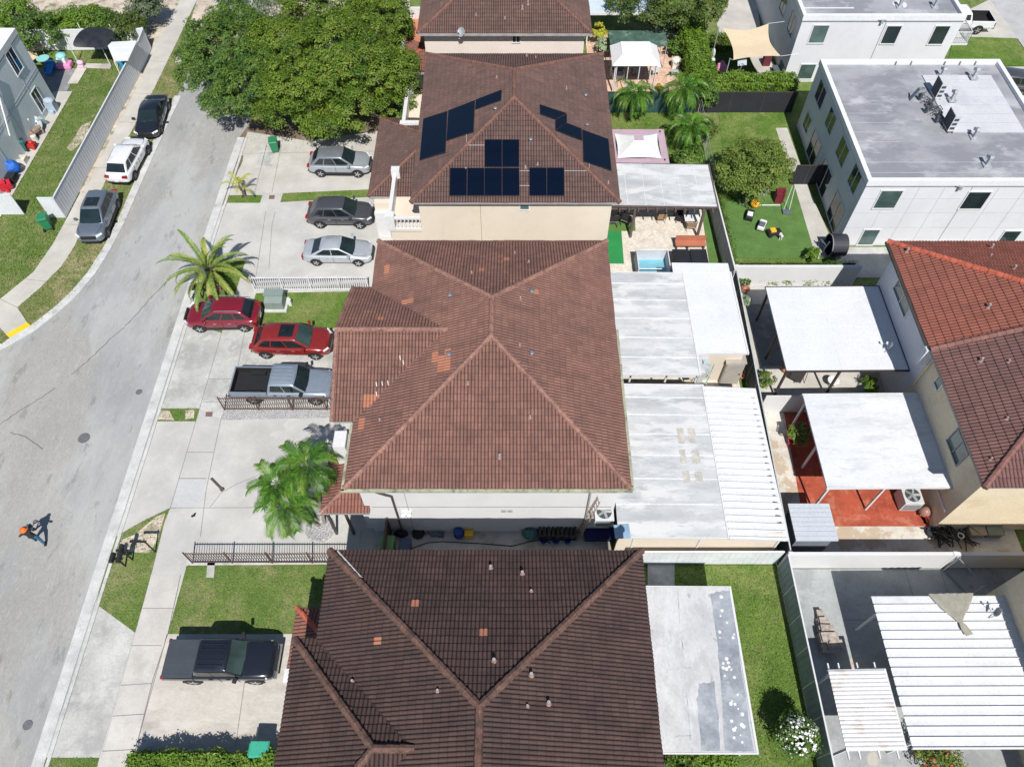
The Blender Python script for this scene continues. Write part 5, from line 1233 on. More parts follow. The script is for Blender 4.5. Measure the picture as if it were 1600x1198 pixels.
park(car('parked_car', 'dark grey SUV with bright headlamp, parked between silver SUV and silver sedan', 'car', P_DK, 4.6, 1.85, 1.68, 'suv'), 532, 331, -1)
park(car('parked_car', 'pale silver sedan parked by the white picket railing', 'car', P_SILV2, 4.65, 1.78, 1.44, 'sedan'), 528, 389, -1)
park(car('parked_car', 'maroon SUV with silver roof rails facing the street', 'car', P_MAR, 4.6, 1.84, 1.68, 'suv', rails=CHR, clad=True, ws=CGB), 348, 490, 181)
park(car('parked_car', 'bright red crossover with black sunroof facing the house', 'car', P_RED, 4.85, 1.9, 1.66, 'suv', sunroof=True, ws=CGB), 456, 531, -1.5)
park(car('pickup_truck', 'steel blue pickup with open black cargo bed beside the brown railing', 'pickup truck', P_BLUE, 5.85, 1.95, 1.82, 'pickup'), 442, 598, -1, .9)
park(car('pickup_truck', 'black pickup with covered bed in front of the nearest house', 'pickup truck', P_BLK, 5.12, 1.84, 1.78, 'pickup', tonneau=True, ws=CGB), 346, 1030, 0, .9)
park(car('pickup_truck', 'white pickup half hidden behind the upper grey block', 'pickup truck', P_WHITE, 5.7, 1.95, 1.8, 'pickup'), 1498, 29, 178, .9)
park(car('parked_car', 'dark car mostly hidden behind the stained flat roof, right edge', 'car', P_DK, 4.6, 1.85, 1.66, 'suv'), 1566, 127, 172)
# ================================================================ plants
L_OL = leaf_mat('olive green leaves', (.036,.092,.008), (.165,.245,.024), (.23,.26,.045))
L_BG = leaf_mat('mid green leaves', (.032,.085,.012), (.13,.22,.035), (.18,.24,.055))
L_GG = leaf_mat('grey green leaves', (.07,.11,.05), (.16,.20,.12), (.10,.14,.06))
L_DK = leaf_mat('dark green leaves', (.035,.075,.012), (.11,.16,.028), (.15,.16,.04))
L_BR = leaf_mat('bright hedge leaves', (.07,.15,.012), (.16,.27,.03), (.20,.27,.05))
L_OY = leaf_mat('olive yellow leaves', (.07,.125,.02), (.19,.26,.045), (.25,.24,.06))
L_PM = leaf_mat('palm leaflets', (.018,.075,.008), (.12,.27,.028), (.24,.30,.05), .4)
L_DP = leaf_mat('date palm leaflets', (.10,.19,.04), (.30,.36,.08), (.48,.40,.09), .45)
L_VR = leaf_mat('variegated pale leaves', (.14,.22,.10), (.42,.48,.34), (.30,.36,.12))
L_YL = leaf_mat('yellow green leaves', (.30,.34,.03), (.50,.46,.06), (.20,.26,.04))
FLW = mk('white petals', (.75,.75,.72), .8); FLR = mk('red flowers', (.55,.06,.04), .8)
BARK = mk('grey brown bark', (.20,.155,.12), .95, var=.3, scale=4, bump=.02, bscale=14); PBARK = mk('palm trunk bark', (.22,.20,.17), .95, var=.3, scale=6, bump=.01)
DBARK = mk('date palm boots', (.17,.105,.075), .95, var=.4, scale=7, bump=.03)
rng = np.random.default_rng(3)
def leaves(name, P, N, size, mat, parent, asp=.55, jit=.5, col=None):
    n = len(P); N = N + rng.normal(0, jit, (n, 3)); N /= np.linalg.norm(N, axis=1)[:, None] + 1e-9
    a = rng.normal(0, 1, (n, 3)); T = np.cross(N, a); T /= np.linalg.norm(T, axis=1)[:, None] + 1e-9; B = np.cross(N, T)
    s = size * rng.uniform(.6, 1.35, n)[:, None]
    v = np.empty((n, 4, 3)); v[:, 0] = P - T * s * .5; v[:, 1] = P + B * s * asp * .5 - T * s * .05; v[:, 2] = P + T * s * .5; v[:, 3] = P - B * s * asp * .5 - T * s * .05
    org = np.array(ORG.get(parent, Vector((0, 0, 0)))); v -= org
    me = bpy.data.meshes.new(name); me.vertices.add(n * 4); me.vertices.foreach_set('co', v.reshape(-1).astype(np.float32))
    me.loops.add(n * 4); me.loops.foreach_set('vertex_index', np.arange(n * 4, dtype=np.int32))
    me.polygons.add(n); me.polygons.foreach_set('loop_start', np.arange(0, n * 4, 4, dtype=np.int32)); me.polygons.foreach_set('loop_total', np.full(n, 4, dtype=np.int32))
    me.update(calc_edges=True)
    at = me.attributes.new('rnd', 'FLOAT', 'FACE'); at.data.foreach_set('value', (rng.random(n) if col is None else np.clip(col + rng.normal(0, .18, n), 0, 1)).astype(np.float32))
    me.materials.append(mat); o = bpy.data.objects.new(name, me); COL.objects.link(o); o.parent = parent; ORG[o] = ORG.get(parent, Vector((0, 0, 0)))
    return o
def blob_pts(blobs, n, clump=.65, per=90, fill=.25, down=-.55):
    """leaf points on lumpy clumps spread over the blobs' outer shell"""
    vol = np.array([b[3] * b[4] for b in blobs]); vol = vol / vol.sum(); P, N, C = [], [], []
    k = int(n / per)
    bi = rng.choice(len(blobs), k, p=vol); B = np.array(blobs)
    for i in bi:
        b = B[i]; d = rng.normal(0, 1, 3); d /= np.linalg.norm(d)
        if d[2] < down: d[2] = -d[2] * .4; d /= np.linalg.norm(d)
        r = rng.uniform(.80, 1.02) if rng.random() > fill else rng.uniform(.3, .8)
        c = b[:3] + d * b[3:6] * r
        # skip clumps buried deep in another blob
        q = ((c - B[:, :3]) / B[:, 3:6]); q = np.sqrt((q ** 2).sum(1)); q[i] = 9
        if q.min() < .55 and rng.random() < .8: continue
        cr = clump * rng.uniform(.55, 1.25); m = int(per * (cr / clump) ** 1.5) + 4
        e = rng.normal(0, 1, (m, 3)); e /= np.linalg.norm(e, axis=1)[:, None]; e[:, 2] = np.where(e[:, 2] < -.3, -e[:, 2], e[:, 2])
        P.append(c + e * cr * rng.uniform(.55, 1.05, m)[:, None] * [1, 1, .7]); N.append(e * .7 + d * .4 + [0, 0, .5]); C.append(np.full(m, rng.uniform(.15, .85)))
    return np.concatenate(P), np.concatenate(N), np.concatenate(C)
def tree(label, base, blobs, n, size, mat, clump=.65, per=90, cat='tree', trunk=.18, group='leafy trees', name='leafy_tree', fill=.25, down=-.55, limbs=True, asp=.55, bark=None):
    base = Vector(base); t = thing(name, label, cat, (base.x, base.y, 0), 0, group)
    P, N, C = blob_pts(blobs, n, clump, per, fill, down); P[:, 2] = np.maximum(P[:, 2], .08)
    leaves('crown', P, N, size, mat, t, asp, .45, C)
    if trunk:
        m = MB(); top = sum((Vector(b[:3]) for b in blobs), Vector()) / len(blobs)
        f = Vector((base.x + (top.x - base.x) * .3, base.y + (top.y - base.y) * .3, top.z * .35))
        m.path([(base.x, base.y, -.05), (base.x, base.y, .3), tuple(f)], [trunk * 1.3, trunk, trunk * .8], 9)
        if limbs:
            for b in blobs[:9]:
                c = Vector(b[:3]); mid = f.lerp(c, .5) + Vector((random.uniform(-.3, .3), random.uniform(-.3, .3), -.2)); m.path([f, mid, c], [trunk * .6, trunk * .35, trunk * .12], 6)
        m.build('trunk', bark or BARK, t)
    return t
def BL(lst):
    out = []
    for px, py, z, r, *rz in lst: p = W(px, py, z); out.append((p.x, p.y, z, r, r, rz[0] if rz else r * .75))
    return out
tree('biggest olive green tree with dense rounded crown beside the silver SUV', W(510, 165), BL([(530, 85, 5.6, 4.0, 2.4), (470, 130, 4.6, 2.8), (590, 115, 4.9, 2.6), (505, 25, 5.6, 3.2), (590, 40, 5.2, 2.6), (440, 70, 4.8, 2.3), (560, 165, 3.4, 2.1), (440, 180, 2.7, 1.8), (617, 160, 2.9, 1.5), (505, 185, 2.8, 1.8), (625, 100, 4, 1.4), (470, 10, 5, 2)]), 170000, .15, L_OL, .55, 150, trunk=.28)
tree('bluish green spreading tree overhanging the end of the road', W(375, 150), BL([(350, 90, 4.4, 2.9), (320, 125, 3.6, 2.0), (385, 55, 4.6, 2.3), (335, 60, 4.2, 2.2), (385, 140, 3.8, 2.2), (405, 105, 4.4, 2.0), (340, 160, 3.0, 1.3, .7), (310, 85, 3.6, 1.5), (362, 30, 4.2, 1.8), (415, 165, 2.8, 1.4)]), 80000, .15, L_BG, .45, 100, trunk=.24)
tree('thin grey green tree behind the big tree at the top edge', W(385, 25), BL([(395, 5, 3.2, 1.7), (420, 15, 3, 1.3), (370, 12, 2.6, 1.2)]), 7000, .14, L_GG, .45, 50, trunk=.12)
tree('blue green tree beside the balcony of the top house', W(605, 70), BL([(600, 15, 4.0, 1.8), (618, 45, 3.6, 1.5), (575, 8, 3.6, 1.5), (612, 75, 2.6, 1.1)]), 12000, .16, L_BG, .45, 70, trunk=.14)
tree('pale leaved small tree in front of the top house driveway', W(612, 100), BL([(614, 62, 2.4, .8), (622, 78, 1.8, .7)]), 2500, .15, L_VR, .35, 40, trunk=.07)
tree('dark green tree over the grey roof at the top centre', W(1035, 50), BL([(1010, 5, 3.8, 2.0), (1060, 0, 4.2, 2.4), (1100, 12, 3.6, 1.8), (975, 10, 3.4, 1.5), (1040, 25, 3.0, 1.6), (1085, 30, 2.8, 1.3)]), 22000, .17, L_DK, .5, 80, trunk=.2)
tree('olive yellow tree shading the toys on the artificial turf', W(1162, 318), BL([(1180, 255, 3.0, 2.0, 1.3), (1150, 270, 2.6, 1.4), (1205, 268, 2.6, 1.4), (1175, 290, 2.0, 1.3), (1200, 240, 3.0, 1.2), (1152, 245, 2.8, 1.0), (1223, 255, 2.6, .7)]), 30000, .13, L_OY, .36, 70, trunk=.10, fill=.4)
# far left bushes behind the white wall
for i, (px, py, z, r, mt, lb) in enumerate([(18, 20, 1.6, 1.7, L_BR, 'leftmost bush behind the white wall, bright green'), (55, 50, 1.9, 1.8, L_BG, 'dense mid green bush directly over the left end of the white wall'), (95, 40, 1.3, 1.6, L_BR, 'tall bright weedy bush behind the middle of the white wall'),
        (128, 32, 1.4, 1.4, L_YL if False else L_BR, 'bright shrub behind the black tarp shelter'), (160, 38, 1.3, 1.2, L_BG, 'green shrub right behind the black tarp'), (195, 45, 1.5, 1.2, L_DK, 'dark green bush beside the lean-to shelter roof'), (228, 12, 2.0, 1.0, L_GG, 'narrow dark netted tree by the top of the sidewalk')]):
    b = W(px, py + 12); tree(lb, b, BL([(px, py, z, r, z * .8), (px - 14, py + 6, z * .7, r * .7, z * .6), (px + 15, py - 4, z * .8, r * .75, z * .6)]), 7500, .17, mt, .45, 60, cat='bush', trunk=.08, group='bushes behind the white wall', name='bush')
# hedges
def hedge(label, x0, y0, x1, y1, h, n, mat, size=.12, name='hedge', group=None, cat='hedge', lump=.15):
    t = thing(name, label, cat, ((x0 + x1) / 2, (y0 + y1) / 2, 0), 0, group)
    A = [(x1 - x0) * (y1 - y0), (x1 - x0) * h, (x1 - x0) * h, (y1 - y0) * h, (y1 - y0) * h]; A = np.array(A) / sum(A); k = rng.choice(5, n, p=A); u, v = rng.random(n), rng.random(n)
    P = np.zeros((n, 3)); N = np.zeros((n, 3))
    P[:, 0] = np.where(k == 3, x0, np.where(k == 4, x1, x0 + (x1 - x0) * u)); P[:, 1] = np.where(k == 1, y0, np.where(k == 2, y1, np.where(k == 0, y0 + (y1 - y0) * v, y0 + (y1 - y0) * u))); P[:, 2] = np.where(k == 0, h, v * h)
    N[k == 0] = (0, 0, 1); N[k == 1] = (0, -1, .3); N[k == 2] = (0, 1, .3); N[k == 3] = (-1, 0, .3); N[k == 4] = (1, 0, .3)
    w_ = np.array([mnoise.noise(Vector((p[0] * 1.6, p[1] * 1.6, p[2] * 1.6))) for p in P]); P += N * (w_ * lump * 1.8 + rng.normal(0, lump * .5, n))[:, None]; P[:, 2] = np.maximum(P[:, 2], .05)
    leaves('foliage', P, N, size, mat, t, .5, .5, .5 + w_)
    cm = MB(); cm.box(x0 + .12, y0 + .12, 0, x1 - .12, y1 - .12, h - .12); cm.build('inner_branches', mk('dark twigs', (.03,.035,.012), .95), t)
    return t
hedge('clipped dense hedge along the bottom edge beside the black pickup driveway', -16.6, 3.2, -8.9, 5.0, 1.0, 26000, L_BR, .13)
hedge('bright vine covered hedge running away beside the white gazebo garden', 14.2, 51.6, 16.0, 62, 2.0, 30000, L_BR, .17, lump=.25)
hedge('bright green hedge above the black screen fence', 15.2, 51.75, 22.1, 53.0, 2.2, 20000, L_BR, .16, lump=.2)
hedge('low weedy planting at the near edge of the artificial turf', 14.5, 33.1, 22.1, 33.9, .5, 9000, L_BR, .12, lump=.25)
hedge('ivy strip creeping over the top of the white wall', 14.4, 33.12, 22.1, 33.35, 1.9, 5000, L_BG, .09, name='ivy', cat='ivy', lump=.06)
hedge('grassy climbing plants along the pale grey panel fence', 14.3, 33.5, 14.75, 41.5, .9, 5000, L_BG, .12, name='climbing_plants', cat='plants', lump=.2)
hedge('thin green growth on top of the wall behind the shade sail', 16.6, 59.5, 21, 59.8, 1.5, 3500, L_BR, .12, name='ivy', cat='ivy', lump=.12)
def shrub(label, px, py, z, r, n, size, mat, flower=None, nf=0, name='shrub', cat='shrub', group=None, rz=None):
    c = W(px, py, z); t = thing(name, label, cat, (c.x, c.y, 0), 0, group)
    P, N, C = blob_pts([(c.x, c.y, z, r, r, rz or z * .9)], n, r * .4, 40, .3, -.2); P[:, 2] = np.maximum(P[:, 2], .05); leaves('foliage', P, N, size, mat, t, .5, .5, C)
    if flower:
        d = rng.normal(0, 1, (nf, 3)); d[:, 2] = np.abs(d[:, 2]); d /= np.linalg.norm(d, axis=1)[:, None]; P = np.array(c) + d * [r * 1.05, r * 1.05, (rz or z * .9) * 1.1] * rng.uniform(.85, 1.15, (nf, 1))
        leaves('flowers', P, d, .12, flower, t, .95, .3)
    m = MB(); m.path([(c.x, c.y, -.02), (c.x, c.y, z)], [.06, .03], 6); m.build('stem', BARK, t)
    return t
shrub('round shrub covered in white flowers by the lower lawn fence', 1243, 1150, 1.1, .82, 6000, .12, L_BG, FLW, 380)
for a in [('yellow croton bush against the top pink house', 933, 52, .9, .7, 1200, .2, L_YL), ('pale variegated bush left of the white gazebo', 945, 72, .7, .7, 1200, .2, L_VR), ('variegated bush behind the right side of the white gazebo', 1040, 55, .9, .9, 2000, .2, L_VR),
          ('green leafy bush right of the white gazebo beside the hedge', 1056, 75, .8, .7, 1500, .2, L_BG), ('small green bush next to the pink wall corner', 922, 90, .5, .5, 600, .14, L_BG),
          ('pale plant under the dark tree near the garden top', 1020, 42, .8, .7, 1200, .2, L_VR), ('small lime plant on the peach patio edge', 1033, 137, .35, .35, 500, .14, L_YL),
          ('small leafy potted plant beside the dark fence by the clean white cover', 1163, 445, .8, .35, 500, .14, L_BG), ('flowering pot plant below the first one along the dark fence', 1163, 470, .5, .35, 500, .14, L_VR),
          ('green and red plant cluster at the left foot of the bronze posts', 1198, 594, .5, .5, 900, .13, L_OY), ('yellow green plant cluster right of the bronze posts', 1358, 602, .5, .5, 900, .13, L_BR),
          ('tall potted palm plant on the red floor behind the white cover', 1247, 678, .9, .5, 900, .18, L_OY), ('flowering shrub with red blooms at the foot of the large ribbed cover', 1465, 1182, .8, .9, 2600, .13, L_OY),
          ('wild green plants at the bottom edge below the patched roof', 1120, 1192, .6, .8, 1800, .15, L_BR), ('second wild plant clump left of the first at the bottom edge', 1060, 1196, .5, .6, 1000, .15, L_BG),
          ('spiky bush in the strip under the palms beside the wire fence', 1075, 248, .9, .9, 2600, .22, L_BG), ('dark leafy bush right beneath the second garden palm', 1100, 205, .9, .8, 2200, .2, L_DK),
          ('leafy bush at the corner of the wire fence and hedge', 1105, 150, 1.3, .9, 2600, .2, L_BG), ('low green plant beside the pool of shade at the tub', 1272, 400, .5, .5, 900, .14, L_BR)]:
    shrub(*a, **({'flower': FLR, 'nf': 60} if 'red blooms' in a[0] else {}), group='garden shrubs and pot plants')

# palms
def palm(label, base, head, nf, fl, mat, tr=.11, ll=.5, droop=1.0, e0=(10, 70), bark=None, nl=26, wl=.05, name='palm_tree', group='palms', stiff=False, boot=False):
    base = Vector(base); head = Vector(head); t = thing(name, label, 'palm tree', (base.x, base.y, 0), 0, group)
    mid = base.lerp(head, .5) + Vector(((head.x - base.x) * .25, (head.y - base.y) * .25, -.1 * head.z)) * (1 if (head.xy - base.xy).length > .3 else 0)
    pts = []
    for i in range(9): u = i / 8; pts.append(base * (1 - u) ** 2 + mid * 2 * u * (1 - u) + head * u * u)
    m = MB(); m.path(pts, [tr * (1.35 if i == 0 else 1 - .03 * i) for i in range(9)], 10)
    if boot:
        for i in range(60): a = i * 2.4; z = .15 + (head.z - .1) * i / 60; m.ob((base.x + math.cos(a) * tr * 1.05, base.y + math.sin(a) * tr * 1.05, z), (.14, .1, .16), a, 0, R(-30))
    m.build('trunk', bark or PBARK, t)
    if not boot:
        m = MB(); m.path([head - Vector((0, 0, .35)), head + Vector((0, 0, .3))], [tr * .85, tr * .5], 8); m.build('crownshaft', mk('green crownshaft', (.16,.24,.07), .5), t)
    V, F, C = [], [], []
    for k in range(nf):
        az = k * 2.39996 + random.uniform(-.15, .15); e = R(e0[1] - (e0[1] - e0[0]) * (k / nf) ** .8 + random.uniform(-5, 5)); L = fl * random.uniform(.85, 1.08); S_ = 14
        p = head.copy(); h = Vector((math.cos(az), math.sin(az), 0)); R_ = []; ang = e
        for i in range(S_ + 1):
            R_.append((p.copy(), ang)); u = i / S_; ang -= droop * R(9) * (.35 + 1.3 * u); p = p + (h * math.cos(ang) + Vector((0, 0, math.sin(ang)))) * L / S_
        side = Vector((-h.y, h.x, 0)); cc = random.uniform(.1, .9)
        for i in range(S_):                      # rachis
            a, b = R_[i][0], R_[i + 1][0]; wv = side * .018; n0 = len(V); V += [a - wv, a + wv, b + wv, b - wv]; F.append((n0, n0 + 1, n0 + 2, n0 + 3)); C.append(.95)
        for j in range(nl):
            u = .12 + .88 * (j + .5) / nl; f = u * S_; i = min(int(f), S_ - 1); a = R_[i][0].lerp(R_[i + 1][0], f - i); ang = R_[i][1]; tg = h * math.cos(ang) + Vector((0, 0, math.sin(ang))); up = Vector((0, 0, math.cos(ang))) - h * math.sin(ang)
            l_ = ll * (math.sin(math.pi * min(u * .9 + .12, 1)) ** .6) * random.uniform(.85, 1.1)
            for s in (-1, 1):
                d = (side * s * math.cos(R(35 + 25 * u)) + tg * math.sin(R(35 + 25 * u)) + up * (.25 if stiff else .1) * random.uniform(.4, 1.6)).normalized()
                m1 = a + d * l_ * .5; e1 = a + d * l_ + Vector((0, 0, -l_ * (.12 if stiff else .38))); wv = tg * wl * .5; n0 = len(V)
                V += [a - wv * .6, a + wv * .6, m1 + wv, m1 - wv, e1]; F += [(n0, n0 + 1, n0 + 2, n0 + 3), (n0 + 3, n0 + 2, n0 + 4)]; C += [cc, cc]
    me = bpy.data.meshes.new('fronds'); org = ORG[t]; me.from_pydata([tuple(v - org) for v in V], [], F); at = me.attributes.new('rnd', 'FLOAT', 'FACE'); at.data.foreach_set('value', np.clip(np.array(C) + rng.normal(0, .28, len(C)), 0, 1).astype(np.float32))
    me.materials.append(mat); o = bpy.data.objects.new('fronds', me); COL.objects.link(o); o.parent = t
    return t
b = W(341, 452); palm('stout date palm with yellowing fronds by the maroon SUV', b, (b.x, b.y, 1.9), 24, 3.2, L_DP, .24, .36, .72, (-18, 82), DBARK, 60, .055, stiff=True, boot=True)
b = W(500, 821)
palm('lowest leaning palm of the three in the round gravel bed', b, W(448, 790, 2.9), 16, 2.2, L_PM, .07, .60, 1.25, (-5, 70), nl=24, wl=.072)
palm('tallest palm of the three in the round gravel bed, touching the roof', b + Vector((.25, .1, 0)), W(480, 726, 4.6), 16, 2.2, L_PM, .07, .60, 1.25, (-5, 70), nl=24, wl=.072)
palm('left palm of the three in the round gravel bed', b + Vector((-.1, .25, 0)), W(432, 755, 4.0), 13, 1.9, L_PM, .07, .58, 1.25, (-5, 70), nl=24, wl=.072)
b = W(984, 180); palm('palm left of the pair in front of the teal fence', b, W(992, 146, 2.3), 20, 2.4, L_PM, .09, .55, 1.35, (-5, 65), wl=.07)
b = W(1066, 180); palm('palm right of the pair in front of the teal fence', b, W(1068, 138, 2.6), 22, 2.6, L_PM, .09, .55, 1.35, (-5, 65), wl=.07)
b = W(1078, 228); palm('third garden palm nearer the pink gazebo', b, W(1080, 196, 2.2), 18, 2.2, L_PM, .09, .55, 1.35, (-5, 65), wl=.07)
b = W(384, 308); palm('young yellow palm in the narrow grass strip', b, (b.x - .15, b.y, 1.0), 7, 1.5, L_YL, .09, .3, .9, (25, 80), DBARK, 14, .07)

# ---------------------------------------------------------------- loose grass growth over the lawns, litter under the trees
def inside(poly, x, y):
    x = np.asarray(x); y = np.asarray(y); r_ = np.zeros(len(x), bool); j = len(poly) - 1
    for i in range(len(poly)):
        xi, yi = poly[i]; xj, yj = poly[j]
        if yi != yj: c_ = ((yi > y) != (yj > y)) & (x < (xj - xi) * (y - yi) / (yj - yi) + xi); r_ ^= c_
        j = i
    return r_
L_GRS = leaf_mat('loose grass blades', (.09,.165,.032), (.21,.27,.075), (.36,.32,.17), .8)
def scatter(name, n, box, size, mat, keep, z=-.01):
    x = rng.uniform(box[0], box[2], n); y = rng.uniform(box[1], box[3], n); k = keep(x, y); x, y = x[k], y[k]
    P = np.stack([x, y, np.full(len(x), z) + rng.uniform(0, .03, len(x))], 1); N = np.tile([0, 0, 1.0], (len(x), 1)); e = thing(name, None, None); leaves('t', P, N, size, mat, None, .35, .55)
    o = COL.objects['t'] if 't' in COL.objects else None; o.name = name; bpy.data.objects.remove(e); return tag(o, kind='stuff')
def lawnmask(x, y):
    m_ = np.zeros(len(x)); 
    lv = np.full(len(x), -9.0); g = np.zeros(len(x), bool)
    for poly, l in LAWNS:
        a = inside(poly, x, y) & (l > lv); lv[a] = l; g[a] = True
    for poly, l in HARD:
        a = inside(poly, x, y) & (l > lv); lv[a] = l; g[a] = False
    return g
tag(scatter('grass', 150000, (-24, 2.5, 14, 50), .12, L_GRS, lawnmask), 'short patchy grass growing over the front and rear lawns', 'grass', kind='stuff')
def leftmask(x, y): return (lawnmask(x, y) | ~np.any([inside(p, x, y) for p, l in HARD + LAWNS], axis=0)) & (x < -20.5)
tag(scatter('grass', 70000, (-37, 24, -20, 60), .13, L_GRS, leftmask), 'yellowish patchy grass over the left yard and verge', 'grass', kind='stuff')
def litmask(x, y):
    c_ = W(470, 205); return rng.random(len(x)) < np.exp(-((x - c_.x) / 5.5) ** 2 - ((y - c_.y) / 2.4) ** 2)
tag(scatter('leaf_litter', 6000, (-22, 42, -8, 54), .07, mk('fallen leaves', (.16,.12,.06), .95, var=.5, scale=4), litmask), 'fallen dry leaves scattered on the pale driveway below the big tree', 'leaves', kind='stuff')
# ================================================================ solar arrays
PV = mk('solar cell glass', (.002,.005,.014), .15, var=.1, spec=.3); PVF = mk('black panel frame', (.02,.022,.026), .4)
def plane_of(px, py):
    h = hit(px, py); P = h[3]; U = (P[1] - P[0]).normalized(); N = h[2]; V = N.cross(U).normalized()
    if V.z < 0: V = -V
    return P[0], U, V, N
def on_plane(px, py, O, N):
    r = ray(px, py); o = Vector((0, 0, CAMH)); return o + r * ((O - o).dot(N) / r.dot(N))
def pv(label, corners, pl, name='solar_panel'):
    O, U, V, N = pl; O2 = O + N * .14
    P = [on_plane(*c, O2, N) for c in corners]; c = sum(P, Vector()) / len(P); t = thing(name, label, 'solar panel', (c.x, c.y, c.z - .1), 0, 'black solar panels on the grey brown roof')
    def solid(Q, d0, d1, nm, mt):
        m = MB(); k = len(Q); m.add([q + N * d0 for q in Q] + [q + N * d1 for q in Q], [tuple(range(k))[::-1], tuple(range(k, 2 * k))] + [(i, (i + 1) % k, k + (i + 1) % k, k + i) for i in range(k)]); return m.build(nm, mt, t)
    Q = [c + (p - c) * .985 for p in P]; solid(Q, -.05, -.003, 'frame', PVF); Q = [c + (p - c) * .96 for p in P]; solid(Q, -.003, .002, 'cells', PV)
    for p in P[:2]: m = MB().tube(c + (p - c) * .8 - N * .13, c + (p - c) * .8 - N * .04, .03, .03, 6).build('mount', PVF, t)
    return t
ps = plane_of(760, 290)
xs = [702, 729.5, 757, 784.5, 812]; xt = [703, 730, 757, 784.5, 811.5]
nm4 = ['leftmost', 'second', 'third', 'rightmost']
for i in range(4): pv('%s panel of the lower row in the four wide south array' % nm4[i], [(xs[i], 306), (xs[i + 1], 306), (xt[i + 1], 262), (xt[i], 262)], ps)
for i in (2, 3): pv('%s panel of the upper pair in the south array' % ('left' if i == 2 else 'right'), [(xt[i], 261), (xt[i + 1], 261), (xt[i + 1], 217.5), (xt[i], 217.5)], ps)
for i in range(2): a = 827 + i * 27.5; pv('%s panel of the separate square array near the south eave' % ('left' if i == 0 else 'right'), [(a, 306), (a + 27.5, 306), (a + 27.2, 261.5), (a, 261.5)], ps)
pw = plane_of(700, 200)
for lb, c in (('front large block of the stepped west array', [(655, 251), (696, 238), (699, 173), (661, 185)]), ('middle block of the stepped west array', [(697, 220), (740, 206), (742, 156), (700, 172.5)]), ('far narrow block of the stepped west array', [(742, 171), (783, 156), (784, 140), (743, 155.5)])): pv(lb, c, pw)
pe = plane_of(900, 200)
for lb, c in (('far narrow block of the stepped east array', [(844, 177), (868, 186), (886, 177), (843.5, 163)]), ('middle block of the stepped east array', [(868, 203), (910, 219), (909, 201), (886, 192)]), ('near large block of the stepped east array', [(912, 252), (956, 267), (951, 217), (910, 202)]), ('connecting block of the stepped east array', [(868, 202), (886, 191.5), (886, 178), (868, 187)])): pv(lb, c, pe)
m = MB()
for a, b in (((729, 229), (757, 229)), ((729, 229), (729, 205)), ((882, 269), (920, 269)), ((812, 269), (827, 269)), ((812, 292), (827, 292)), ((920, 269), (921, 256))):
    h1, h2 = hit(*a), hit(*b)
    if h1 and h2: m.path([h1[1] + Vector((0, 0, .09)), h2[1] + Vector((0, 0, .09))], .018, 5)
m.build('solar_conduit', mk('conduit grey', (.40,.38,.37), .6), HS)

# ================================================================ street things
GRN = mk('green bin plastic', (.025,.19,.085), .5, var=.06); DGRN = mk('dull green plastic', (.09,.22,.09), .6, var=.1); BLUEP = mk('blue plastic', (.01,.05,.22), .5, var=.1); BLK = mk('black rubbish', (.02,.02,.022), .6, var=.4, scale=5)
GBX = mk('utility green grey', (.20,.25,.23), .6, var=.05); REDP = mk('red plastic', (.45,.03,.025), .5); PINK = mk('pink plastic', (.70,.25,.45), .5); CYAN = mk('pale cyan plastic', (.25,.55,.55), .5); ORNG = mk('orange helmet', (.85,.16,.02), .4, var=.05); YELP = mk('yellow plastic', (.75,.42,.03), .5); WPL = mk('white plastic', (.66,.66,.66), .5); SLATE = mk('slate plastic', (.10,.12,.14), .6)
def bin_(label, px, py, ang, mat=GRN, s=1.0):
    p = W(px, py); t = thing('wheeled_bin', label, 'bin', group='wheeled rubbish bins')
    m = MB(); m.add([(-.24,-.26,.1),(.24,-.26,.1),(.24,.26,.1),(-.24,.26,.1),(-.30,-.36,.98),(.30,-.36,.98),(.30,.34,.98),(-.30,.34,.98)], [(0,3,2,1),(4,5,6,7),(0,1,5,4),(1,2,6,5),(2,3,7,6),(3,0,4,7)]); m.build('body', mat, t, world=False, bevel=.02)
    m = MB(); m.add([(-.32,-.40,.98),(.32,-.40,.98),(.32,.38,.98),(-.32,.38,.98),(-.28,-.34,1.06),(.28,-.34,1.06),(.28,.34,1.08),(-.28,.34,1.08)], [(0,3,2,1),(4,5,6,7),(0,1,5,4),(1,2,6,5),(2,3,7,6),(3,0,4,7)]); m.build('lid', mat, t, world=False, bevel=.015)
    for s_ in (-1, 1): MB().tube((s_ * .24, .30, .12), (s_ * .30, .30, .12), .12, .12, 12).build('wheel', TYRE, t, world=False)
    MB().tube((-.22, .40, .96), (.22, .40, .96), .018, .018, 6).build('handle', mat, t, world=False)
    t.location = p; t.rotation_euler = (0, 0, R(ang)); t.scale = (s,) * 3
bin_('green wheeled bin on the driveway under the big tree', 431, 236, 10); bin_('green wheeled bin on the left lawn by the gateway', 77, 356, 200, s=1.05); bin_('turquoise green bin beside the hedge at the bottom', 415, 1176, 90, mk('turquoise bin', (.04,.33,.22), .5), 1.1); bin_('dull green bin in the shaded alley', 609, 862, 175, DGRN, 1.15); bin_('dark blue bin beside the dull green bin in the alley', 636, 862, 175, mk('dark blue plastic', (.02,.045,.10), .5), .95)
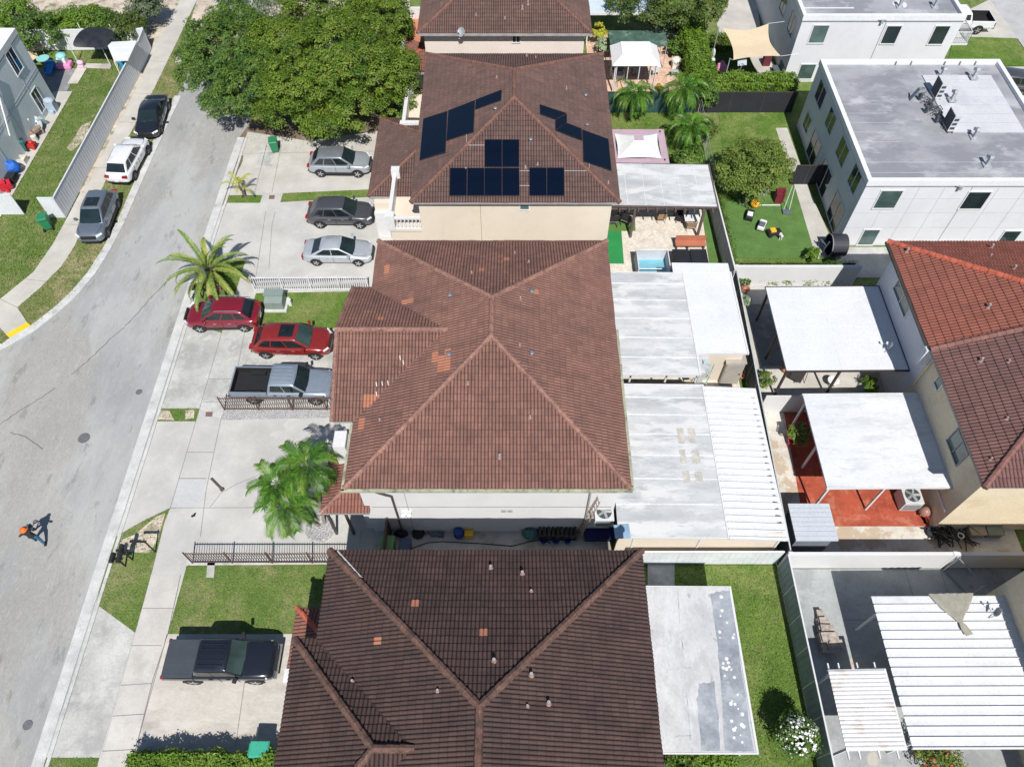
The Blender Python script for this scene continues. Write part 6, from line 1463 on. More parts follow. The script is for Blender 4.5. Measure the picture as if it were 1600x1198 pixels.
# transformer box
p = W(434, 480); t = thing('utility_box', 'grey green transformer box on a concrete pad in the lawn', 'utility box', p)
MB().box(p.x - .75, p.y - .45, 0, p.x + .65, p.y + .75, .12).build('pad', GUT, t); m = MB(); m.add([(p.x-.68,p.y-.3,.12),(p.x+.5,p.y-.3,.12),(p.x+.5,p.y+.65,.12),(p.x-.68,p.y+.65,.12),(p.x-.66,p.y-.28,.75),(p.x+.48,p.y-.28,.75),(p.x+.48,p.y+.62,1.0),(p.x-.66,p.y+.62,1.0)], [(0,3,2,1),(4,5,6,7),(0,1,5,4),(1,2,6,5),(2,3,7,6),(3,0,4,7)]); m.build('cabinet', GBX, t, bevel=.02)
MB().box(p.x - .70, p.y + .1, .94, p.x + .52, p.y + .66, 1.02).box(p.x - .1, p.y - .312, .15, p.x - .09, p.y - .29, .72).build('lid', GBX, t); MB().box(p.x + .7, p.y + .1, .0, p.x + .9, p.y + .3, .5).build('service_pillar', WPL, t)
# mail boxes
def mailbox(label, px, py, n, z=1.05):
    p = W(px, py); t = thing('mailbox', label, 'mailbox', p, group='black roadside mailboxes'); MB().tube((p.x, p.y, 0), (p.x, p.y, z), .045, .045, 8).build('post', BLK, t); MB().box(p.x - .30, p.y - .06, z - .05, p.x + .30, p.y + .06, z).build('bracket', BLK, t)
    for i in range(n):
        x = p.x + (i - (n - 1) / 2) * .34; m = MB(); m.box(x - .10, p.y - .25, z, x + .10, p.y + .25, z + .14); vs = []
        for y in (p.y - .25, p.y + .25):
            for k in range(7): a = math.pi * k / 6; vs.append((x + math.cos(a) * .10, y, z + .14 + math.sin(a) * .10))
        m.add(vs, [(k, k + 1, 8 + k, 7 + k) for k in range(6)] + [tuple(range(7)), tuple(range(7, 14))[::-1]]); m.build('box', BLK, t, bevel=.005)
mailbox('pair of black mailboxes nearest the kerb on the dirt triangle', 196, 884, 2); mailbox('black mailbox right of the pair on the dirt triangle', 207, 874, 1, 1.3); mailbox('black mailbox under the date palm at the kerb', 317, 466, 2)
p = W(243, 862); t = thing('sign_post', 'thin black post with crossbar at the tip of the dirt triangle', 'post', p); MB().tube(p, (p.x, p.y, 1.5), .04, .04, 8).build('post', BLK, t); MB().box(p.x - .75, p.y - .04, 1.32, p.x + .05, p.y + .04, 1.42).build('crossbar', BLK, t)
p = W(338, 464); t = thing('sign_post', 'thin green pole beside the date palm trunk', 'post', p); MB().tube(p, (p.x, p.y, 2.9), .04, .03, 8).build('post', mk('green pole', (.12,.20,.17), .5), t); MB().box(p.x - .15, p.y - .02, 2.5, p.x + .15, p.y + .0, 2.9).build('plate', SLATE, t)
p = W(339, 757); t = MB().ob((p.x, p.y, .05), (1.05, .10, .07), R(-42)).ob((p.x + .36, p.y - .33, .07), (.16, .18, .10), R(-42)).build('plank', mk('old timber', (.10,.075,.06), .9)); tag(t, 'short dark plank lying on the wide pale driveway', 'plank')
p = W(302, 806); t = MB().ob((p.x, p.y, .03), (.18, .10, .05), .4).ob((p.x + .06, p.y + .1, .03), (.10, .08, .05), 1).build('rubble', BLK); tag(t, 'small dark rubble bit on the driveway joint', 'rubble')
p = W(500, 826); m = MB(); m.lathe([(.78, -.02), (.78, .06), (.70, .09), (.1, .05)], (p.x, p.y, 0), 28); t = m.build('gravel_bed', GRAV, org=p); tag(t, 'round grey gravel bed at the foot of the three palms', 'planting bed')

# ---------------------------------------------------------------- scooter rider
def skin_fig(name, verts, edges, mats, parent, root=0, sub=2):
    me = bpy.data.meshes.new(name); me.from_pydata([v[:3] for v in verts], edges, []); o = bpy.data.objects.new(name, me); COL.objects.link(o); o.parent = parent; o.modifiers.new('skin', 'SKIN')
    for i, v in enumerate(verts):
        s = me.skin_vertices[0].data[i]; s.radius = (v[3], v[4] if len(v) > 4 else v[3]); s.use_root = (i == root)
    sb = o.modifiers.new('s', 'SUBSURF'); sb.levels = sub; sb.render_levels = sub
    for m_ in mats: me.materials.append(m_)
    return o
SKIN = mk('brown skin', (.30,.15,.09), .6); SHIRT = mk('black shirt', (.022,.024,.028), .85); JEAN = mk('blue jeans', (.03,.10,.18), .85, var=.2, scale=6)
pr_ = thing('person', 'person with orange hat, dark long sleeved top and blue jeans standing on the road', 'person')
V_ = [(0, 0, .95, .15, .125), (0, 0, 1.15, .14, .11), (0, 0, 1.36, .19, .11), (-.02, 0, 1.47, .07), (-.02, 0, 1.52, .055),
      (0, .19, 1.38, .07), (-.02, .42, 1.22, .05), (.26, .30, 1.10, .038), (0, -.19, 1.38, .07), (.05, -.40, 1.20, .05), (.30, -.18, 1.08, .038),
      (0, .10, .88, .10), (.16, .16, .50, .07), (.24, .22, .12, .045), (0, -.10, .88, .10), (-.10, -.18, .50, .07), (-.26, -.24, .12, .045)]
E_ = [(0, 1), (1, 2), (2, 3), (3, 4), (2, 5), (5, 6), (6, 7), (2, 8), (8, 9), (9, 10), (0, 11), (11, 12), (12, 13), (0, 14), (14, 15), (15, 16)]
skin_fig('body', V_, E_, [SHIRT], pr_)
m = MB(); m.sph((-.01, 0, 1.62), (.10, .08, .12), 14, 10); m.ob((.095, 0, 1.61), (.03, .025, .04)); m.sph((-.01, .08, 1.61), .022, 6, 5).sph((-.01, -.08, 1.61), .022, 6, 5); m.mat(1).sph((.083, .032, 1.635), .011, 6, 5).sph((.083, -.032, 1.635), .011, 6, 5); m.ob((.088, 0, 1.565), (.01, .045, .01))
m.build('head', [SKIN, BLK], pr_, world=False, smooth=True)
m = MB(); m.lathe([(.19, 0), (.195, .012), (.125, .03), (.12, .09), (.07, .13), (.01, .14)], (-.01, 0, 1.655), 20); m.build('hat', ORNG, pr_, world=False, smooth=True)
for s in (-1, 1):       # trousers, shoes and hands
    L_ = [(0, s * .10, .90, .125)] + ([(.16, .16, .50, .085), (.24, .22, .13, .065)] if s > 0 else [(-.10, -.18, .50, .085), (-.26, -.24, .13, .065)])
    skin_fig('trousers', L_, [(0, 1), (1, 2)], [JEAN], pr_); q = (.29, .22) if s > 0 else (-.21, -.24); MB().ob((q[0], q[1], .05), (.27, .10, .10), s * .2).build('shoe', BLK, pr_, world=False, bevel=.025)
    hx, hy = (.28, .29) if s > 0 else (.32, -.17); hv = [(hx, hy, 1.10, .030, .018), (hx + .05, hy - s * .02, 1.08, .036, .018)]; he = [(0, 1)]
    for k in range(4): b0 = len(hv); yy = hy - s * .05 + s * k * .022; hv += [(hx + .085, yy, 1.075, .009), (hx + .11 - .006 * (k == 0 or k == 3), yy, 1.055, .008), (hx + .10, yy, 1.03, .007)]; he += [(1, b0), (b0, b0 + 1), (b0 + 1, b0 + 2)]
    b0 = len(hv); hv += [(hx + .05, hy - s * .06, 1.06, .011), (hx + .075, hy - s * .07, 1.04, .009)]; he += [(1, b0), (b0, b0 + 1)]
    skin_fig('hand', hv, he, [SKIN], pr_, 0, 1)
tl = thing('handheld_machine', 'dark handheld machine carried by the person in the orange hat', 'garden tool')
MB().path([(.10, .34, 1.05), (.38, .26, 1.04), (.42, -.14, 1.03), (.62, -.30, 1.02)], .022, 8).build('handle_bar', BLK, tl, world=False); m = MB(); m.ob((.50, .02, .98), (.22, .26, .20), .2); m.sph((.66, -.30, 1.0), (.10, .12, .10), 10, 8); m.build('motor', SLATE, tl, world=False, bevel=.02)
MB().path([(.58, .05, .92), (.75, .16, .70), (.98, .30, .50)], [.04, .04, .055], 8).build('nozzle', BLK, tl, world=False)
place(pr_, (-24.62, 15.12, 0), R(115)); place(tl, (-24.62, 15.12, 0), R(115))

# ================================================================ roof top condensers and dishes
FIN = mk('dark condenser fins', (.045,.055,.065), .6, var=.2, scale=8); CAB = mk('condenser casing', (.52,.53,.54), .5, var=.05)
def condenser(label, c, ang=0, s=(.9, .38, 1.25), name='air_conditioner'):
    t = thing(name, label, 'air conditioner', group='air conditioning units'); a, b, h = s
    MB().box(-a / 2, -b / 2, .08, a / 2, b / 2, h).build('casing', CAB, t, world=False, bevel=.01); MB().box(-a / 2 - .005, -b / 2 + .03, .14, -a / 2 + .01, b / 2 - .03, h - .06).box(-a / 2 + .05, b / 2 - .005, .14, a / 2 - .05, b / 2 + .008, h - .08).build('coil', FIN, t, world=False)
    m = MB()
    for i in range(3): m.box(-a / 2 + .06, -b / 2 - .012, .25 + i * .32, a / 2 - .06, -b / 2 + .003, .42 + i * .32)
    m.build('fan_guard', FIN, t, world=False); m = MB()
    for x in (-a * .35, a * .35): m.box(x - .04, -b / 2 - .05, 0, x + .04, b / 2 + .05, .08)
    m.build('feet', DKM, t, world=False); t.location = c; t.rotation_euler = (0, 0, R(ang))
condenser('rear rooftop condenser near the deck corner of the stained flat roof', W(1461, 150, 5.36), 0, (.42, .95, 1.3)); condenser('front rooftop condenser on the stained flat roof', W(1480, 200, 5.36), 0, (.42, 1.0, 1.3))
m = MB()
for i in range(26):
    x, y = random.uniform(1440, 1478), 0; y = 148 + (x - 1440) * 1.35 + random.uniform(-9, 9); p = W(x, y, 5.4); pts = [p + Vector((random.uniform(-.3, .3), random.uniform(-.3, .3), random.uniform(0, .25))) for _ in range(5)]; m.path(pts, random.uniform(.012, .03), 5)
for x, y in ((1436, 155), (1450, 168), (1462, 190), (1446, 175), (1466, 183)): p = W(x, y, 5.4); m.ob((p.x, p.y, 5.6), (.18, .22, .45), .3)
tag(m.build('cable_tangle', mk('dark cables', (.07,.08,.09), .6, var=.6, scale=3)), 'tangle of dark cables and small boxes between the rooftop condensers', 'cables')
MB_ = MB().ob((0, 0, 0), (.05, .28, .9), 0, R(0), R(20)); p = W(1430, 145, 5.9)
for v in range(len(MB_.v)): q = MB_.v[v]; MB_.v[v] = (q[0] + p.x, q[1] + p.y, q[2] + p.z - .1)
tag(MB_.build('duct_panel', mk('blue steel sheet', (.12,.16,.20), .5)), 'leaning blue grey sheet left of the cable tangle on the roof', 'panel')
def fancoil(label, px, py, z, s=.95, h=.8):
    p = W(px, py, z); t = thing('air_conditioner', label, 'air conditioner', (p.x, p.y, max(z - h, 0)), group='air conditioning units'); z0 = z - h
    MB().box(p.x - s / 2, p.y - s / 2, z0, p.x + s / 2, p.y + s / 2, z).build('casing', CAB, t, bevel=.02); m = MB(); m.lathe([(s * .40, 0), (s * .40, .012)], (p.x, p.y, z - .003), 20); g = m.build('fan_opening', FIN, t); m = MB()
    for k in range(5): a = k * 2 * math.pi / 5; m.ob((p.x + math.cos(a) * s * .2, p.y + math.sin(a) * s * .2, z + .02), (s * .36, s * .13, .015), a, .3)
    m.lathe([(s * .06, .0), (s * .05, .04)], (p.x, p.y, z + .01), 10); m.build('fan_blades', mk('grey blades', (.30,.31,.32), .4), g); m = MB()
    for i in range(7): m.box(p.x - s / 2 + .06, p.y - s / 2 - .008, z0 + .1 + i * .09, p.x + s / 2 - .06, p.y - s / 2 + .002, z0 + .14 + i * .09)
    m.build('louvre', FIN, t)
    if z0 > .3: MB().box(p.x - s / 2, p.y - .4, z0 - .06, p.x + s / 2, p.y + s / 2 + .1, z0).build('wall_bracket', GV, t)
fancoil('square wall mounted condenser with fan on top beside the white wall ladder', 944, 799, 2.7); fancoil('grey condenser with fan on the red patio floor', 1426, 773, .95, 1.0, .9)
def dish(label, p, az, r=.35, el=40, stand=None, name='satellite_dish'):
    t = thing(name, label, 'satellite dish', group='satellite dishes'); m = MB(); prof = [(r * k / 5, .12 * (k / 5) ** 2 * r / .35) for k in range(6)]; m2 = MB(); m2.lathe(prof[1:] + [(r * .98, .12 * r / .35 + .015)] + [(p_[0], p_[1] + .015) for p_ in prof[1:-1][::-1]], (0, 0, 0), 20)
    M = Matrix.Rotation(R(az), 4, 'Z') @ Matrix.Rotation(R(90 - el), 4, 'Y'); m2.v = [tuple(M @ Vector(v) + Vector((0, 0, .45))) for v in m2.v]; m2.build('reflector', GV, t, world=False, smooth=True)
    e = M @ Vector((0, 0, r * 1.3)) + Vector((0, 0, .45)); MB().path([M @ Vector((r * .8, 0, .05)) + Vector((0, 0, .45)), e], .015, 5).build('feed_arm', GV, t, world=False); MB().ob(e, (.09, .09, .12)).build('feed_horn', WPL, t, world=False)
    MB().path([(0, 0, .42), (0, 0, .1), (-.25, -.1, 0)], .022, 6).build('mast', GV, t, world=False); t.location = p
dish('small satellite dish on the eave of the pale pink house', WY(722, 58, 52.15) + Vector((0, 0, -.1)), 230, .33, 35); dish('satellite dish at the wall edge of the clean white cover', W(1388, 548, 2.96), 150, .24, 18); dish('satellite dish on the large ribbed cover near the tarp', W(1553, 962, 2.98), 150, .24, 18)
dish('large pale satellite dish standing against the left block', W(52, 205), -40, .85, 55)

# ================================================================ alley clutter, ladders
def ladder(label, a, b, wd, mat, n=14, name='ladder'):
    a = Vector(a); b = Vector(b); t = thing(name, label, 'ladder', (a.x, a.y, 0), group='ladders'); d = (b - a).normalized(); s = d.cross(Vector((0, 0, 1))).normalized() * wd / 2
    for k in (-1, 1): MB().path([a + s * k, b + s * k], .032, 4).build('side_rail', mat, t)
    m = MB()
    for i in range(n): p = a.lerp(b, (i + .5) / n); m.path([p - s, p + s], .022, 4)
    m.build('rungs', mat, t); return t
ladder('brown wooden ladder leaning on the white wall in the alley', W(903, 838, .0), WY(936, 778, 15.55), .42, mk('weathered wood', (.30,.22,.18), .9), 12)
ladder('green and white step ladder rising through the gap between roofs', W(1092, 606, 1.5), W(1109, 566, 3.2), .55, mk('green white ladder', (.30,.45,.38), .6, var=.5, scale=3), 6)
def junk(name, label, cat, px, py, fn, z=0, group=None):
    p = W(px, py, z); m = MB(); fn(m, p); o = m.build(name, junk.mat, org=(p.x, p.y, 0) if z < .05 else (p.x, p.y, z), bevel=junk.bev, smooth=False); tag(o, label, cat, group); return o
junk.bev = 0
def J(mat, *a, **k): junk.mat = mat; return junk(*a, **k)
J(TYRE, 'tyre', 'black tyre leaning at the shaded white wall', 'tyre', 654, 834, lambda m, p: m.lathe([(.16, 0), (.3, .0), (.33, .08), (.3, .2), (.16, .2)], p, 18))
J(BLK, 'rubbish_bag', 'black bag against the wall left of the tyre', 'bag', 628, 835, lambda m, p: m.sph((p.x, p.y, .16), (.38, .2, .18), 12, 8, .12))
J(BLUEP, 'barrel', 'blue barrel standing by the orange container', 'barrel', 717, 836, lambda m, p: m.lathe([(.2, 0), (.25, .05), (.26, .3), (.25, .55), (.2, .6)], p, 16))
J(YELP, 'jerry_can', 'orange container right of the blue barrel', 'container', 733, 836, lambda m, p: (m.box(p.x - .22, p.y - .18, 0, p.x + .22, p.y + .18, .38), m.tube((p.x + .1, p.y, .38), (p.x + .1, p.y, .46), .05, .05, 8)))
J(SLATE, 'pump', 'grey pump with coiled pipe between tyre and barrel', 'pump', 682, 836, lambda m, p: (m.tube((p.x - .3, p.y, .12), (p.x + .3, p.y, .12), .11, .11, 12), m.path([(p.x - .6, p.y, .1), (p.x - .45, p.y + .12, .2), (p.x - .3, p.y, .15)], .04, 6), m.box(p.x + .1, p.y - .15, 0, p.x + .4, p.y + .15, .1)))
def hose(m, p):
    pts = [W(640, 858), W(668, 848), W(690, 846), W(750, 849), (W(800, 853)), W(828, 846), W(848, 843), W(860, 849)]; m.path([q + Vector((0, 0, .03)) for q in pts], .025, 6)
J(BLK, 'hose', 'long dark hose snaking along the alley floor', 'hose', 750, 849, hose)
J(mk('dull teal tarp', (.05,.13,.12), .8, var=.3, scale=4), 'covered_pile', 'teal covered pile at the left of the dark pallet stack', 'pile', 828, 836, lambda m, p: m.sph((p.x, p.y, .25), (.42, .32, .35), 12, 8, .15))
def pallet(m, p):
    for i in range(9): m.box(p.x - 1.0 + i * .23, p.y - .3, .0, p.x - .88 + i * .23, p.y + .35, .62)
    for z in (.1, .35, .6): m.box(p.x - 1.02, p.y - .32, z, p.x + 1.0, p.y - .27, z + .06)
J(mk('dark stained timber', (.045,.038,.035), .9, var=.3, scale=4), 'pallet_stack', 'dark slatted pallet stack against the wall', 'pallets', 871, 836, pallet)
for i, (x, lb) in enumerate(((849, 'left blue bucket before the pallet stack'), (868, 'middle blue bucket before the pallet stack'), (886, 'right blue bucket before the pallet stack'))): J(BLUEP, 'bucket', lb, 'bucket', x, 846, lambda m, p: m.lathe([(.15, 0), (.22, .28), (.19, .28), (.13, .04)], p, 14), group='blue buckets in the alley')
J(mk('navy blue tarp', (.006,.015,.09), .6, var=.2), 'blue_crate', 'deep blue flat crate under the wall condenser', 'crate', 935, 836, lambda m, p: (m.box(p.x - .75, p.y - .35, 0, p.x + .75, p.y + .35, .4), m.box(p.x - .78, p.y - .38, .4, p.x + .78, p.y + .38, .45)))
J(mk('pale blue sheet', (.22,.33,.45), .6), 'plastic_sheet', 'pale blue sheet at the corner of the mottled roof', 'sheet', 972, 830, lambda m, p: m.ob((p.x, p.y, p.z), (.75, .7, .04), .05), z=3.08)

# ================================================================ patio furniture
def chair(label, px, py, ang, mat, cush=None, s=1, z=0, name='garden_chair', wide=.6):
    t = thing(name, label, 'chair', group='garden chairs'); w2 = wide / 2
    MB().box(-w2, -.28, .36, w2, .28, .42).build('seat', cush or mat, t, world=False, bevel=.02); MB().ob((0, .30, .66), (wide, .05, .55), 0, R(-10)).build('backrest', mat, t, world=False, bevel=.02)
    for a in (-1, 1):
        for b in (-1, 1): MB().tube((a * (w2 - .04), b * .25, 0), (a * (w2 - .04), b * .25, .4), .02, .02, 6).build('leg', mat, t, world=False)
        MB().box(a * w2 - .03, -.26, .56, a * w2 + .03, .28, .60).tube((a * w2, -.24, .38), (a * w2, -.24, .58), .02, .02, 6).build('armrest', mat, t, world=False)
    p = W(px, py, z); t.location = p; t.rotation_euler = (0, 0, R(ang)); t.scale = (s,) * 3; return t
WK = mk('dark wicker', (.03,.027,.027), .8, var=.3, scale=12); LAV = mk('lavender cushion', (.42,.36,.46), .9); WD = mk('teak wood', (.30,.20,.12), .8, var=.2, scale=6)
chair('dark wicker armchair with lavender cushion, left of the two under the silver cover', 955, 350, 180, WK, LAV, 1.35); chair('dark wicker armchair turned right with lavender cushion on the turf', 980, 350, 150, WK, LAV, 1.35)
chair('wooden chair beneath the middle of the silver cover', 1032, 345, 180, WD); chair('dark dining chair left of the white table', 1063, 346, 250, WK); chair('second dining chair behind the left one', 1060, 336, 250, WK); chair('dining chair at the near end of the white table', 1078, 358, 175, WD, WPL)
def table(label, px, py, a, b, h, mat, leg, round_=False, name='table', ang=0):
    p = W(px, py, h); t = thing(name, label, 'table', (p.x, p.y, 0), R(ang)); m = MB(); m.lathe([(a, h - .04), (a, h)], (0, 0, 0), 24) if round_ else m.box(-a / 2, -b / 2, h - .04, a / 2, b / 2, h); m.build('table_top', mat, t, world=False)
    for x in (-1, 1):
        for y in (-1, 1): MB().tube((x * a * .4, y * b * .4, 0), (x * a * .4, y * b * .4, h - .04), .025, .025, 6).build('leg', leg, t, world=False)
table('white rectangular dining table at the patio edge', 1080, 335, 1.0, 1.3, .75, WPL, DKM)
# play pen with blue floor, hot tub, bench
p = W(1017, 424); t = thing('play_pool', 'white framed netted play pool with blue floor by the grey roof', 'play pool', p)
x0, x1, y0, y1 = p.x - 1.05, p.x + 1.0, p.y - .9, p.y + .8; MB().box(x0, y0, 0, x1, y1, .28).build('base', mk('pool blue', (.16,.40,.48), .4), t); m = MB()
for x in (x0, x1):
    for y in (y0, y1): m.tube((x, y, 0), (x, y, 1.25), .035, .035, 8)
for a_, b_ in (((x0, y0), (x1, y0)), ((x1, y0), (x1, y1)), ((x1, y1), (x0, y1)), ((x0, y1), (x0, y0))): m.tube((*a_, 1.22), (*b_, 1.22), .035, .035, 8).tube((*a_, .3), (*b_, .3), .025, .025, 6)
m.build('frame', WPL, t); m = MB(); m.box(x0, y1 - .02, .3, x1, y1, 1.2).box(x0 + .0, y0, .3, x0 + .02, y1, 1.2).box(x1 - .02, y0, .3, x1, y1, 1.2); m.build('side_net', mk('white grey netting', (.50,.52,.56), .9), t)
p = W(1080, 407, .85); t = thing('hot_tub', 'hot tub under a dark folding cover next to the terracotta bench', 'hot tub', (p.x, p.y, 0)); MB().box(p.x - 1.1, p.y - 1.0, 0, p.x + 1.1, p.y + 1.0, .75).build('tub', mk('brown tub panels', (.09,.07,.06), .7), t, bevel=.05); COV = mk('black vinyl cover', (.018,.02,.024), .55, var=.2)
MB().box(p.x - 1.14, p.y - 1.04, .75, p.x - .01, p.y + 1.04, .86).build('cover_half', COV, t, bevel=.06); MB().box(p.x + .01, p.y - 1.04, .75, p.x + 1.14, p.y + 1.04, .86).build('cover_half', COV, t, bevel=.06)
p = W(1078, 390); t = thing('bench', 'terracotta coloured bench behind the hot tub', 'bench', p); TCR = mk('terracotta paint', (.42,.15,.09), .8); MB().box(p.x - 1.05, p.y - .1, .42, p.x + 1.0, p.y + .35, .48).build('seat', TCR, t); MB().box(p.x - 1.05, p.y + .35, .42, p.x + 1.0, p.y + .4, .95).build('backrest', TCR, t)
for x in (-.95, -.2, .9): MB().box(p.x + x - .04, p.y - .05, 0, p.x + x + .04, p.y + .35, .42).build('leg', DKM, t)
# storage cupboard and pots near the white roof jog
p = W(1142, 598); t = thing('storage_cupboard', 'beige grey storage cupboard at the corner of the white roof', 'cupboard', p); CBG = mk('taupe cupboard', (.36,.33,.29), .7); MB().box(p.x - .75, p.y - .1, 0, p.x + .35, p.y + .9, 2.1).build('cabinet', CBG, t); MB().box(p.x - .8, p.y - .15, 2.1, p.x + .4, p.y + .95, 2.16).build('top', CBG, t); MB().box(p.x - .7, p.y - .13, .05, p.x + .3, p.y - .1, 2.0).build('door', CBG, t); MB().sph((p.x + .2, p.y - .15, 1.1), .05, 8, 6).build('knob', BLK, t)
POT = mk('terracotta pot', (.42,.19,.12), .8, var=.1); 
for px, py, s, lb in ((1163, 456, .3, 'square white planter foot on the dark fence line'), (1226, 580, .28, 'terracotta pot at the corner of the bronze cover'), (1158, 590, .2, 'small pot beside the taupe cupboard'), (1192, 636, .22, 'yellow pot by the fence above the stained walkway')):
    J(YELP if 'yellow' in lb else POT, 'plant_pot', lb, 'pot', px, py, lambda m, p, s=s: m.lathe([(s * .6, 0), (s, s * 1.2), (s * .85, s * 1.2), (s * .5, .1)], p, 14), group='garden pots')
# under and beside the clean white cover
p = W(1247, 592); t = thing('lounge_chair', 'black folding lounger poking out below the clean white cover', 'lounger', p); MB().ob((p.x, p.y + .2, .45), (.7, 1.3, .05), R(-35), R(12)).build('sling', WK, t)
for a in (-.3, .3): MB().path([(p.x + a, p.y - .3, .0), (p.x + a + .15, p.y + .1, .5), (p.x + a + .35, p.y + .6, .1)], .02, 5).build('leg', DKM, t)
table('round white side table glimpsed at the bronze post', 1303, 594, .35, .35, .5, WPL, WPL, True)
# red patio junk
J(mk('red watering stand', (.45,.03,.08), .6), 'plant_stand', 'crimson plant stand on the red floor edge', 'plant stand', 1236, 690, lambda m, p: (m.box(p.x - .3, p.y - .3, .3, p.x + .3, p.y + .3, .36), m.box(p.x - .28, p.y - .28, 0, p.x - .22, p.y - .22, .3), m.box(p.x + .22, p.y + .22, 0, p.x + .28, p.y + .28, .3), m.lathe([(.12, .36), (.18, .6)], (p.x, p.y, 0), 10)))
J(REDP, 'bicycle_parts', 'red and white heap of bicycle parts at the right house corner', 'heap', 1446, 806, lambda m, p: [m.ob((p.x + random.uniform(-.4, .4), p.y + random.uniform(-.3, .5), random.uniform(.1, .5)), (random.uniform(.1, .4), .06, .06), random.uniform(0, 3), random.uniform(-.5, .5)) for _ in range(14)])
J(mk('ceramic brown', (.30,.16,.12), .4), 'water_jar', 'round brown jar beside the grey condenser', 'jar', 1441, 803, lambda m, p: m.sph((p.x, p.y, .32), (.3, .3, .32), 14, 10))
J(BLK, 'scrap_heap', 'dark heap of sticks and scrap beside the cream wall', 'scrap heap', 1480, 830, lambda m, p: [m.ob((p.x + random.uniform(-.8, .9), p.y + random.uniform(-.7, .4), random.uniform(.05, .5)), (random.uniform(.4, 1.3), .05, .05), random.uniform(0, 3), random.uniform(-.4, .4)) for _ in range(46)])
J(mk('old tyre black', (.03,.03,.032), .8), 'tyre', 'worn dark wheel lying by the wall below the red patio', 'tyre', 1455, 833, lambda m, p: m.lathe([(.15, 0), (.3, .0), (.33, .1), (.3, .2), (.15, .2)], p, 16))
J(WPL, 'bucket', 'white bucket among the scrap by the cream wall', 'bucket', 1497, 840, lambda m, p: m.lathe([(.12, 0), (.17, .32), (.14, .32), (.1, .04)], p, 12))
for x, lb, mt in ((1520, 'tan storage tub nearest the scrap heap', mk('tan tub', (.26,.22,.17), .8)), (1547, 'grey green storage tub right of the tan one', mk('grey green tub', (.17,.19,.16), .8))): J(mt, 'storage_tub', lb, 'tub', x, 832, lambda m, p: (m.box(p.x - .38, p.y - .3, 0, p.x + .38, p.y + .3, .42), m.box(p.x - .42, p.y - .34, .42, p.x + .42, p.y + .34, .5)), group='storage tubs by the wall')
J(mk('teal bucket', (.04,.15,.15), .5), 'bucket', 'teal bucket behind the tan storage tub', 'bucket', 1512, 822, lambda m, p: m.lathe([(.12, 0), (.18, .3), (.15, .3), (.1, .04)], p, 12)); J(SLATE, 'bucket', 'grey blue bucket right of the grey green tub', 'bucket', 1560, 833, lambda m, p: m.lathe([(.12, 0), (.18, .3), (.15, .3), (.1, .04)], p, 12))
# brick pile in the lower right yard
def bricks(m, p):
    for j, (yy, hh, ww) in enumerate(((.9, .35, .3), (.5, .5, .45), (.1, .6, .6), (-.3, .65, .8), (-.7, .4, .7))):
        for q in range(int(hh / .13)): m.ob((p.x - .1 + random.uniform(-.05, .05), p.y + yy, .065 + q * .13), (ww, .42, .12), random.uniform(-.06, .06))
    m.ob((p.x + .15, p.y - .7, .50), (.75, .5, .05), .15, .06)
J(mk('pale cement blocks', (.36,.31,.27), .9, var=.4, scale=5), 'block_pile', 'pile of pale bricks and slabs beside the white framed fence', 'brick pile', 1290, 990, bricks)
# tub, chair by the grey block
p = W(1300, 400); t = thing('round_tub', 'big black round tub lying on its side by the grey block', 'tub', p)
m = MB(); c = Vector((p.x + .1, p.y + .3, .74)); r_ = .74; vs = []; n = 28
for x, rr_ in ((-.5, r_), (.55, r_), (.55, r_ - .05), (-.45, r_ - .05)):
    for k in range(n): a = 2 * math.pi * k / n; vs.append((c.x + x, c.y + rr_ * math.cos(a), c.z + rr_ * math.sin(a)))
m.add(vs, [(j * n + k, j * n + (k + 1) % n, ((j + 1) % 4) * n + (k + 1) % n, ((j + 1) % 4) * n + k) for j in range(3) for k in range(n)]); m.build('shell', mk('black tub shell', (.03,.03,.04), .6), t, fix=False)
MB().lathe([(r_ - .04, 0), (r_ - .04, .03)], (c.x + .5, c.y, c.z), n, 'X').build('bottom', mk('black tub shell', (.03,.03,.04)), t); m = MB()
for k in range(n): a0, a1 = 2 * math.pi * k / n, 2 * math.pi * (k + 1) / n; m.tube((c.x - .5, c.y + r_ * math.cos(a0), c.z + r_ * math.sin(a0)), (c.x - .5, c.y + r_ * math.cos(a1), c.z + r_ * math.sin(a1)), .035, .035, 6)
m.build('rim', mk('grey tub rim', (.25,.24,.25), .6), t)
chair('dark blue grey round chair beside the black tub', 1288, 388, 200, SLATE, s=1.2)
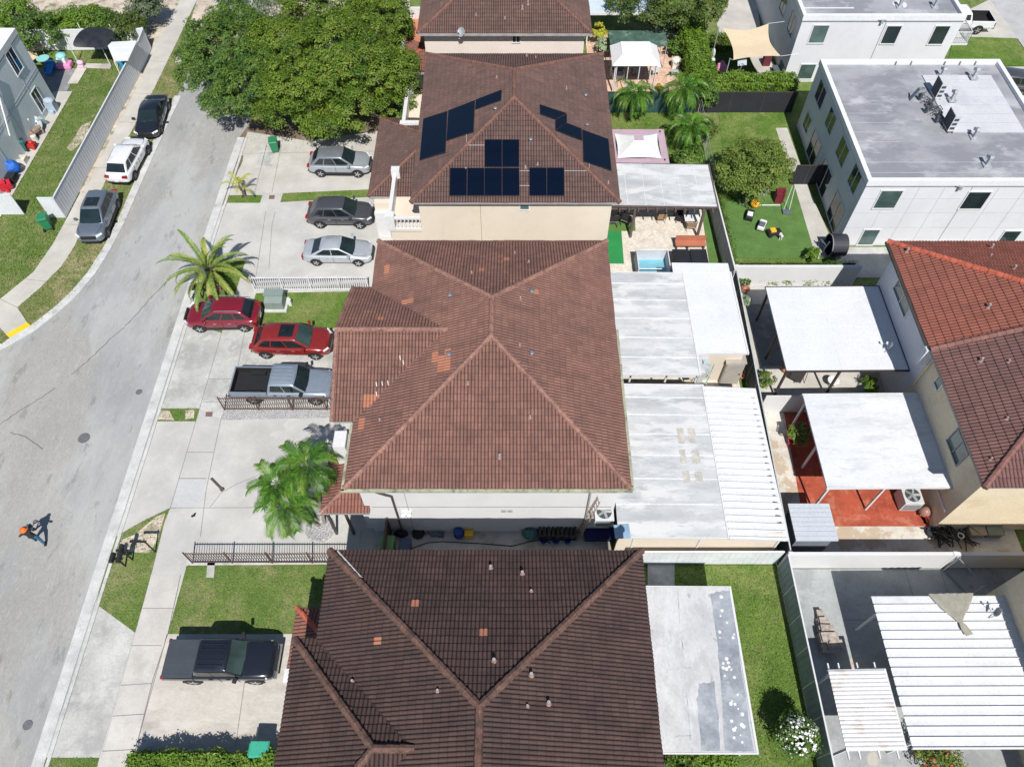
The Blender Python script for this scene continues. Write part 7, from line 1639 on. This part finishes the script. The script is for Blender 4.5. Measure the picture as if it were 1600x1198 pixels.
# toys on the artificial turf
def toycar(label, px, py, ang, mat, top):
    t = thing('toy_car', label, 'toy car', group='ride on toys on the turf'); MB().box(-.42, -.22, .12, .42, .22, .36).build('body', mat, t, world=False, bevel=.05); MB().box(-.3, -.18, .36, .05, .18, .5).build('cabin', top, t, world=False, bevel=.04)
    for x in (-.27, .27):
        for s in (-1, 1): MB().tube((x, s * .18, .11), (x, s * .25, .11), .11, .11, 12).build('wheel', TYRE, t, world=False)
    t.location = W(px, py); t.rotation_euler = (0, 0, R(ang)); t.scale = (1.1,) * 3
toycar('white ride-on toy car on the artificial turf', 1189, 356, 65, WPL, SLATE); toycar('black and white ride-on toy near the tree trunk', 1170, 340, 70, BLK, WPL); toycar('black and yellow ride-on toy right of the white toy car', 1208, 367, 10, BLK, YELP)
J(mk('orange ball rubber', (.85,.40,.03), .4), 'toy_ball', 'orange yellow toy top by the tree trunk', 'toy', 1178, 323, lambda m, p: m.sph((p.x, p.y, .32), (.33, .33, .32), 14, 10)); J(WPL, 'toy_dog', 'small white toy beside the black and yellow ride-on', 'toy', 1218, 371, lambda m, p: (m.sph((p.x, p.y, .25), (.12, .28, .14), 10, 8), m.sph((p.x, p.y - .28, .4), .1, 8, 6), [m.tube((p.x + a, p.y + b, 0), (p.x + a, p.y + b, .22), .04, .04, 6) for a in (-.07, .07) for b in (-.2, .2)]))
p = W(1228, 330); t = thing('toy_goal', 'grey framed toy basketball stand on the turf', 'toy', p); MB().box(p.x - .3, p.y - .35, 0, p.x + .3, p.y + .1, .15).build('base', SLATE, t, bevel=.03); m = MB(); m.path([(p.x - .2, p.y, .1), (p.x - .1, p.y + .3, 2.0)], .025, 6).path([(p.x + .2, p.y, .1), (p.x + .1, p.y + .3, 2.0)], .025, 6); m.build('uprights', WPL, t)
p = W(1190, 300); t = thing('climbing_toy', 'blue and grey climbing toy under the olive tree', 'toy', p); MB().box(p.x - .3, p.y - .4, 0, p.x + .35, p.y + .3, .5).build('step', mk('grey plastic', (.35,.38,.42), .5), t, bevel=.04); MB().ob((p.x + .5, p.y + .3, .6), (.6, .35, .25), .3).build('slide', mk('bright blue plastic', (.02,.15,.42), .5), t, bevel=.04)
J(mk('maroon plastic', (.16,.02,.03), .6), 'toy_kitchen', 'dark red toy cabinet beside the toy basketball stand', 'toy', 1215, 314, lambda m, p: (m.box(p.x - .3, p.y - .25, 0, p.x + .3, p.y + .25, .8), m.box(p.x - .33, p.y - .1, .8, p.x + .33, p.y + .25, 1.0)))
p = W(1208, 321); m = MB(); m.box(p.x - 1.1, p.y - .03, 0, p.x + .5, p.y + .03, .06); tag(m.build('turf_rail', WPL), 'white low rail lying across the artificial turf', 'rail')
# play yard with hoop
p = W(1147, 141); t = thing('basketball_hoop', 'small grey basketball backboard on a thin pole by the hedge', 'basketball hoop', p); MB().path([p, (p.x + .1, p.y + .1, 2.3)], .03, 6).build('pole', GV, t); MB().ob((p.x + .1, p.y + .25, 2.35), (.75, .05, .55), .2, R(-35)).build('backboard', mk('pale backboard', (.40,.44,.48), .4), t); m = MB()
for k in range(12): a0, a1 = 2 * math.pi * k / 12, 2 * math.pi * (k + 1) / 12; m.tube((p.x + .05 + .2 * math.cos(a0), p.y - .05 + .2 * math.sin(a0), 2.25), (p.x + .05 + .2 * math.cos(a1), p.y - .05 + .2 * math.sin(a1), 2.25), .015, .015, 5)
m.build('ring', BLK, t)
J(PINK, 'toy_house', 'pink inflatable toy on the shaded play grass', 'toy', 1126, 112, lambda m, p: (m.sph((p.x, p.y, .35), (.5, .45, .35), 12, 8, .12), m.sph((p.x + .1, p.y + .5, .4), (.25, .2, .25), 10, 6), m.sph((p.x - .35, p.y - .2, .4), (.2, .2, .2), 10, 6)))
J(WPL, 'toy_swing', 'white toy seat with black base left of the shade sail', 'toy', 1112, 92, lambda m, p: (m.sph((p.x, p.y, .5), (.2, .3, .45), 10, 8), m.box(p.x - .4, p.y - .3, 0, p.x + .3, p.y + .1, .1))); J(mk('teal planter', (.10,.22,.20), .6), 'planter', 'teal planter at the top left of the play grass', 'planter', 1106, 72, lambda m, p: m.lathe([(.3, 0), (.45, .5), (.38, .5), (.3, .1)], p, 14))
J(SLATE, 'garden_bench', 'dark bench in the shade against the wall of the top block', 'bench', 1213, 118, lambda m, p: (m.box(p.x - .3, p.y - .8, .35, p.x + .3, p.y + .8, .42), m.box(p.x + .25, p.y - .8, .42, p.x + .3, p.y + .8, .9), m.box(p.x - .25, p.y - .75, 0, p.x + .25, p.y - .68, .35), m.box(p.x - .25, p.y + .68, 0, p.x + .25, p.y + .75, .35)))
J(mk('dark red cover', (.12,.02,.03), .8), 'covered_grill', 'dark red covered grill beside the sliding door by the sail', 'grill', 1196, 101, lambda m, p: (m.box(p.x - .3, p.y - .25, 0, p.x + .3, p.y + .25, .8), m.sph((p.x, p.y, .8), (.34, .28, .2), 10, 6)))
# gazebo garden
GW = mk('grey white seat', (.42,.43,.44), .7)
p = W(965, 122); t = thing('garden_sofa', 'pale grey sofa under the left of the white gazebo', 'sofa', p); MB().box(p.x - .5, p.y - .35, .1, p.x + .5, p.y + .35, .42).build('seat', GW, t, bevel=.05); MB().box(p.x - .5, p.y + .3, .42, p.x + .5, p.y + .45, .8).build('backrest', SLATE, t, bevel=.04)
for a in (-.45, .45): MB().box(p.x + a - .05, p.y - .35, .4, p.x + a + .05, p.y + .35, .6).build('armrest', GW, t)
chair('blue grey garden chair in the middle of the white gazebo', 992, 118, 180, SLATE); chair('white garden chair under the right of the white gazebo', 1022, 117, 200, WPL); J(mk('white globe', (.68,.66,.62), .4), 'water_heater', 'round white tank beside the hedge right of the gazebo', 'tank', 1055, 105, lambda m, p: (m.lathe([(.38, .5), (.42, .6), (.40, .75), (.2, .85)], p, 16), m.box(p.x - .3, p.y - .3, 0, p.x + .3, p.y + .3, .5)))
J(GW, 'side_table', 'small grey box table below the round white tank', 'table', 1055, 118, lambda m, p: (m.box(p.x - .4, p.y - .25, .3, p.x + .4, p.y + .25, .36), m.box(p.x - .35, p.y - .2, 0, p.x - .3, p.y + .2, .3), m.box(p.x + .3, p.y - .2, 0, p.x + .35, p.y + .2, .3)))
J(mk('grey folding frame', (.32,.35,.37), .6), 'folding_frame', 'grey folded frame by the pink wall corner', 'frame', 936, 80, lambda m, p: [m.ob((p.x + a, p.y, .5), (.05, .4, 1.0), .2) for a in (-.2, 0, .2)])
# teal shade frame behind the gazebo
p = W(1000, 62, 2.0); t = thing('shade_house', 'dark green netted shade house behind the white gazebo', 'shade house', (p.x, p.y, 0)); MB().box(p.x - 2.5, p.y - .9, 1.95, p.x + 2.2, p.y + 1.3, 2.0).build('net_roof', mk('green shade net', (.05,.10,.08), .9, var=.3, scale=2, pos='w', stains=[((.20,.28,.24), 1.2, .55, .75, .6)]), t)
for a in (-2.4, 2.1):
    for b in (-.85, 1.2): MB().box(p.x + a - .03, p.y + b - .03, 0, p.x + a + .03, p.y + b + .03, 1.97).build('post', GV, t)
p = W(1085, 20, 3); t = thing('rear_roof', 'pale blue roof behind the dark tree at the top', 'patio cover', (8.9, 61.8, 0)); MB().box(6.2, 60.2, 2.85, 12.4, 64.5, 2.98).build('roof_panel', mk('pale blue roofing', (.50,.58,.64), .6, var=.05), t)
for a in (6.4, 12.2): MB().box(a - .05, 60.3, 0, a + .05, 60.4, 2.9).build('post', WHT, t)
MB().box(6.2, 60.12, 2.8, 12.4, 60.2, 3.0).build('fascia', WHT, t)
# left yard
chair('white sun lounger with brown cushion, farthest in the left yard', 47, 78, 30, WPL, BRW, 1.4); chair('cream garden chair right of the white lounger', 66, 84, 100, mk('cream wood', (.60,.50,.36), .8), None, 1.2); chair('cream garden chair near the left wall corner', 55, 98, 60, mk('cream wood', (.60,.50,.36), .8), None, 1.1)
J(CYAN, 'toy_table', 'pale cyan toy table in the left yard', 'toy', 71, 99, lambda m, p: (m.lathe([(.5, .4), (.52, .46)], p, 16), m.lathe([(.1, 0), (.1, .4)], p, 8))); J(mk('sky blue plastic', (.02,.18,.50), .5), 'toy_slide', 'bright blue toy slide on the shaded patio', 'toy', 81, 114, lambda m, p: (m.ob((p.x, p.y, .4), (.5, 1.1, .1), -.2, .5), m.box(p.x - .3, p.y + .3, 0, p.x + .3, p.y + .7, .7), m.box(p.x - .6, p.y + .1, 0, p.x - .35, p.y + .4, .4)))
p = W(103, 105); t = thing('toy_house', 'pink and white toy playhouse on the left lawn edge', 'toy', p); MB().box(p.x - .6, p.y - .4, 0, p.x + .6, p.y + .4, .45).build('base', PINK, t, bevel=.1); MB().box(p.x - .35, p.y - .25, .45, p.x + .35, p.y + .35, .9).build('tower', WPL, t, bevel=.05); MB().sph((p.x, p.y + .1, .95), (.42, .4, .25), 12, 8).build('dome', CYAN, t)
J(mk('pale pink cloth', (.65,.45,.60), .8), 'doll_pram', 'small pink toy pram at the foot of the black canopy pole', 'toy', 128, 104, lambda m, p: (m.sph((p.x, p.y, .35), (.28, .22, .2), 10, 8), m.box(p.x - .2, p.y - .15, 0, p.x + .2, p.y + .15, .2)))
J(mk('bright blue bucket', (.02,.28,.60), .5), 'watering_barrel', 'blue barrel in the corner below the lean-to roof', 'barrel', 195, 105, lambda m, p: m.lathe([(.3, 0), (.33, .5), (.3, .9)], p, 14))
J(mk('grey blue cover', (.35,.42,.50), .8), 'covered_grill', 'grey covered grill on the path beside the left block', 'grill', 84, 172, lambda m, p: (m.box(p.x - .35, p.y - .3, 0, p.x + .35, p.y + .3, .8), m.sph((p.x, p.y, .85), (.42, .34, .22), 12, 8), m.lathe([(.18, 0), (.18, .25)], (p.x + .1, p.y - .5, 0), 10)))
J(mk('brown crate wood', (.28,.20,.15), .9, var=.3, scale=5), 'crate_stack', 'brown crates and baskets in front of the large dish', 'crates', 58, 212, lambda m, p: [m.ob((p.x + random.uniform(-.4, .4), p.y + random.uniform(-.5, .5), .15 + .2 * (i % 3)), (.5, .35, .2), random.uniform(0, 1.5)) for i in range(8)])
J(mk('pale teal chair', (.40,.52,.54), .7), 'folded_chairs', 'pale teal folded chairs by the path of the left block', 'chairs', 66, 195, lambda m, p: [m.ob((p.x + .15 * i, p.y - .1 * i, .45), (.5, .04, .8), .4, .5) for i in range(3)])
J(mk('white storage drum', (.60,.58,.54), .6), 'drum', 'small white drum below the brown crates', 'drum', 56, 220, lambda m, p: m.lathe([(.22, 0), (.22, .45), (.18, .5)], p, 14)); J(REDP, 'toy_wagon', 'red toy wagon against the left block', 'toy', 49, 231, lambda m, p: (m.box(p.x - .45, p.y - .25, .15, p.x + .45, p.y + .25, .42), m.sph((p.x + .2, p.y, .5), (.2, .2, .15), 8, 6), [m.tube((p.x + a, p.y + b * .2, .12), (p.x + a, p.y + b * .28, .12), .12, .12, 10) for a in (-.3, .3) for b in (-1, 1)]))
bin_('dark green bin against the left block next to the red wagon', 38, 236, 300, mk('dark teal plastic', (.02,.14,.12), .5), .9)
J(mk('white wood frame', (.62,.58,.52), .7), 'open_box', 'open white framed wooden box beside the left block path', 'box', 36, 253, lambda m, p: (m.box(p.x - .35, p.y - .3, 0, p.x + .35, p.y - .24, .4), m.box(p.x - .35, p.y + .24, 0, p.x + .35, p.y + .3, .4), m.box(p.x - .35, p.y - .24, 0, p.x - .29, p.y + .24, .4), m.box(p.x + .29, p.y - .24, 0, p.x + .35, p.y + .24, .4), m.box(p.x - .3, p.y - .25, 0, p.x + .3, p.y + .25, .05)))
J(mk('royal blue cover', (.01,.10,.42), .6, var=.2), 'covered_motorbike', 'bright blue covered bulk against the left block', 'cover', 21, 270, lambda m, p: (m.sph((p.x, p.y, .55), (.75, .5, .55), 14, 9, .08), m.sph((p.x - .3, p.y + .2, .9), (.4, .35, .3), 12, 8, .08))); J(BLK, 'storage_chest', 'black storage chest below the blue covered bulk', 'chest', 16, 283, lambda m, p: (m.box(p.x - .55, p.y - .3, 0, p.x + .55, p.y + .3, .5), m.box(p.x - .58, p.y - .33, .5, p.x + .58, p.y + .33, .57)))
J(mk('scarlet plastic', (.50,.02,.04), .4), 'toy_car', 'red toy car at the left edge beside the gate panel', 'toy car', 8, 297, lambda m, p: (m.ob((p.x, p.y, .35), (1.2, .6, .4), .6), m.ob((p.x, p.y, .6), (.6, .5, .25), .6), [m.tube((p.x + a, p.y - .3, .15), (p.x + a, p.y - .22, .15), .15, .15, 10) for a in (-.35, .35)]))
